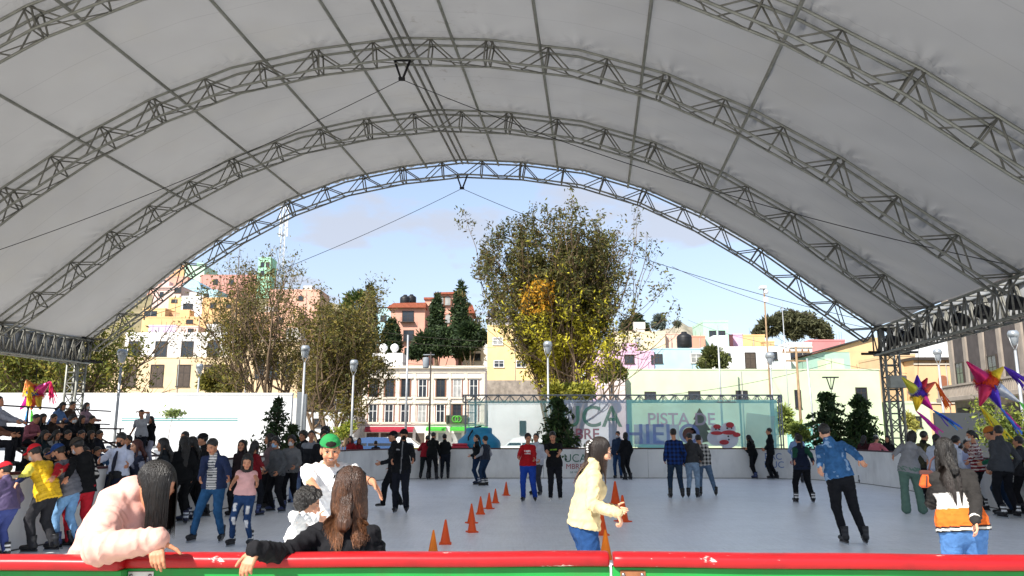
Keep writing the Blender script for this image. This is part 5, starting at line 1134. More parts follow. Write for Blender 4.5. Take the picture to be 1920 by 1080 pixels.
def pole(px, yt, D, label, m, r=.11, kind='pole', top=None, lean=0):
    p = W(px, yt, D); root = empty('utility_pole', (p[0], D, 0), 0, label, 'utility pole', None); mb = MB(); h = p[2]; mb.tube([(-lean, 0, 0), (0, 0, h)], [r, r * .7], 8); mb.build('post', m, root)
    if top == 'cross':
        mb = MB(); mb.box((-1.1, -.06, h - .5), (1.1, .06, h - .38)); mb.box((-.9, -.06, h - 1.2), (.9, .06, h - 1.08)); mb.build('crossarm', m, root); mb = MB()
        for x in (-1, -.5, .5, 1): mb.lathe([(0, .2), (.06, .18), (.07, .02), (0, 0)], (x, 0, h - .38), 8)
        mb.build('insulator', M_brktr, root)
    if top == 'transformer':
        mb = MB(); mb.lathe([(0, .55), (.3, .5), (.34, .4), (.34, -.5), (.3, -.6), (0, -.6)], (-.5, -.1, h - 1.1), 14); mb.tube([(-.8, 0, h - .3), (.4, 0, h - .3)], .06, 5); mb.build('transformer', mat('transformer_grey', '#7d8388', .5, .1), root)
    if top == 'camera':
        mb = MB(); mb.box((-.28, -.25, h - .15), (.1, .2, h + .05), bev=.03); mb.ball((.1, -.1, h - .35), .16, 10); mb.box((-.05, -.1, h - 1), (.2, .1, h - .7)); mb.build('security_camera', mat('cam_white', '#d0d2d4', .4, .05), root)
    if top == 'flood':
        mb = MB(); mb.box((-.5, -.1, h - .06), (.5, .1, h + .02)); mb.tube([(-.25, 0, h - .06), (-.05, 0, h - .8)], .04, 5); mb.tube([(.25, 0, h - .06), (.05, 0, h - .8)], .04, 5); mb.build('floodlight', M_black, root)
    return root, h
pole(765, 628, 84, 'pale concrete utility pole in front of the white facade', M_pole, .14)
pole(808, 660, 82, 'dark utility pole with a grey transformer in front of the white facade', M_dframe, .11, top='transformer')
pole(1432, 538, 50, 'tall thin pole with security cameras on top above the banner end', M_wood, .07, top='camera')
pole(1466, 566, 60, 'thin pale mast just right of the camera pole', M_pole, .045)
pole(1492, 650, 62, 'wooden utility pole with crossarms before the mint building', M_wood, .13, top='cross')
pole(1513, 672, 55, 'plain white pole between the utility pole and the conifers', M_pole, .09, lean=-.2)
pole(1557, 707, 50, 'short mast with a twin floodlight head above the conifer', M_black, .03, top='flood')
pole(1345, 610, 72, 'slim pale pole carrying boxes in front of the mint tower house', M_pole, .10)
for i, (a, b, l) in enumerate((((640, 610, 84), (930, 640, 84), 'upper power line across the orange villa and pines'), ((640, 625, 84), (930, 652, 84), 'middle power line across the orange villa and pines'), ((600, 660, 84), (920, 690, 84), 'low power line over the white facade'), ((1260, 500, 40), (1645, 618, 31), 'dark cable falling towards the lattice tower head'),
                                ((1250, 740, 62), (1560, 680, 62), 'slack wire in front of the mint building'), ((1492, 655, 62), (1290, 600, 110), 'thin wire from the wooden utility pole to the hill'), ((1492, 658, 62), (1700, 700, 70), 'thin wire from the wooden utility pole to the ochre house'))): cable(W(*a), W(*b), .35, .018 if i != 3 else .012, l, 'wire', 'thin wires over the street', M_dframe)
# dish
def dish(px, py, D, r, label):
    p = W(px, py, D); root = empty('satellite_dish', p, 0, label, 'dish'); mb = MB(); mb.lathe([(r, .12), (r * .7, .05), (0, 0), (0, -.02), (r * .7, .03), (r, .10)], n=18, M=Matrix.Rotation(R(75), 4, 'X')); mb.build('reflector', M_wframe, root); mb = MB(); mb.tube([(0, 0, 0), (0, .2, -.9)], .04, 5); mb.build('stand', M_dframe, root)
dish(1335, 685, 94, .42, 'white satellite dish beside the shrub on the light blue house'); dish(1130, 713, 73, .45, 'tilted satellite dish on the small pinkish shed')
# ------------------------------------------------------------------ banner on its scaffold truss
DB = 33.5; root = empty('banner_scaffold', (W(868, 750, DB)[0], DB, 0), 0, 'long scaffold truss with posts holding the printed mesh banner', 'scaffold'); X0 = W(868, 750, DB)[0]; X1 = W(1464, 750, DB)[0]; zt = W(1160, 741, DB)[2]; Lb = X1 - X0
mb = MB(); wb = MB(); lattice_box(mb, (0, 0, zt), (Lb, 0, zt), .3, .3, 27, .028, web=wb)
for x in (0.12, .55, Lb - .4, Lb - .05):
    for y in (-.15, .15): pb_ = MB(); pb_.tube([(x, y, 0), (x, y, zt)], .03, 6); pb_.build('post', mat('scaffold_grey', '#9a9da0', .4, .1, metal=.4), root)
for z in np.arange(.3, zt, .45):
    wb.tube([(Lb - .4, -.15, z), (Lb - .05, -.15, z)], .02, 5); wb.tube([(Lb - .4, .15, z), (Lb - .05, .15, z)], .02, 5); wb.tube([(.12, -.15, z), (.55, -.15, z)], .018, 5)
mb.build('tubes', mat('scaffold_grey', '#9a9da0', .4, .1, metal=.4), root); wb.build('lacing', mat('scaffold_grey', '#9a9da0'), root)
bn = empty('mesh_banner', (X0, DB - .2, 0), 0, 'see-through turquoise mesh banner printed with letters and two snowmen', 'banner')
def banner_part(name, px0, px1, py0, py1, m, dy=0):
    nx_, nz_ = 40, 8; x0 = W(px0, 780, DB)[0] - X0; x1 = W(px1, 780, DB)[0] - X0; z1 = W(1160, py0, DB)[2]; z0 = W(1160, py1, DB)[2]; vs = []; fs = []
    for j in range(nz_ + 1):
        for i in range(nx_ + 1): x = x0 + (x1 - x0) * i / nx_; z = z0 + (z1 - z0) * j / nz_; vs.append((x, dy + .05 * math.sin(x * 2.1) * math.sin(z * 2 + x), z + (.04 * math.sin(x * 1.3) if j == 0 else 0)))
    for j in range(nz_):
        for i in range(nx_): a = j * (nx_ + 1) + i; fs.append((a, a + 1, a + nx_ + 2, a + nx_ + 1))
    mb = MB(); mb.add(vs, fs, smooth=True); return mb.build(name, m, bn)
def meshmat(name, c, a, tr=.35): return mat(name, c, .7, .12, .8, alpha=a, transl=0)
banner_part('print_panel', 878, 1035, 751, 838, meshmat('banner_pale_teal', '#8fe0de', .46)); banner_part('print_panel', 1035.3, 1174, 750, 838, meshmat('banner_blue', '#cfe0fb', .66)); banner_part('print_panel', 1174.3, 1455, 750, 838, meshmat('banner_teal', '#9cf0ee', .74))
def btext(s, px, py, size, m, dy=-.1): return text('lettering', s, size, m, bn, (W(px, py, DB)[0] - X0, dy, W(px, py, DB)[2]), (math.pi / 2, 0, 0), .003, offset=.012)
btext('UCA', 1107, 800, 1.25, mat('banner_green', '#6fb39c',   .7, .1, alpha=.55)); btext('BRE', 1100, 823, .62, mat('banner_red', '#c4708a',   .7, .1, alpha=.55)); btext('PISTA DE', 1275, 797, .72, mat('banner_mauve', '#e0d4ee', .7, .1, alpha=.5)); 
pnl = banner_part('print_block', 1186, 1270, 796, 832, meshmat('banner_mauve_block', '#c0c6ee', .55), -.06); btext('HIELO', 1240, 831, 1.15, mat('banner_deepblue', '#8fa4e0', .7, .1, alpha=.55), -.14)
mb = MB(); SN = [(1318, 813, .42), (1316, 829, .5)]
def disc(mb, px, py, r, col, sy=1.0, dy=-.11): p = W(px, py, DB); mb.prism([(p[0] - X0 + r * math.cos(t), p[2] + r * sy * math.sin(t)) for t in np.linspace(0, 2 * math.pi, 20)[:-1]], dy, dy + .012, lin(col))
for i, (px, py, r, c, sy) in enumerate(((1340, 806, .26, '#dfe3ee', .9), (1339, 821, .38, '#d6dbe9', .85), (1362, 804, .30, '#e6e8f0', .9), (1360, 822, .46, '#dde1ec', .9), (1340, 812, .26, '#c2474d', .3), (1362, 811, .30, '#c2474d', .3), (1340, 800, .16, '#c2474d', .6), (1364, 797, .17, '#c2474d', .7), (1353, 829, .2, '#b8454c', .5), (1376, 815, .16, '#c2474d', .6))): disc(mb, px, py, r, c, sy, -.11 - .013 * i)
for i, (px, py) in enumerate(((1337, 805), (1343, 805), (1358, 803), (1366, 803), (1360, 818), (1361, 824))): disc(mb, px, py, .035, '#22222a', 1, -.27)
tree_ = [(0, 0), (.55, .1), (.25, .5), (.42, .52), (.15, .95), (.25, .97), (-.02, 1.45), (-.3, .97), (-.2, .95), (-.45, .52), (-.28, .5), (-.6, .1)]
p = W(1312, 830, DB); mb.prism([(p[0] - X0 + a, p[2] + b) for a, b in tree_], -.1, -.09, lin('#6f7d74')); disc(mb, 1290, 815, .3, '#6d4d46', 1, -.10); disc(mb, 1300, 826, .32, '#c9ccd8', .9, -.12)
mb.build('snowmen_print', mat('banner_print', rough=.7, var=.1, attr=True), bn)
mb = MB(); p = W(1418, 812, DB); mb.add([(p[0] - X0 - .65, -.09, p[2] - .6), (p[0] - X0 + .5, -.09, p[2] - .75), (p[0] - X0 + .75, -.09, p[2] + .7), (p[0] - X0 - .45, -.09, p[2] + .85)], [(0, 1, 2, 3)]); mb.build('pale_patch', meshmat('banner_patch', '#b9dcd8', .6), bn)
# blue cistern
p = W(898, 845, 32.1); ci = empty('blue_cistern', (p[0], 32.1, 0), 0, 'big round blue plastic cistern standing behind the far boards', 'water tank'); r = 40 / 1450 * 32.1; zt = W(898, 803, 32.1)[2]
mb = MB(); mb.lathe([(r * .97, 0), (r, .1)] + [q for k in range(5) for q in ((r, .15 + k * .22), (r * 1.015, .2 + k * .22), (r, .25 + k * .22))] + [(r, zt - .62), (r * .96, zt - .5), (r * .62, zt - .22), (r * .6, zt - .2)], n=36); mb.build('body', mat('cistern_blue', '#2f8fb8', .4, .07, 2), ci)
mb = MB(); mb.lathe([(r * .6, zt - .2), (r * .6, zt - .02), (r * .55, zt + .02), (0, zt + .04)], n=30); mb.build('lid', mat('cistern_blue', '#2f8fb8'), ci)
mb = MB(); mb.tube([(-r * .42, -r * .9, zt - .9), (-r * .45, -r * .78, zt - .35), (-r * .2, -r * .4, zt + .03), (r * .1, -r * .2, zt + .08)], .03, 6); mb.build('hose', M_black, ci)
mb = MB(); q = W(862, 846, 31.2); mb.box((-.35, -.2, 0), (.35, .2, 1.2), bev=.04); mb.box((-.30, -.15, 1.201), (.30, .15, 1.3), bev=.03); tag(mb.build('red_crate', mat('red_plastic', '#c4354a', .4, .1), None, (q[0], 31.2, 0)), 'small red plastic bin beside the blue cistern', 'bin')
# ------------------------------------------------------------------ cars
def car(px, D, c, label, yaw=0, taxi=None):
    p = W(px, 820, D); root = empty('parked_car', (p[0], D, 0), R(yaw), label, 'car', 'cars parked along the street'); m = mat('car_' + c, c, .25, .03, spec=.6); L_, h = 4.3, 1.46
    prof = [(-2.15, .35), (-2.12, .75), (-1.95, .88), (-1.3, .95), (-.75, 1.40), (-.3, h), (.6, h), (1.15, 1.36), (1.65, .98), (2.05, .92), (2.15, .7), (2.15, .35)]
    mb = MB(); n = len(prof); vs = []
    for y, s in ((-.86, 0), (-.82, 1), (.82, 1), (.86, 0)):
        for x, z in prof: k = .0 if z < .96 else .16 * (z - .95) / .5; vs.append((x, y * (1 - k) , z))
    fs = [];
    for j in range(3):
        for i in range(n): i2 = (i + 1) % n; fs.append((j * n + i, j * n + i2, (j + 1) * n + i2, (j + 1) * n + i))
    fs.append(tuple(range(n))[::-1]); fs.append(tuple(3 * n + i for i in range(n))); mb.add(vs, [f[::-1] for f in fs]); mb.build('body', m, root)
    for s in (-1, 1):
        mb = MB(); q = [(-1.12, .98), (-.72, 1.34), (-.28, 1.40), (-.28, .98)]; mb.add([(x, s * (.868 - .16 * (z - .95) / .5), z) for x, z in q], [(0, 1, 2, 3)]); q = [(-.2, .98), (-.2, 1.40), (.55, 1.40), (1.05, 1.32), (1.45, .98)]; mb.add([(x, s * (.868 - .16 * (z - .95) / .5), z) for x, z in q], [(0, 1, 2, 3, 4)]); mb.build('side_window', M_glass, root)
        for x in (-1.35, 1.35):
            mb = MB(); mb.lathe([(0, .11), (.2, .1), (.3, .1), (.33, .04), (.33, -.1), (0, -.1)], n=18, M=Matrix.Rotation(R(90 * s), 4, 'X')); wh = mb.build('wheel', M_black, root); wh.location = (x, s * .78, .33)
    mb = MB(); mb.add([(-1.28, -.62, .985), (-.78, -.56, 1.405), (-.78, .56, 1.405), (-1.28, .62, .985)], [(0, 1, 2, 3)]); mb.add([(1.66, -.6, 1.0), (1.18, -.55, 1.365), (1.18, .55, 1.365), (1.66, .6, 1.0)], [(3, 2, 1, 0)]); mb.build('windscreen', M_glass, root)
    if taxi: mb = MB(); mb.box((-2.1, -.875, .62), (2.1, -.868, .8)); mb.box((-2.1, .868, .62), (2.1, .875, .8)); mb.build('stripe', mat('car_stripe_' + taxi, taxi, .4, .05), root)
for a in ((700, 46, '#2f4a72', 'dark blue police-style car behind the two people in red', 4), (738, 50, '#cfd2d0', 'white car with a yellow band behind the man in the black tracksuit', 0, '#d2c23a'), (985, 48, '#cfd3d2', 'white taxi with a green and yellow band behind the far boards', 0, '#9fb83a'), (640, 54, '#8d9094', 'grey car behind the man in the green cap', 3), (14, 34, '#b8bcc0', 'silver car below the bleacher railing', 10), (225, 38, '#c4c6c8', 'pale car under the white wall behind the standing pair', 0)): car(*a)
# ------------------------------------------------------------------ trees
M_bark = mat('bark', '#6b5a48', .95, .25, 3, .6, 14, attr=False); M_barkl = mat('bark_pale', '#8a7a62', .95, .25, 3, .5, 14)
M_leaf = mat('leaf', rough=.6, var=.25, vscale=1.2, attr=True, transl=.35, spec=.25)
def leaf_mesh(P, size, cols, seed, elong=1.7, droop=.0):
    r = np.random.RandomState(seed); n = len(P); a = r.normal(size=(n, 3)); a /= np.linalg.norm(a, axis=1, keepdims=True); a[:, 2] -= droop; a /= np.linalg.norm(a, axis=1, keepdims=True); b = np.cross(a, r.normal(size=(n, 3))); b /= np.linalg.norm(b, axis=1, keepdims=True)
    s = size * r.uniform(.6, 1.35, (n, 1)); A = a * s * elong; B = b * s * .62; c = np.cross(a, b) * s * .18
    V = np.stack([P - A, P - A * .1 + B + c, P + A, P - A * .1 - B + c], 1).reshape(-1, 3); Q = np.arange(4 * n).reshape(-1, 4); cl = np.array([lin(x) for x in cols]); C = cl[r.randint(len(cols), size=n)] * r.uniform(.65, 1.35, (n, 1)); return V, Q, np.repeat(C, 4, 0)
def grow(rs, p, d, L_, r, lvl, mb, tips, kids, up=.12, jit=.22, shrink=.62, seg=4):
    pts = [p]; q = p.copy(); dd = d.copy()
    for i in range(seg): dd = unit(dd + rs.normal(size=3) * jit * .5 + np.array([0, 0, up])); q = q + dd * L_ / seg; pts.append(q.copy())
    mb.tube(pts, [r * (1 - .55 * i / seg) for i in range(seg + 1)], 6 if r > .06 else (4 if r > .02 else 3), cap=False)
    if lvl == 0: tips += [pts[-1], pts[-2], (pts[-1] + pts[-2]) / 2, pts[1]]; return
    for i in range(kids[-lvl] if isinstance(kids, (list, tuple)) else kids):
        t = rs.uniform(.35, 1.0) if i else 1.0; k = min(int(t * seg), seg - 1); b = pts[k] + (pts[k + 1] - pts[k]) * (t * seg - k); nd = unit(dd * (.9 if i else 1.3) + rs.normal(size=3) * (.55 if i else .2)); grow(rs, b, nd, L_ * shrink * rs.uniform(.8, 1.2), max(r * (.5 if i else .6), .007), lvl - 1, mb, tips, kids, up, jit, shrink, seg)
def big_tree(px, py, D, label, stems, H, spread, seed, cols, leaf=.11, per=2.2, lvl=3, kids=(4, 4, 4), name='leafy_tree', bark=None, r0=.16, keep=None, sd=.35, up=.10, colf=None, base=.8):
    rs = np.random.RandomState(seed); p0 = W(px, py, D); p0[2] = max(0, hill_z(p0[0], D)) if D > 91 else 0; root = empty(name, p0, 0, label, 'tree'); mb = MB(); tips = []
    for i in range(stems):
        a = 2 * math.pi * i / stems + rs.uniform(-.4, .4); sp = spread * rs.uniform(.25, 1.0); d = unit(np.array([math.cos(a) * sp, math.sin(a) * sp, 1])); grow(rs, np.array([math.cos(a) * base * rs.uniform(.2, 1), math.sin(a) * base * rs.uniform(.2, 1), 0]), d, H * rs.uniform(.42, .56), r0 * rs.uniform(.7, 1.2), lvl, mb, tips, list(kids), up)
    mb.build('trunk', bark or M_bark, root); T_ = np.array(tips)
    if keep is not None: T_ = T_[keep(T_, rs)]
    n = int(len(T_) * per); P = T_[rs.randint(len(T_), size=n)] + rs.normal(size=(n, 3)) * sd * np.array([1, 1, .8]); V, Q, C = leaf_mesh(P, leaf, cols, seed)
    if colf is not None: C = colf(np.repeat(P, 4, 0), C, rs)
    link('crown', mesh_np('crown', V, Q, C, smooth=False), M_leaf, root); return root
OL = ['#5f5c2c', '#6d6430', '#4f5228', '#7a6c2e', '#5d5232']
def c3(P, C, rs):
    t = np.exp(-(((P[:, 0] + .3) / 3.0) ** 2 + ((P[:, 2] - 5.9) / 3.4) ** 2)); m = rs.uniform(size=len(P) // 4).repeat(4) < t * 1.2; C = C.copy(); C[m] = np.array(lin('#b7ae34')) * (.7 + .6 * rs.uniform(size=len(P) // 4).repeat(4)[m])[:, None]
    m2 = (np.abs(P[:, 0] + 2) < 1.1) & (np.abs(P[:, 2] - 10.2) < 1.0) & (rs.uniform(size=len(P) // 4).repeat(4) < .6); C[m2] = np.array(lin('#c4912a')); return C
big_tree(1062, 760, 52, 'big many-stemmed tree with yellow-green leaves and bare outer twigs in the middle', 17, 13.4, .46, 5, ['#5a582b', '#686430', '#4c4a26', '#625232', '#464d2a'], leaf=.082, per=8.0, lvl=4, kids=(4, 4, 3, 3), colf=c3, r0=.16, sd=.22, keep=lambda T_, rs: (T_[:, 2] > 3.0 + .8 * np.abs(T_[:, 0])) & (rs.uniform(size=len(T_)) < np.where(T_[:, 0] > 3.2, .35, .95)), up=.19)
big_tree(500, 760, 54, 'wide half-bare tree with fine twigs behind the end of the white wall', 7, 11.6, .85, 8, OL, leaf=.07, per=4.2, lvl=4, kids=(5, 4, 3, 3), r0=.17, bark=M_bark, sd=.26, up=.20, base=1.0, keep=lambda T_, rs: (T_[:, 2] > 3.6 + rs.uniform(-.8, .8, len(T_))) & (rs.uniform(size=len(T_)) < np.where(T_[:, 2] > 8.6, .55, 1)))
big_tree(628, 800, 50, 'half-bare olive tree left of the stone ruin and white facade', 6, 9.4, .62, 12, OL, leaf=.072, per=5.0, lvl=4, kids=(5, 4, 3, 3), r0=.15, bark=M_bark, sd=.28, up=.20, keep=lambda T_, rs: T_[:, 2] > 2.6 + rs.uniform(-.8, .8, len(T_)))
big_tree(128, 760, 47, 'leafy slanting tree under the eave beside the left lattice tower', 6, 9.8, .36, 17, ['#6f7432', '#7f8036', '#5a6230', '#8c8238'], leaf=.085, per=9.0, kids=(4, 4, 4), r0=.14, sd=.4, keep=lambda T_, rs: (T_[:, 0] < 3.3) & (T_[:, 2] > 2.5))
big_tree(30, 760, 47, 'leafy tree at the picture edge behind the star piñata', 6, 7.6, .5, 23, ['#6f7a34', '#81843a', '#556030', '#8c8238'], leaf=.08, per=6.0, kids=(4, 4, 4), r0=.13, sd=.4)
big_tree(1905, 800, 27, 'leafy small tree at the picture edge below the large piñata', 4, 2.3, .6, 31, ['#6d7a34', '#87903e', '#4c5a2c'], leaf=.05, per=6.0, kids=(4, 4, 3), r0=.06, sd=.22)
def clump_tree(px, py, D, label, blobs, cols, n, leaf, seed, trunk=True, name='leafy_tree', zb=0, cat='tree', shell=.55):
    """blobs: (px, py, rx, ry) ellipses of foliage at the tree's distance"""
    rs = np.random.RandomState(seed); b0 = W(px, py, D); b0[2] = zb; root = empty(name, b0, 0, label, cat); P = []; mb = MB(); s = D / 1450
    for (x, y, rx, ry) in blobs:
        c = W(x, y, D) - b0; m = max(int(n * rx * ry / sum(b[2] * b[3] for b in blobs)), 20); u = rs.normal(size=(m, 3)); u /= np.linalg.norm(u, axis=1, keepdims=True); rad = rs.uniform(shell, 1.05, (m, 1)) ** .8 * (1 + .16 * wav(u * 3, 2.0, seed + int(x))[:, None]); P.append(c + u * rad * np.array([rx * s, rx * s * .85, ry * s]) + rs.normal(size=(m, 3)) * leaf)
        if trunk: mid = c * np.array([.45, .45, .6]); mb.tube([np.zeros(3) + rs.normal(size=3) * .02, mid + rs.normal(size=3) * .1, c], [max(.03, .012 * max(c[2], 1)) * 1.3, .02 * max(c[2] * .5, 1), .015], 5, cap=False)
    P = np.concatenate(P); V, Q, C = leaf_mesh(P, leaf, cols, seed)
    if trunk: mb.build('trunk', M_bark, root)
    link('crown', mesh_np('crown', V, Q, C, smooth=False), M_leaf, root); return root
DK = ['#2f3f26', '#3a4a2c', '#26351f', '#435230']
def cyp(px, ytop, ybot, w_, D, label, n=5200):
    bl = []; H_ = ybot - ytop
    for i in range(9): t = (i + .5) / 9; bl.append((px + (-1) ** i * w_ * .06, ytop + H_ * t, w_ * (.16 + .40 * math.sin(min(1, t * 1.05) * math.pi * .62)), H_ / 9 * 1.05))
    clump_tree(px, ybot, D, label, bl, DK, n, .19, int(px), name='cypress_tree', zb=max(hill_z(W(px, 700, D)[0], D), 0), shell=.75)
cyp(692, 540, 690, 34, 118, 'tall dark cypress left of the blue cottage'); cyp(734, 602, 660, 30, 112, 'short wide cypress in front of the orange villa'); cyp(819, 558, 660, 30, 113, 'cypress standing before the orange tower house, left of the tallest one'); cyp(863, 537, 665, 33, 110, 'tallest pointed cypress right of the orange tower house')
clump_tree(820, 700, 107, 'dark spreading pine below the two pointed cypresses', [(800, 640, 25, 17), (830, 632, 26, 20), (815, 652, 30, 14), (782, 660, 18, 14), (845, 655, 20, 12)], DK, 5200, .2, 41, zb=6, name='pine_tree')
clump_tree(885, 690, 106, 'dark pine with bare twisted trunk beside the yellow house', [(880, 620, 22, 16), (896, 632, 18, 15), (862, 640, 22, 14), (880, 648, 20, 8)], DK, 4200, .2, 43, zb=6, name='pine_tree')
clump_tree(668, 690, 110, 'dense green tree crown behind the half-bare olive tree', [(670, 575, 26, 30), (655, 610, 28, 28), (680, 625, 24, 30), (640, 640, 24, 24)], ['#4a5a2c', '#5d6a34', '#3c4a28'], 6000, .22, 47, zb=8)
clump_tree(1490, 660, 150, 'round-crowned eucalyptus on the skyline behind the poles', [(1445, 612, 22, 16), (1475, 600, 24, 16), (1505, 605, 26, 18), (1535, 618, 20, 16), (1550, 632, 10, 10), (1425, 622, 12, 10), (1490, 622, 18, 12)], ['#55573c', '#616145', '#474a34'], 7500, .3, 53, zb=18)
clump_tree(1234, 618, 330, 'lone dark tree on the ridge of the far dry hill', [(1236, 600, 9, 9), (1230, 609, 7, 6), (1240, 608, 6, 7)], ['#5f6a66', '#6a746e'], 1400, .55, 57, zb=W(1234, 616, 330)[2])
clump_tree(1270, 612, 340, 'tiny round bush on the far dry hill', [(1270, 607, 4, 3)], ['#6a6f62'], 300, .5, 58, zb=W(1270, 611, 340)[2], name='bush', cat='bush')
clump_tree(1188, 625, 120, 'dark tree tops peeping beside the cream house', [(1180, 612, 14, 10), (1195, 604, 8, 12), (1205, 615, 10, 8)], DK, 1800, .25, 59, zb=12)
clump_tree(1338, 690, 90, 'olive shrub growing beside the white satellite dish', [(1335, 668, 18, 18), (1352, 676, 14, 14), (1322, 682, 12, 10)], ['#5d6338', '#707344', '#4a5030'], 2600, .16, 61, zb=8, name='shrub', cat='shrub')
clump_tree(1150, 720, 70, 'loose green shrub between the big tree and the pinkish shed', [(1152, 690, 14, 14), (1140, 705, 16, 12), (1165, 700, 10, 10)], ['#6d7434', '#5d6430', '#82803a'], 2200, .12, 63, zb=0, name='shrub', cat='shrub')
clump_tree(412, 745, 60, 'round olive bush above the white wall between two lamps', [(400, 715, 26, 18), (430, 718, 24, 16), (412, 700, 18, 14)], ['#767232', '#878039', '#5f602e'], 3600, .12, 67, name='bush', cat='bush')
clump_tree(1062, 760, 46, 'yellow-green hedge at the foot of the big middle tree', [(1040, 735, 20, 14), (1075, 735, 24, 14), (1100, 735, 16, 14)], ['#8a8a34', '#9c963c', '#6d7030'], 3000, .1, 69, name='hedge', cat='hedge')
clump_tree(1418, 830, 40, 'feathery light green sapling right of the banner end', [(1470, 775, 16, 16), (1482, 800, 16, 14), (1465, 795, 10, 20)], ['#7d8a45', '#93a052', '#667238'], 1600, .07, 71, name='sapling', shell=.2)
clump_tree(1480, 838, 36, 'low yellow-green bush behind the person in pale blue', [(1498, 808, 15, 14), (1510, 818, 10, 12)], ['#8a9648', '#a0a852', '#6d7a3a'], 1300, .06, 73, name='bush', cat='bush', shell=.2)
clump_tree(1706, 800, 52, 'yellowish bush in front of the pale green house', [(1702, 785, 10, 11), (1712, 795, 10, 8)], ['#8a8a45', '#a09a4e'], 700, .08, 75, name='bush', cat='bush')
clump_tree(640, 826, 43, 'yellow-leaved shrub behind the man in the green cap', [(655, 800, 12, 10), (640, 812, 12, 10), (615, 815, 10, 12)], ['#9a9a3c', '#7d8a3a'], 900, .07, 77, name='shrub', cat='shrub', shell=.2)
def conifer(px, ytop, ybot, w_, D, label, seed, cols, lay=14, n=5200, zb=0.0, droop=.25, frond=.10):
    rs = np.random.RandomState(seed); b0 = W(px, ybot, D); b0[2] = zb; H_ = W(px, ytop, D)[2] - zb; Rw = 1.3 * w_ * D / 1450; root = empty('young_conifer', b0, 0, label, 'tree'); mb = MB(); mb.tube([(0, 0, 0), (.03, 0, H_ * .5), (0, 0, H_)], [.06, .04, .01], 6); P = []
    for k in range(lay):
        t = k / (lay - 1); z = H_ * (.25 + .72 * t); L0 = Rw * (1 - .8 * t) * rs.uniform(.75, 1.25)
        for j in range(7 if t < .7 else 5):
            a = 2 * math.pi * (j + rs.uniform(-.3, .3)) / 7 + k; d = np.array([math.cos(a), math.sin(a), 0]); L_ = L0 * rs.uniform(.45, 1.4); pts = [np.array([0, 0, z + rs.uniform(-.28, .28) * (1 - .6 * t)])]
            for s in range(1, 6): f = s / 5; pts.append(np.array([0, 0, z]) + d * L_ * f + np.array([0, 0, .18 * L_ * f - droop * 1.6 * L_ * f * f]))
            mb.tube(pts, [.018, .015, .012, .01, .007, .004], 4, cap=False)
            m = int(n * 1.5 / lay / 7); tt = rs.uniform(.15, 1.05, m) * 5; i0 = np.clip(tt.astype(int), 0, 4); PP = np.array(pts); q = PP[i0] + (PP[i0 + 1] - PP[i0]) * (tt - i0)[:, None]; sd = np.cross(d, [0, 0, 1]); q = q + sd * (rs.normal(size=(m, 1)) * .16 * L_) + rs.normal(size=(m, 3)) * np.array([.03, .03, .025]); P.append(q)
    P = np.concatenate(P); V, Q, C = leaf_mesh(P, frond, cols, seed, 1.9, .3); mb.build('trunk', M_bark, root); link('crown', mesh_np('crown', V, Q, C, smooth=False), M_leaf, root)
CF = ['#354a2a', '#435a33', '#2b3c23', '#52673a']
conifer(1047, 744, 850, 44, 31.5, 'dark young conifer standing before the banner letters', 81, CF, n=1900, droop=.45, frond=.07); conifer(1558, 735, 850, 44, 32, 'dark conifer behind the man in the denim jacket, the fuller one', 83, CF, n=1700, frond=.075); conifer(1618, 740, 850, 42, 31.2, 'dark conifer next to the lattice tower', 87, CF, n=1700, frond=.075); conifer(516, 744, 835, 34, 36, 'feathery dark young conifer against the white wall', 89, ['#2f3f26', '#384a2c'], n=620, lay=19, frond=.085, droop=.15); conifer(545, 800, 850, 22, 32, 'little feathery plant behind the hooded skaters', 91, ['#3a4a2c', '#44552f'], n=900, lay=5)
rs = np.random.RandomState(5); b0 = W(308, 830, 38.6); b0[2] = 0; sp = empty('sapling', b0, 0, 'thin bent sapling with a flat tuft of leaves against the white wall', 'tree'); c = W(325, 775, 38.6) - b0; mb = MB(); mb.tube([(0, 0, 0), (.12, 0, .9), c * np.array([.7, 1, .75]), c], [.02, .016, .014, .01], 5)
for j in range(7): a = j * .9; mb.tube([c, c + np.array([.35 * math.cos(a), .2 * math.sin(a), .1])], .006, 3)
mb.build('trunk', M_bark, sp); P = c + rs.normal(size=(420, 3)) * np.array([.26, .16, .10]); V, Q, C = leaf_mesh(P, .055, ['#6a7a44', '#7f8c50'], 3); link('crown', mesh_np('crown', V, Q, C, smooth=False), M_leaf, sp)
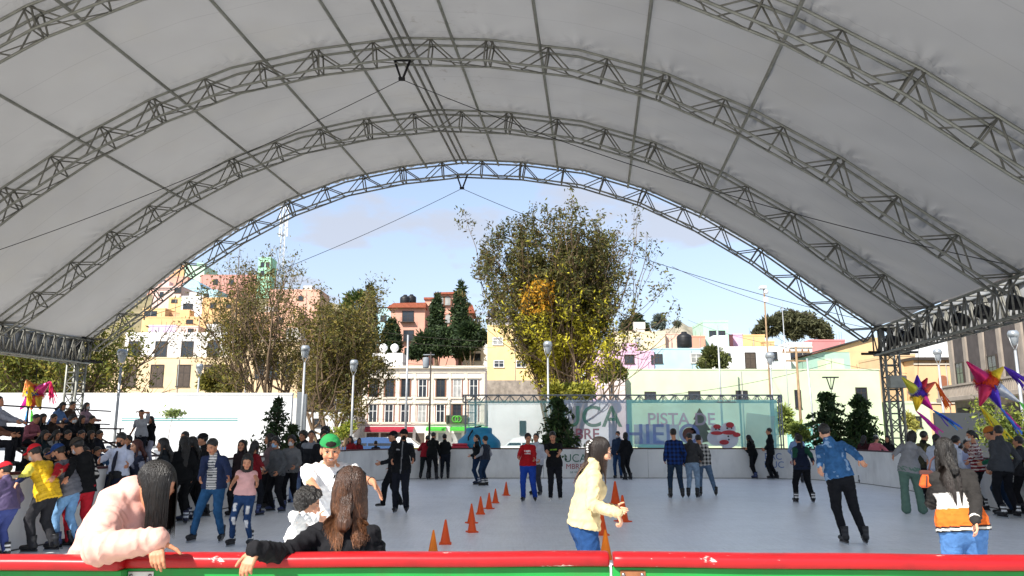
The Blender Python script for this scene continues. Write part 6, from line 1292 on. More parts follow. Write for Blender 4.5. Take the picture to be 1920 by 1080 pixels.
# ------------------------------------------------------------------ cones
M_cone = mat('cone_orange', '#f25a1e', .45, .06, 8, spec=.35, transl=.12); M_coney = mat('cone_yellow_orange', '#f0801c', .45, .06, 8, transl=.12)
def cone(px, py, ht, label, m):
    p = G(px, py, ICE); h = ht * p[1] / 1450; root = empty('traffic_cone', p, rnd.uniform(0, 1), label, 'traffic cone', 'orange slalom cones on the ice'); r = h * .235
    mb = MB(); mb.lathe([(r, .02), (r * .9, .04), (r * .16, h), (r * .10, h + .004), (r * .09, h - .02)], n=24); mb.build('cone_body', m, root); mb = MB(); b = r * 1.12; mb.box((-b, -b, 0), (b, b, .022), bev=.006); mb.build('base', m, root)
for px, py, ht, l, m in ((949, 929, 24, 'farthest of the orange cones', M_cone), (929, 943, 25, 'second farthest orange cone', M_cone), (917, 954, 28, 'third orange cone from the far end', M_cone), (901, 964, 31, 'fourth orange cone from the far end', M_cone), (884, 981, 34, 'orange cone standing just behind another one', M_cone), (885, 998, 36, 'orange cone in front of the paired one', M_cone), (835, 1020, 42, 'large orange cone nearer the red rail', M_cone), (812, 1040, 42, 'yellowish orange cone cut off by the red rail left of the others', M_coney),
                        (1154, 945, 40, 'orange cone behind the elbow of the beige jacket', M_cone), (1168, 978, 46, 'orange cone behind the hand of the beige jacket', M_cone), (1129, 1003, 44, 'orange cone mostly hidden behind the blue jeans', M_cone), (1136, 1048, 50, 'yellowish orange cone just behind the rail joint', M_coney)): cone(px, py, ht, l, m)
# ------------------------------------------------------------------ piñatas
M_foil = mat('foil', rough=.28, var=.12, vscale=9, bump=.25, bscale=18, attr=True, metal=.55, spec=.5); M_crepe = mat('crepe_paper', rough=.8, var=.2, vscale=20, bump=.7, bscale=40, attr=True)
def pinata(px, py, D, R0, label, cones, core, string_to, seed):
    """cones: (dx, dy, dz direction, length factor, colour, ruff colour, streamer colours, streamer vector)"""
    rs = np.random.RandomState(seed); c = W(px, py, D); root = empty('star_pinata', c, 0, label, 'piñata', 'star piñatas hanging from the canopy'); mb = MB(); mb.ball((0, 0, 0), R0, 36, lin(core)); V = np.array(mb.v); n_ = V / (np.linalg.norm(V, axis=1, keepdims=True) + 1e-9); mb.v = [tuple(x) for x in V + n_ * .035 * wav(V, 60, seed)[:, None]]; mb.build('core', M_crepe, root)
    for (dx, dy, dz, ln, col, ruff, sc_, sv) in cones:
        d = unit((dx, dy, dz)); ax = Vector(d).to_track_quat('Z', 'Y').to_matrix().to_4x4(); L_ = R0 * ln * 1.12; mb = MB(); mb.lathe([(R0 * .82, R0 * .45), (R0 * .56, R0 * .55 + L_ * .3), (R0 * .10, R0 * .55 + L_ * .97), (0, R0 * .55 + L_)], n=14, M=ax, col=lin(col)); cn_ = mb.build('cone_point', M_foil, root)
        mb = MB()
        for k in range(26):
            a = 2 * math.pi * k / 26; 
            for lay in range(3):
                rr = R0 * (.66 + .06 * lay); z0 = R0 * (.55 + .14 * lay); p0 = ax @ Vector((rr * math.cos(a), rr * math.sin(a), z0)); p1 = ax @ Vector(((rr + R0 * .34) * math.cos(a + rs.uniform(-.1, .1)), (rr + R0 * .34) * math.sin(a), z0 + rs.uniform(-.05, .12) * R0)); p2 = ax @ Vector((rr * math.cos(a + .26), rr * math.sin(a + .26), z0)); mb.add([p0, p1, p2], [(0, 1, 2)], lin(ruff))
        mb.build('ruff', M_crepe, cn_)
        if sv is not None:
            tip = d * (R0 * .55 + L_); mb = MB()
            for k in range(16):
                v_ = np.array(sv) * rs.uniform(.75, 1.1) + rs.normal(size=3) * .09 * np.linalg.norm(sv); pts = [tip]; 
                for s in range(1, 7): f = s / 6; pts.append(tip + v_ * f * np.array([1, 1, 1]) + np.array([.015 * math.sin(f * 7 + k), .01 * math.cos(f * 9 + k), -.10 * f * f]))
                w_ = np.array([.012, 0, .012]) ; 
                for s in range(6): mb.add([pts[s] - w_, pts[s] + w_, pts[s + 1] + w_, pts[s + 1] - w_], [(0, 1, 2, 3)], lin(sc_[k % len(sc_)]))
            mb.build('streamers', M_crepe, cn_)
    mb = MB(); st = np.array(string_to) - c; mb.tube([np.array([0, 0, R0 * .9]), st], .008, 4); mb.build('string', M_black, root)
def s_(px0, py0, px1, py1, D): return tuple(W(px1, py1, D) - W(px0, py0, D))
P_, Y_, M2, G_, O_, S_, RD, TQ = '#4a1f9a', '#e0b81c', '#d01f8f', '#4faf3a', '#e0641c', '#b9bcc8', '#c41f2c', '#2f8fcf'
dr = lambda a, b: (a, -.25, -b)
pinata(1722, 738, 25.2, .25, 'star piñata with a yellow-green point and blue tassel beside the lattice tower', [(*dr(-1, -.95), 2.3, '#c9c23a', S_, None, None), (*dr(-.1, -1), 1.7, '#5a2fb0', '#a9a6d8', None, None), (*dr(.55, -1.0), 1.6, RD, '#d04a2a', None, None), (*dr(.9, -.65), 1.8, '#c4452c', M2, [O_, '#d0501c'], s_(0, 0, 12, 32, 25)), (*dr(-.35, 1), 1.7, Y_, '#d6c43a', [M2, '#c02f9f'], s_(0, 0, 30, 26, 25)), (*dr(.65, 1), 1.8, M2, '#c41f9a', [TQ, '#3a4fc0', P_], s_(0, 0, 36, 24, 25))], '#4a2a9f', UV(26.7, VC + 15.9, 4.55), 3)
pinata(1852, 718, 21, .27, 'larger star piñata with red point and purple tassel before the stone palace', [(*dr(-1, -.95), 2.3, '#c41f5c', '#d8361c', None, None), (*dr(-.6, 1), 2.0, '#b01f4a', '#c4246a', [Y_, '#c9c23a'], s_(0, 0, 30, 38, 21)), (*dr(.25, 1), 1.9, '#4a2fb8', P_, [M2, TQ, '#4a6fd0'], s_(0, 0, 22, 28, 21)), (*dr(1, .75), 2.4, '#c4c8d0', '#d0d2da', [G_, '#6fcf5a'], s_(0, 0, 34, 46, 21)), (*dr(.85, -.9), 1.5, Y_, '#e6c81c', [P_, '#5a35b0'], s_(0, 0, 38, 28, 21))], '#d0441c', UV(22.3, VC + 15.9, 4.55), 7)
pinata(66, 738, 29, .28, 'rainbow star piñata hanging over the seated crowd by the lattice tower', [(-.9, -.2, -1.2, 1.9, '#c41f8f', '#6a2fa0', None, None), (-.25, -.4, -1.3, 1.5, '#2f7a5a', '#2f5fa8', [TQ, '#2f6fae'], s_(0, 0, -3, 20, 29)), (.15, -.5, -1.3, 1.6, '#d0503a', '#d85a2c', [G_, '#4fae3a'], s_(0, 0, 2, 18, 29)), (.7, -.2, -1.3, 1.7, '#b0902a', '#d0441c', None, None), (1, -.2, .75, 1.9, '#d03a7a', '#c41f4a', ['#c41f5c', '#d01f4a'], s_(0, 0, 2, 28, 29)), (-.7, -.2, 1.1, 1.5, '#e0802c', O_, ['#e8a06a', '#e0803a'], s_(0, 0, -3, 24, 29)), (-.15, -.9, .6, .8, Y_, '#d6c43a', [Y_], s_(0, 0, 0, 26, 29))], '#2f62b8', UV(27.3, VC - 15.8, 4.55), 9)
# ------------------------------------------------------------------ people
def person_at(label, px, fy=None, top=None, D=None, H=None, yaw=180, wrist=(None, None), gripw=None, z=ICE, upper=None, epole=(None, None), **kw):
    if fy is not None: p = G(px, fy, z); D = p[1]
    else: q = W(px, 930, D); p = np.array([q[0], D, z])
    if H is None: H = (fy - top) / 1450 * D - .10
    c, s = math.cos(R(-yaw)), math.sin(R(-yaw)); L3 = lambda v: np.array([c * v[0] - s * v[1], s * v[0] + c * v[1], v[2]])
    hands = []
    for w_ in wrist: hands.append(None if w_ is None else tuple(L3(np.array(W(*w_)) - p)))
    gp = [None, None]
    if gripw:
        for i in (0, 1):
            if gripw[i]: gp[i] = {k: (L3(np.array(v, float)) if k in ('d', 'n', 's') else v) for k, v in gripw[i].items()}
    if any(x is not None for x in epole): kw['elbow'] = tuple(None if x is None else L3(np.array(x, float)) for x in epole)
    return person(label, p, H, yaw, hands=hands, grip=gp, top=upper, **kw)
J = lambda c, **k: dict(kind='jacket', col=c, **k); TR = lambda c, kind='track', **k: dict(kind=kind, col=c, **k); DN = lambda c='#2f4a70', **k: dict(kind='jeans', col=c, denim=True, **k)
BLK, NAV = '#1b1c20', '#222a3f'
def bands(*rows):     # colour rows from the hem upwards
    def f(q, V, arm):
        C = np.zeros((len(q), 3))
        for z0, c in rows: C[q[:, 2] >= z0] = lin(c)
        return C
    return f
# ---- foreground
fh = lambda q, V, arm: np.tile(np.array(lin('#e9bdb0')), (len(q), 1))
I = person_at('woman in a pale pink padded jacket leaning over the red rail', 200, D=3.95, H=1.64, yaw=-97, lean=(17, 0), head=(18, 0), neck=(.06, .01), sex='f', q='near', upper=dict(kind='puffer', col='#dba99b', hem=-.12, amp=.0022, freq=40), bottom=DN(), hair=dict(kind='long', len=.22, col='black', front=False, free=True), skin='m', face=dict(smile=1, closed=True), build=1.02, seed=21,
    wrist=((285, 1075, 4.15), (293, 1012, 3.585)), gripw=(None, dict(d=(.30, -.45, -.80), n=(-.1, .8, -.45), s=(1, .1, .15), curl=(14, 22, 16), spread=.05, thumb=.95)), epole=(None, (-.8, .15, .0)), strands=dict(n=5200, length=.31, width=.0012, part=.0, segs=10, back=-.25, hl=.10, sweep=.15, ymin=-.5), knee=(0, 1, .1))
mb = MB(); dd = unit(I['wr'][1] - I['el'][1]); M_ = Vector(dd).to_track_quat('Z', 'Y').to_matrix().to_4x4(); mb.lathe([(.040, -.012), (.049, -.010), (.052, .0), (.050, .012), (.041, .016)], I['wr'][1] - dd * .012, 20, M=M_); mb.build('cuff', mat('cuff_pink', '#cf9c8f', .7, .1), I['root'])
mb = MB(); T_ = I['T']; mb.tube([T_(.0, .155, .44), T_(.0, .185, .34), T_(.0, .195, .2), T_(0, .185, .05)], .006, 6); mb.build('zip', M_black, I['root'])
I = person_at('woman with long wavy brown hair and black jacket at the red rail', 640, D=3.97, H=1.51, crouch=.03, yaw=6, lean=(9, 3), head=(0, 6), sex='f', q='near', upper=dict(kind='jacket', col='#1c1c1f', hem=-.14, amp=.006, freq=38), bottom=TR(BLK), hair=dict(kind='wavy', len=.24, col='brown', tip='#5f3d27'), build=1.02, seed=33,
    wrist=((480, 1031, 3.585), (700, 1075, 4.3)), gripw=(dict(d=(-.30, -.50, -.78), n=(.1, .8, -.45), s=(-1, .2, 0), curl=(20, 24, 18), spread=.03, thumb=.3), None), epole=((-.2, -.2, -.9), None), strands=dict(n=7000, length=.31, width=.0013, wave=.34, vol=1.06, tipcol='#8a5c3c', part=.0, segs=14, back=-.35))
def glasses(I):
    hc, Rh, hs = I['hc'], I['Rh'], I['hs']; mb = MB(); Pp = lambda x, y, z: hc + Rh @ (np.array([x, y, z]) * hs)
    for s in (-1, 1): mb.tube([Pp(s * .086, -.03, .05), Pp(s * .08, .05, .10)], .003, 5); mb.tube([Pp(s * .08, .05, .10), Pp(s * .045, .07, .135), Pp(0, .072, .13)], .006, 5)
    mb.tube([Pp(-.094, -.02, .062), Pp(-.09, -.05, .075)], .005, 5); mb.build('sunglasses', M_black, I['root'])
glasses(I)
person_at('curly-haired toddler in a white top held up by the bearded man', 556, D=6.2, H=1.22, yaw=-70, z=.38, toddler=True, lean=(8, 0), head=(8, -8), sex='m', q='near', upper=dict(kind='sweater', col='#dcdcda', hem=-.06, amp=.012), bottom=TR('#8c8a8a'), hair=dict(kind='curly', vol=.012), shoes='shoe', skin='l', wrist=(None, (592, 972, 6.05)), skatelift=0, build=1.12)
I = person_at('laughing bearded man in white T-shirt and backwards green cap', 618, D=7.1, H=1.83, yaw=-170, crouch=.09, lean=(19, 0), head=(-8, 8), neck=(.03, .022), q='near', upper=dict(kind='tee', col='#dcdcdc', hem=-.06, sleeve=.72, amp=.008), bottom=DN('#3a4a63'), hair=dict(kind='crew'), skin='m', face=dict(smile=1, beard=1), hat=dict(kind='cap', col='#2a8047', back=True, vol=.001, hole=True, z=.045, tilt=-.2), build=1.06,
    wrist=((703, 905, 6.45), (600, 928, 6.35)), gripw=(dict(d=(.55, -.25, -.7), n=(-.6, -.3, -.5), s=(.3, -.9, .2), curl=(6, 8, 6), spread=.09, thumb=.7), dict(d=(-.35, -.5, -.5), n=(-.7, .5, .2), s=(0, -.3, .9))), epole=((.2, .2, -.9), (-.6, .3, -.6)))
mb = MB(); wv = I['wr'][0] + (I['el'][0] - I['wr'][0]) * .12; dd = unit(I['el'][0] - I['wr'][0]); mb.lathe([(.031, -.006), (.036, 0), (.031, .006)], wv, 16, M=Vector(dd).to_track_quat('Z', 'Y').to_matrix().to_4x4()); mb.build('bracelet', M_black, I['root'])
def clip(I):
    hc, Rh, hs = I['hc'], I['Rh'], I['hs']; mb = MB()
    for i in range(6): mb.tube([hc + Rh @ (np.array([s * .05, -.125 - .012 * math.cos(i - 2.5), .055 - .022 * i]) * hs) for s in (-1, 0, 1)], [.006, .011, .006], 6)
    mb.build('hair_clip', mat('clip_pearl', '#d9d6d2', .3, .05), I['root'])
I = person_at('young woman in a beige jacket and blue jeans with a white hair clip', 1094, D=7.0, H=1.64, yaw=-84, lean=(11, 0), head=(10, 0), sex='f', q='near', upper=dict(kind='jacket', col='#cdb98c', hem=-.04, amp=.006, freq=44, flare=1.06), bottom=DN('#24426e'), hair=dict(kind='pony', len=.46, col='dark', tip='#54382a'), skin='l', seed=44,
    wrist=((1150, 955, 7.15), (1158, 962, 6.58)), gripw=(None, dict(d=(.35, -.1, -.9), n=(-.7, .3, -.2), s=(.8, .1, .3), curl=(35, 45, 35), thumb=.3)), elbow=(None, (-.3, -1, -.3)), strands=dict(n=4200, length=.40, width=.0012, back=-.1, gather=.04, push=(-1.0, 0, 0), hl=-.12, sweep=1.6, tipcol='#5f4232', segs=12, part=0))
clip(I)
def oj(q, V, arm):
    C = bands((-9, BLK), (-.033, '#d9d4ca'), (-.015, BLK), (.003, '#e06a28'), (.155, '#d4d0cb'), (.29, '#2c2a29'))(q, V, arm); C[arm] = lin('#2c2a29'); return C
I = person_at('long-haired woman seen from behind in a black, white and orange jacket', 1799, D=6.9, H=1.62, crouch=.0, yaw=-14, lean=(5, -5), head=(4, 2), sex='f', q='near', upper=dict(kind='jacket', col=oj, hem=-.05, amp=.006, freq=44, flare=1.05), bottom=DN('#4a6f9f'), hair=dict(kind='long', len=.46, col='black', wide=.05), skin='l', seed=52,
    wrist=((1760, 925, 7.3), (1830, 985, 6.52)), gripw=(None, dict(d=(.05, -.1, -1), n=(-.8, .4, 0), s=(.3, .9, .1), curl=(16, 22, 16), thumb=.3)), epole=((-.3, .1, -1), (.25, -1, -.2)), strands=dict(n=6500, length=.50, width=.0013, back=-.3, part=.01, segs=14, gather=.075, tipcol='#241b18'))
mb = MB(); q0 = I['wr'][1] + (I['el'][1] - I['wr'][1]) * .05; dd = unit(I['el'][1] - I['wr'][1]); mb.lathe([(.036, -.0), (.042, .006), (.042, .02), (.038, .026)], q0, 18, M=Vector(dd).to_track_quat('Z', 'Y').to_matrix().to_4x4()); mb.build('cuff_stripe', mat('cuff_white', '#d9d4ca', .8, .05), I['root'])
p = W(1737, 898, 7.0); bg_ = empty('shoulder_bag', p, R(-20), 'small orange pouch with dark straps at the shoulder of the very long-haired woman', 'bag'); mb = MB(); mb.box((-.045, -.03, -.075), (.045, .03, .06), bev=.02); V = np.array(mb.v); V[:, 0] += .02 * V[:, 2] / .07; mb.v = list(map(tuple, V)); mb.build('pouch', mat('bag_orange', '#c9541f', .55, .2, 12, .3, 30), bg_); mb = MB(); mb.box((-.05, -.034, .03), (.055, .034, .075), bev=.012); mb.tube([(-.01, -.036, -.07), (.0, -.038, .03)], .006, 5); mb.tube([(.02, -.02, .06), (.05, 0, .16), (.10, .05, .2)], .008, 5); mb.build('strap', mat('bag_strap', '#4a2a26', .7, .2), bg_)
# ---- middle of the rink
def deni(q, V, arm):
    n = wav(V, 26, 3) + .7 * wav(V, 60, 4); C = np.tile(np.array(lin('#38628f')), (len(q), 1)); C[n > .5] = lin('#86a2c2'); return C
person_at('man in a bleached blue denim jacket and black trousers skating away', 1584, fy=1021, top=793, yaw=-4, lean=(6, -8), head=(4, 0), q='mid', upper=dict(kind='jacket', col=deni, denim=True, hem=-.02, amp=.007), bottom=TR(BLK, 'jeans'), hair=dict(kind='short'), feet=[(.0, 0, 0), (.32, .03, 0)], wrist=((1537, 890, 11.7), (1644, 884, 11.5)), gripw=(dict(d=(-.05, -.2, -1)), dict(d=(.3, -.5, -.8), n=(0, -1, .2), s=(-.9, 0, .2))), skin='l', build=1.05)
def strp(q, V, arm):
    C = np.tile(np.array(lin('#28324f')), (len(q), 1)); m = (~arm) & (np.abs(q[:, 0]) < .085 - .02 * (q[:, 2] > .3)) & (q[:, 1] > .03); st = np.sin(q[:, 2] * 150) > .25; C[m] = lin('#cfcdc8'); C[m & st] = lin('#3a3d46'); return C
person_at('boy in an open navy jacket and striped T-shirt looking down at his skates', 394, fy=1016, top=815, H=1.60, yaw=178, lean=(7, 0), head=(24, 0), q='mid', upper=dict(kind='jacket', col=strp, hem=-.06, amp=.006), bottom=DN('#2c5378'), feet=[(-.17, 0, 0), (.29, .02, 0)], wrist=((437, 925, 12.0), (370, 925, 12.0)), skin='m', face=dict(closed=1))
def rip(q, V, arm):
    C = np.tile(np.array(lin('#283f63')), (len(q), 1)); z = V[:, 2]; x = V[:, 0]; n = .02 * wav(V, 40, 8)
    for zc in (.36, .56):
        for s in (-1, 1): m = (np.abs(z - zc - .02 * s) < .06) & (np.abs(x - s * .10 - n) < .026) & (V[:, 1] > .0); C[m] = lin('#d4d2d0')
    return C
person_at('girl in a pink sleeveless top and ripped jeans skating with arms held out', 453, fy=1024, top=847, H=1.35, yaw=176, head=(16, 0), sex='f', q='mid', upper=dict(kind='tank', col='#dca9a4', hem=.02, sleeve=.25), bottom=dict(kind='tight', col=rip, denim=True), shoes='white', hair=dict(kind='long', len=.2, free=True), feet=[(-.12, 0, 0), (.17, 0, 0)], wrist=((489, 932, 11.5), (416, 938, 11.5)), skin='m', face=dict(closed=1))
def zipc(q, V, arm):
    C = np.tile(np.array(lin('#191a1d')), (len(q), 1)); m = (np.abs(q[:, 0]) < .008) & (q[:, 1] > .03) & ~arm; C[m] = lin('#8a8a8c'); m = (np.abs(q[:, 0] - .09) < .035) & (np.abs(q[:, 2] - .36) < .010) & (q[:, 1] > .03); C[m] = lin('#9a9a9c'); return C
person_at('man in a black zipped tracksuit and black beanie with mask skating forward', 750, fy=963, top=805, yaw=180, head=(2, 0), q='mid', upper=dict(kind='jacket', col=zipc, hem=-.12), bottom=TR('#1b1d26'), feet=[(-.13, .0, 0), (.12, -.1, 0)], hat=dict(kind='beanie', col='#141416', z=.03), mask='#1c1a1a', hair=dict(kind='short'), wrist=((778, 880, 16.3), (731, 882, 16.3)), skin='m')
person_at('man in a black cap half hidden behind the man in the tracksuit', 737, D=18.2, H=1.72, yaw=95, q='far', upper=J('#1d1f24'), bottom=TR('#16171b'), hat=dict(kind='cap', col='#15161a'), shoes='convers', feet=[(-.10, .25, 0), (.1, -.15, .0)], hair=dict(kind='short'))
def rs_(q, V, arm):
    C = np.tile(np.array(lin('#b01f26')), (len(q), 1)); m = (~arm) & (q[:, 1] > .04) & ((np.abs(q[:, 2] - .335) < .022) | ((np.abs(q[:, 2] - .275) < .02) & (np.abs(q[:, 0]) < .075))) & (np.abs(q[:, 0]) < .10) & (np.sin(q[:, 0] * 190) > -.75); C[m] = lin('#d8d4d2'); return C
person_at('skater in a red sweater with white lettering and bright blue trousers', 990, fy=941, top=812, yaw=172, sex='f', q='mid', head=(4, 8), upper=dict(kind='sweater', col=rs_, hem=-.04), bottom=TR('#22459f'), hair=dict(kind='pony', len=.2), feet=[(-.18, 0, 0), (.12, 0, 0)], wrist=((1004, 884, 19), (966, 878, 19)), skin='m')
I = person_at('young man in a black T-shirt with green print looking down at his hands', 1040, fy=943, top=808, yaw=180, q='mid', head=(26, 0), upper=dict(kind='tee', col=lambda q, V, arm: np.where(((np.abs(q[:, 2] - .33) < .012 + .006 * np.sin(q[:, 0] * 220)) & (np.abs(q[:, 0]) < .085) & (q[:, 1] > .03))[:, None], np.array(lin('#7fae3a')), np.array(lin('#17181a'))), hem=-.08, sleeve=.8), bottom=TR('#1b1c21', 'jeans'), shoes='sneaker', feet=[(-.14, 0, 0), (.1, 0, 0)], wrist=((1046, 868, 18.7), (1030, 866, 18.7)), hair=dict(kind='short'), skin='m', skatelift=.02)
person_at('person in a pale shirt partly hidden behind the red sweater skater', 1007, D=22, H=1.66, yaw=150, q='far', upper=J('#b9bcc6'), bottom=TR('#3a3c44'), hair=dict(kind='short'))
person_at('young woman in a dark jacket and jeans raising a hand to her face', 893, fy=909, top=815, yaw=110, sex='f', q='far', upper=J('#1c2226', hem=-.05), bottom=DN('#22344f'), hair=dict(kind='pony', len=.3), shoes='blue', wrist=(None, (884, 838, 25.2)), skin='l')
person_at('young woman in a dark vest with grey sleeves standing close to her friend', 909, fy=911, top=817, yaw=60, sex='f', q='far', upper=dict(kind='vest', col='#1e2230', sleevecol='#8f9096', hem=-.04), bottom=DN('#22344c'), hair=dict(kind='bun'), shoes='white', skin='l')
person_at('person in a red jacket leaning on the far boards', 797, fy=899, top=815, yaw=0, lean=(16, 4), q='far', upper=J('#8c1f2a'), bottom=TR('#1d2224'), hair=dict(kind='short'), wrist=((790, 843, 29.85), (806, 843, 29.85)))
person_at('person in black with a jacket hanging at the hip leaning on the far boards', 809, fy=900, top=809, yaw=-8, lean=(12, 0), q='far', upper=J('#16191a'), bottom=TR('#16171a'), hair=dict(kind='short'), wrist=((803, 843, 29.9), (826, 858, 29.4)))
person_at('person in black trousers at the far boards, seen from behind and standing apart', 834, fy=899, top=813, yaw=2, lean=(8, 0), q='far', upper=J('#17191b', hem=.0), bottom=TR('#181b24'), hair=dict(kind='bun'), sex='f', wrist=((826, 843, 29.95), (843, 843, 29.95)))
person_at('woman in a red patterned jacket with long hair beyond the far corner boards', 655, D=31.2, H=1.56, yaw=170, sex='f', q='far', z=0, upper=J('#8a1f28'), bottom=TR(BLK), hair=dict(kind='long'), skin='m')
person_at('girl in red beside the long-haired woman beyond the far corner boards', 668, D=31.5, H=1.48, yaw=200, sex='f', q='far', z=0, upper=J('#7c2028'), bottom=TR(BLK), hair=dict(kind='long', len=.25), skin='d')
person_at('dark seated figure in front of the police-style car', 702, D=33, H=1.35, yaw=0, q='far', z=0, upper=J('#20242e'), bottom=TR(BLK), hair=dict(kind='short'))
person_at('masked young man in a blue jacket by the far boards with blue jeans', 1160, fy=898, top=808, yaw=160, q='far', upper=J('#26364f'), bottom=DN('#2a4468'), mask='#c9d2dc', hair=dict(kind='short'))
person_at('person with a pink-striped black tracksuit beside the masked young man', 1174, fy=900, top=810, yaw=30, sex='f', q='far', upper=J('#18191c'), bottom=TR('#17181b'), hair=dict(kind='bob'))
def plaid(c1, c2, f=70):
    def g(q, V, arm):
        a = (np.sin(V[:, 0] * f) > 0).astype(int) + (np.sin(V[:, 2] * f) > 0).astype(int); C = np.array([lin(c1), lin(c2), lin(c2)])[a]; C[a == 1] = (np.array(lin(c1)) + np.array(lin(c2))) / 2; return C
    return g
person_at('young man in a blue plaid shirt and dark jeans seen from behind', 1268, fy=935, top=803, yaw=-3, q='mid', upper=dict(kind='shirt', col=plaid('#1c3a78', '#141c34', 60), hem=-.12), bottom=DN('#28374a'), feet=[(-.15, 0, 0), (.17, 0, 0)], hair=dict(kind='short'))
person_at('young man in a dark grey jacket and pale jeans bending between the two checked shirts', 1300, fy=934, top=803, H=1.72, yaw=-25, lean=(14, -3), head=(12, 30), q='mid', upper=J('#3a3a3c', hem=-.06), bottom=DN('#8499b0'), hair=dict(kind='short'), feet=[(-.12, 0, 0), (.10, .1, 0)])
person_at('skater in a black and white checked shirt leaning on his friend', 1322, fy=931, top=812, H=1.66, yaw=-10, lean=(14, -12), q='mid', upper=dict(kind='shirt', col=plaid('#1c1c1e', '#c4c2be', 62), hem=-.12), bottom=DN('#5a6f88'), hair=dict(kind='short'), feet=[(-.12, 0, 0), (.30, .1, 0)])
person_at('girl in black with long hair leaning her elbows on the far boards', 1415, fy=898, top=814, H=1.62, yaw=38, lean=(14, 0), sex='f', q='far', upper=J('#17191a', hem=-.04), bottom=TR('#16171a', 'tight'), shoes='navy', hair=dict(kind='long', len=.3), wrist=((1396, 841, 30.0), (1402, 841, 29.7)), feet=[(-.12, -.1, 0), (.2, .1, 0)])
person_at('boy in black standing side-on against the far boards holding a phone', 1448, fy=899, top=802, yaw=80, q='far', upper=J('#15171a', hem=-.12), bottom=TR('#15161a'), hair=dict(kind='short'), wrist=((1434, 842, 29.6), (1434, 842, 29.3)), feet=[(-.08, .05, 0), (.1, -.15, 0)])
def grn(q, V, arm): C = np.tile(np.array(lin('#1e2538')), (len(q), 1)); C[arm & (V[:, 2] > 1.1)] = lin('#1f4a3a'); return C
person_at('skater in navy with dark green sleeves and a low ponytail gliding away', 1508, fy=943, top=815, yaw=0, sex='f', q='mid', upper=J(grn), bottom=TR('#16171b'), shoes='white', hair=dict(kind='pony', len=.3), feet=[(-.2, 0, 0), (.22, 0, 0)], wrist=((1489, 876, 19), (1531, 876, 19)))
person_at('person in a pale blue jacket and dark cap bending at the far boards', 1499, fy=906, top=804, H=1.72, yaw=-30, lean=(14, 0), q='far', upper=J('#7d93b8'), bottom=TR('#3a3f4c'), hat=dict(kind='cap', col='#1c1e26'))
# ---- right side
person_at('person in maroon with pale jeans leaning on the corner boards', 1624, fy=906, top=815, yaw=-50, lean=(8, 0), sex='f', q='far', upper=J('#3a1e22'), bottom=DN('#5f7d92'), hair=dict(kind='long', len=.25), shoes='white')
person_at('woman in a pink sweater and white cap at the corner boards', 1647, fy=908, top=814, yaw=-40, lean=(8, 0), sex='f', q='far', upper=dict(kind='sweater', col='#c4707a'), bottom=DN('#26364f'), hat=dict(kind='cap', col='#d8d6d2'), hair=dict(kind='pony', len=.2), shoes='white', wrist=(None, (1668, 850, 26.2)))
person_at('dark figure leaning in behind the pink sweater', 1672, D=27.5, H=1.6, yaw=140, q='far', upper=J('#1c1b1e'), bottom=TR(BLK), hair=dict(kind='long'), sex='f', z=0)
person_at('person in a grey hoodie and sage green wide trousers skating with arms spread', 1712, fy=964, top=807, yaw=-22, lean=(8, 6), sex='f', q='mid', upper=dict(kind='sweater', col='#8d8d90', hood=True, hem=-.10), bottom=dict(kind='wide', col='#5f7a6d'), shoes='shoe', hair=dict(kind='bob', vol=.008), wrist=((1660, 868, 16.4), (1752, 880, 16.0)), feet=[(-.12, 0, 0), (.20, .1, 0)], skatelift=.03)
def camo(q, V, arm): n = wav(V, 22, 6); C = np.tile(np.array(lin('#3a3a2c')), (len(q), 1)); C[n > .2] = lin('#6d6340'); C[n < -.35] = lin('#16171a'); return C
person_at('man in a camouflage top looking sideways behind the grey hoodie', 1738, D=19.5, H=1.74, yaw=-70, q='far', upper=J(camo), bottom=TR(BLK), shoes='white', feet=[(-.1, 0, 0), (-.32, .2, 0)], z=0)
person_at('person in white clothes with a black ponytail at the right-side boards', 1762, D=19.0, H=1.66, yaw=-50, lean=(6, 0), sex='f', q='far', upper=J('#b9bfd0'), bottom=TR('#b4bacd'), hair=dict(kind='pony', len=.25))
person_at('masked person in white bending beyond the long dark hair', 1793, D=18.6, H=1.62, yaw=-75, lean=(10, 0), sex='f', q='far', upper=J('#c0c6d6'), bottom=TR('#c0c6d6'), mask='#9fb4cc', hair=dict(kind='pony', len=.2))
person_at('child with short black hair in a long pale lavender outfit facing the boards', 1814, fy=948, top=830, yaw=-40, q='far', upper=J('#a7abc6', hem=-.2), bottom=dict(kind='wide', col='#a4a8c2'), hair=dict(kind='short'), shoes='shoe')
def xmas(q, V, arm):
    C = np.tile(np.array(lin('#6d1c26')), (len(q), 1)); s = (np.sin(q[:, 2] * 85) > .55); t = np.sin(V[:, 0] * 90) * np.sin(V[:, 2] * 90) > .35; C[s] = lin('#c9c2bd'); C[t & (q[:, 2] > .2)] = lin('#c9c2bd'); return C
person_at('masked woman in a patterned red Christmas sweater and black trousers', 1843, fy=958, top=807, yaw=70, sex='f', q='mid', upper=dict(kind='sweater', col=xmas, hem=-.10), bottom=TR('#17181c', 'tight'), mask='#c9c6c4', hair=dict(kind='pony', len=.15), shoes='white', wrist=((1815, 868, 17.2), (1822, 872, 16.9)))
def gst(q, V, arm): C = np.tile(np.array(lin('#1f5a44')), (len(q), 1)); m = ~arm; s = np.sin(q[:, 2] * 70); C[m & (s > .3)] = lin('#b98a94'); C[m & (s < -.5)] = lin('#2a2430'); return C
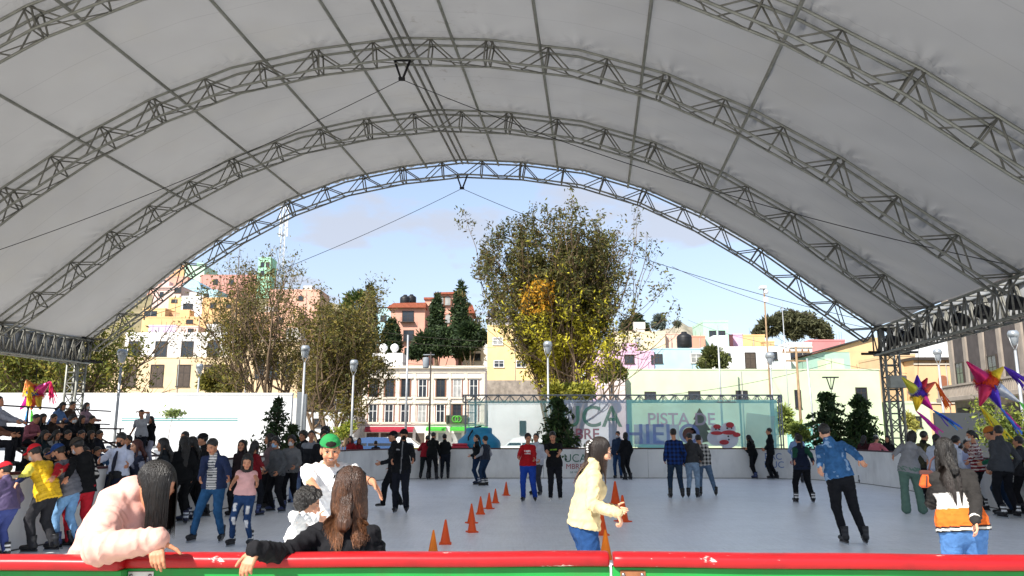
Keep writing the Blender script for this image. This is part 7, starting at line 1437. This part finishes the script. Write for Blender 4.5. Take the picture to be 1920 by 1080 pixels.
person_at('man in an orange beanie with green sleeves and a striped back', 1884, D=16.6, H=1.82, yaw=60, lean=(6, 0), q='mid', upper=dict(kind='sweater', col=gst), bottom=DN('#26374f'), hat=dict(kind='beanie', col='#a8642c', vol=.012, z=.02), wrist=((1845, 868, 16.8), None), feet=[(-.1, .1, 0), (.1, -.1, 0)])
person_at('man in a charcoal grey jacket seen from behind near the picture edge', 1890, fy=972, top=797, yaw=4, lean=(3, 4), q='mid', upper=J('#3c3e42', hem=-.10), bottom=TR('#17181d', 'jeans'), shoes='white', feet=[(-.1, 0, 0), (.28, .1, 0)], hair=dict(kind='short'))
person_at('person in a dark jacket cut off by the picture edge beside the charcoal jacket', 1921, D=16.9, H=1.6, yaw=30, q='far', upper=J('#2c2c30'), bottom=TR(BLK), hair=dict(kind='short'))
person_at('small dark-haired head seen over the right-side boards', 1822, D=21, H=1.5, yaw=160, q='far', z=0, upper=J('#5a4a44'), bottom=TR(BLK), hair=dict(kind='short'))
# ---- left side, along the boards
person_at('child in a purple jacket and red cap cut off at the picture edge', 2, fy=1050, H=1.26, yaw=80, lean=(8, 0), q='mid', upper=dict(kind='puffer', col='#4a3f5e', hem=-.06), bottom=TR('#3a4478'), shoes='white', hat=dict(kind='cap', col='#b51f2a'))
def yv(q, V, arm):
    C = np.tile(np.array(lin('#e0b51f')), (len(q), 1)); C[np.sin(q[:, 2] * 95) > .93] = lin('#b98d14'); return C
person_at('person in a yellow padded vest, red cap and mask leaning forward', 76, fy=1036, H=1.56, yaw=88, lean=(22, 0), head=(-4, 0), q='mid', upper=dict(kind='vest', col=yv, hem=-.14, sleevecol=lambda q, V, arm: np.where((V[:, 2:3] > 1.08), np.array(lin('#d8cf5a')), np.array(lin('#232a4a')))), bottom=TR('#2a2a2e'), hat=dict(kind='cap', col='#c9222c'), mask='#b9bcc0', wrist=((22, 915, 10.9), (20, 905, 11.2)), feet=[(-.1, .1, 0), (.1, -.1, 0)], skin='l', build=1.05)
person_at('person in a grey vest with red sleeves, blue cap and light blue jeans', 122, fy=1028, H=1.55, yaw=85, lean=(20, 0), head=(2, 0), q='mid', upper=dict(kind='vest', col='#63646c', hem=-.10, sleevecol='#a81f2a'), bottom=DN('#6f97bf'), shoes='navy', hat=dict(kind='cap', col='#1f3a6d'), mask='#22252e', wrist=((95, 905, 11.2), (93, 900, 11.0)), feet=[(-.1, .1, 0), (.1, -.1, 0)])
def rp(q, V, arm): C = np.tile(np.array(lin('#a8202c')), (len(q), 1)); m = (V[:, 0] > .13) & (V[:, 2] > .45) & (V[:, 2] < .85); C[m & (np.sin(V[:, 2] * 120) > .1)] = lin('#d4cfca'); C[m & (V[:, 1] < -.02)] = lin('#4a2a3a'); return C
def wpr(q, V, arm): C = np.tile(np.array(lin('#151618')), (len(q), 1)); m = arm & (V[:, 0] > .17) & (np.sin(V[:, 2] * 90) > -.1) & (V[:, 2] > 1.05) & (V[:, 2] < 1.32); C[m] = lin('#bdbab4'); return C
person_at('person in a black printed hoodie, brown flat cap and red trousers', 146, fy=1024, H=1.62, yaw=70, lean=(8, 0), head=(14, 0), q='mid', upper=dict(kind='sweater', col=wpr, hem=-.12, hood=True), bottom=TR(rp), hat=dict(kind='beanie', col='#3c352e', z=.03, vol=.008), mask='#d6d3da', wrist=((118, 915, 11.4), None))
I = person_at('young man in a white shirt and dark tie with a jacket tied at his waist', 210, fy=1000, H=1.70, yaw=172, lean=(2, -4), head=(16, 12), q='mid', upper=dict(kind='shirt', col='#c6cbdc', hem=.05, collar=True), bottom=TR('#1e2334'), mask='#17171b', wrist=((234, 905, 12.6), (166, 880, 12.8)), skin='m')
mb = MB(); T_ = I['T']; mb.tube([T_(0, .125, .46), T_(.0, .16, .36), T_(.01, .165, .22), T_(.02, .155, .10)], [.014, .03, .034, .02], 6); mb.build('tie', mat('tie_navy', '#1a1d2c', .6, .1), I['root'])
mb = MB(); c_ = T_(0, 0, .05); mb.v = []; mb.lathe([(.165, -.06), (.185, -.02), (.18, .04), (.16, .07)], (c_[0], c_[1], c_[2]), 24); mb.v = [(x, c_[1] + (y - c_[1]) * .78, z) for x, y, z in mb.v]; mb.tube([T_(.02, .15, .06), T_(.05, .17, -.1), T_(.03, .16, -.25)], [.03, .035, .02], 6); mb.build('tied_jacket', M_black, I['root'])
person_at('woman with dark red hair in a blue-grey patterned jacket behind the white-shirted man', 254, D=14.4, H=1.55, yaw=130, sex='f', q='far', upper=J(lambda q, V, arm: np.where(wav(V, 24, 3)[:, None] > .35, np.array(lin('#8d90a0')), np.array(lin('#2c3040')))), bottom=TR(BLK), hair=dict(kind='long', col='red', len=.3), skin='l')
person_at('woman with black hair in a dark jacket by the boards behind the pink jacket', 296, fy=992, H=1.58, yaw=120, sex='f', q='far', upper=J('#1d2226'), bottom=TR('#17181b'), hair=dict(kind='long', len=.3), shoes='blue')
person_at('woman in black with very long straight hair standing with her back turned', 333, fy=984, H=1.62, yaw=40, sex='f', q='far', upper=J('#141517'), bottom=TR('#141517', 'tight'), hair=dict(kind='long', len=.5), shoes='blue')
person_at('woman in black holding a phone beside the straight-haired woman', 352, fy=978, H=1.60, yaw=100, sex='f', q='far', upper=J('#151619'), bottom=TR('#151619'), hair=dict(kind='long', len=.3), shoes='blue', wrist=((338, 885, 15.2), None))
person_at('person in a black flat cap behind the boy in the navy jacket', 372, fy=970, H=1.66, yaw=120, q='far', upper=J('#1a1b1e'), bottom=TR('#151619'), hat=dict(kind='beanie', col='#17171a', vol=.006), shoes='black')
person_at('bald-looking boy peeking over the dark-clothed women', 346, D=17.5, H=1.72, yaw=150, q='far', upper=J('#22242a'), bottom=TR(BLK), hair=dict(kind='crew'))
person_at('woman with long black hair just behind the pink-top girl', 446, fy=968, top=826, yaw=160, sex='f', q='far', upper=J('#2a2022'), bottom=TR(BLK), hair=dict(kind='long', len=.4))
person_at('woman in a dark red sweater behind the pink-top girl', 470, fy=968, top=828, yaw=-20, sex='f', q='far', upper=dict(kind='sweater', col='#7c1c24'), bottom=TR('#1a1c22'), hair=dict(kind='long', len=.42), shoes='navy', wrist=(None, (500, 890, 15.8)))
person_at('person in a charcoal grey sweater and blue mask with curly hair', 515, fy=960, top=820, yaw=150, sex='f', q='mid', head=(10, 10), upper=dict(kind='sweater', col='#55575a', hem=-.12), bottom=TR('#191a1e'), mask='#8fb0cc', hair=dict(kind='curly'), shoes='navy', feet=[(-.22, 0, 0), (.12, 0, 0)])
person_at('person with long hair mostly hidden behind the charcoal sweater', 503, D=18.2, H=1.66, yaw=120, sex='f', q='far', upper=J('#6d5a5c'), bottom=TR(BLK), hair=dict(kind='long'))
person_at('person in a mid grey hoodie and white mask behind the small girl', 542, D=18.4, H=1.60, yaw=170, q='far', upper=dict(kind='sweater', col='#6d6e70', hood=True), bottom=TR('#17181c'), mask='#c9c9c9', hair=dict(kind='curly'))
person_at('small girl in a lavender blue top and pale jeans skating with bent arms', 556, fy=942, H=1.12, yaw=168, sex='f', q='mid', head=(4, 0), upper=dict(kind='sweater', col='#62689a', hem=-.02), bottom=dict(kind='wide', col='#7d96c4', denim=True), hair=dict(kind='bun'), shoes='navy', skin='m', wrist=((582, 893, 18.6), (540, 898, 18.4)))
person_at('person in a black hooded top behind the small girl, second from the gate pillar', 566, D=20.5, H=1.72, yaw=160, q='far', upper=J('#17181b', hood=True), bottom=TR(BLK), hair=dict(kind='curly', vol=.01))
person_at('person with a pale grey hood round the neck near the gate pillar', 578, D=19.6, H=1.74, yaw=185, q='far', upper=dict(kind='sweater', col=lambda q, V, arm: np.where((q[:, 2:3] > .34) & ~arm[:, None], np.array(lin('#7f838a')), np.array(lin('#26282d'))), hood=True), bottom=TR(BLK), hair=dict(kind='short'))
person_at('dark-haired man with a black mask beside the green cap', 600, D=18.6, H=1.72, yaw=190, q='far', upper=J('#1c1d20'), bottom=TR(BLK), mask='#17171a', hair=dict(kind='curly'))
person_at('tall man with bushy black hair rising behind the green cap', 606, D=22, H=1.86, yaw=175, q='far', upper=J('#22252c'), bottom=TR(BLK), hair=dict(kind='afro'), z=0)
person_at('masked person peering out beside the green cap on the far boards side', 660, D=26.5, H=1.2, yaw=170, q='far', upper=J('#2a2a30'), bottom=TR(BLK), hair=dict(kind='short')) if False else None
# ---- bleacher and the seated crowd
bl = empty('bleacher', (-12.6, 17, 0), 0, 'dark red steel bleacher with rails filled with seated spectators', 'bleacher'); M_bl = mat('bleacher_steel', '#3a2226', .6, .15, 4)
ROWS = [(-13.7, 1.42), (-12.75, .98), (-11.8, .54), (-10.9, .12)]
for X_, z_ in ROWS:
    mb = MB(); x = X_ + 12.6; mb.box((x - .18, -1.5, z_ + .40), (x + .14, 10.5, z_ + .45)); mb.build('seat_plank', M_bl, bl); mb = MB(); mb.box((x + .2, -1.5, z_ - .06), (x + .62, 10.5, z_ - .015)); mb.build('foot_plank', M_bl, bl)
mb = MB()
for y in np.arange(-1.4, 10.6, 1.7):
    for X_, z_ in ROWS: x = X_ + 12.6; mb.tube([(x, y, 0), (x, y, z_ + .4)], .03, 5)
    mb.tube([(-1.2, y, 1.7), (1.9, y, .1)], .03, 5)
mb.build('frame', M_bl, bl); mb = MB()
for z in (2.0, 2.45): mb.tube([(-1.5, -1.5, z), (-1.5, 10.5, z)], .025, 5)
for y in np.arange(-1.4, 10.6, 2.4): mb.tube([(-1.5, y, 0), (-1.5, y, 2.47)], .025, 5)
for z in (1.05, .62): mb.tube([(-2.6, -1.6, z), (.6, -1.6, z)], .045, 6)
mb.tube([(.55, -1.6, 0), (.55, -1.6, 1.1)], .05, 6)
mb.build('rail', M_bl, bl)
def seat(label, row, px, up, hair=None, sex='m', yaw=-100, D=None, dz=0, **kw):
    X_, z_ = ROWS[row]; D_ = D or X_ * 1450 / (px - 960); p = np.array([(px - 960) / 1450 * D_, D_, z_ + dz]); return person(label, p, kw.pop('H', 1.62), yaw, sit=True, q='crowd', sex=sex, top=up, bottom=kw.pop('bottom', TR('#1c1d22')), hair=hair or dict(kind='short'), shoes=kw.pop('shoes', 'shoe'), lean=kw.pop('lean', (12, 0)), hands=((-.14, .40, .68), (.14, .40, .68)), group='spectators seated on the bleacher', **kw)
JK = lambda c: dict(kind='jacket', col=c)
seat('seated boy in a white and black top with crossed legs at the picture edge', 0, 14, JK('#9a9ca8'), D=17.6, yaw=-85, dz=-.15, lean=(-8, 0)); seat('spectator in grey shorts and sandals at the picture edge', 1, 2, JK('#6d4a3c'), D=17.0, yaw=-80, lean=(-6, 0))
seat('spectator in a light blue shirt bending forward on the top row', 0, 112, JK('#5f7fae'), dict(kind='long', len=.2), 'f', lean=(24, 0)); seat('dark-haired boy on the top row beside the lattice tower', 0, 137, JK('#4a3a30')); seat('woman in a mauve top and pale mask upright on the top row', 0, 171, JK('#8d7580'), dict(kind='long'), 'f', mask='#b9c4c4', lean=(0, 0))
seat('spectator in black beside the rail below the star piñata', 1, 84, JK('#17181b'), dict(kind='long'), 'f'); seat('spectator in a rose jacket leaning on the bleacher end', 1, 66, JK('#8f5560'), lean=(20, 0)); seat('spectator in dark brown in the middle of the upper rows', 1, 104, JK('#2f2622'), dict(kind='short')); seat('spectator in black with a white mask in the second row', 1, 140, JK('#1a1c20'), dict(kind='curly'), mask='#cfd2d4'); seat('spectator in black beside the white-masked one', 1, 157, JK('#16171a'), dict(kind='long'), 'f'); seat('spectator in dark olive at the end of the second row', 1, 176, JK('#26261f'))
seat('spectator in a pale grey vest in the third row', 2, 112, dict(kind='vest', col='#8d8f94', sleevecol='#33343a'), dict(kind='long'), 'f'); seat('spectator in a dark teal top in the third row', 2, 90, JK('#1c2a30'), dict(kind='long'), 'f'); seat('spectator in black with knees up in the third row', 2, 133, JK('#151619')); seat('spectator in black with pale jeans in the third row', 2, 176, JK('#18191c'), dict(kind='long'), 'f', bottom=DN('#5a7aa0')); seat('spectator in dark grey near the end of the third row', 2, 158, JK('#2c2d31')); seat('spectator in blue jeans at the bleacher step', 2, 192, JK('#22242c'), bottom=DN('#47688f'))
seat('spectator in dark green low on the bleacher behind the yellow vest', 3, 98, JK('#1f2a24')); seat('spectator in black low on the bleacher behind the blue cap', 3, 62, JK('#17181c')); seat('spectator in charcoal low on the bleacher behind the brown cap', 3, 168, JK('#26272b'), dict(kind='long'), 'f'); seat('spectator with a black bun low on the bleacher behind the tie', 3, 190, JK('#1b1c20'), dict(kind='bun'), 'f')
I = person_at('man in a pale grey T-shirt standing on the bleacher shading his eyes', 255, D=25, H=1.70, yaw=-170, z=.72, q='far', upper=dict(kind='tee', col='#a8aab2', hem=-.08, sleeve=.8), bottom=TR('#1a1d26'), shoes='shoe', wrist=((264, 773, 24.9), (246, 812, 25)), gripw=(dict(d=(-.9, -.2, .2)), None), elbow=((-.9, .1, -.2), None), skatelift=.02)
person_at('person in a black coat and pale trousers standing close to the man shading his eyes', 271, D=25.4, H=1.56, yaw=165, z=.66, sex='f', q='far', upper=J('#17181b', hem=-.24), bottom=TR('#9a9cb0'), shoes='shoe', hair=dict(kind='long', len=.2), wrist=((274, 792, 25.2), None), skatelift=.02)
pt = MB(); pt.box((-.9, -.45, 0), (.9, .45, .70), bev=.03); tag(pt.build('platform', M_bl, None, (W(264, 850, 25.2)[0], 25.2, 0)), 'dark red platform block under the standing pair', 'platform')
person_at('spectator in dark clothes between the bleacher and the red-haired woman', 236, D=17.5, H=1.64, yaw=150, q='far', z=0, upper=J('#23283a'), bottom=TR(BLK), hair=dict(kind='bun'), sex='f')
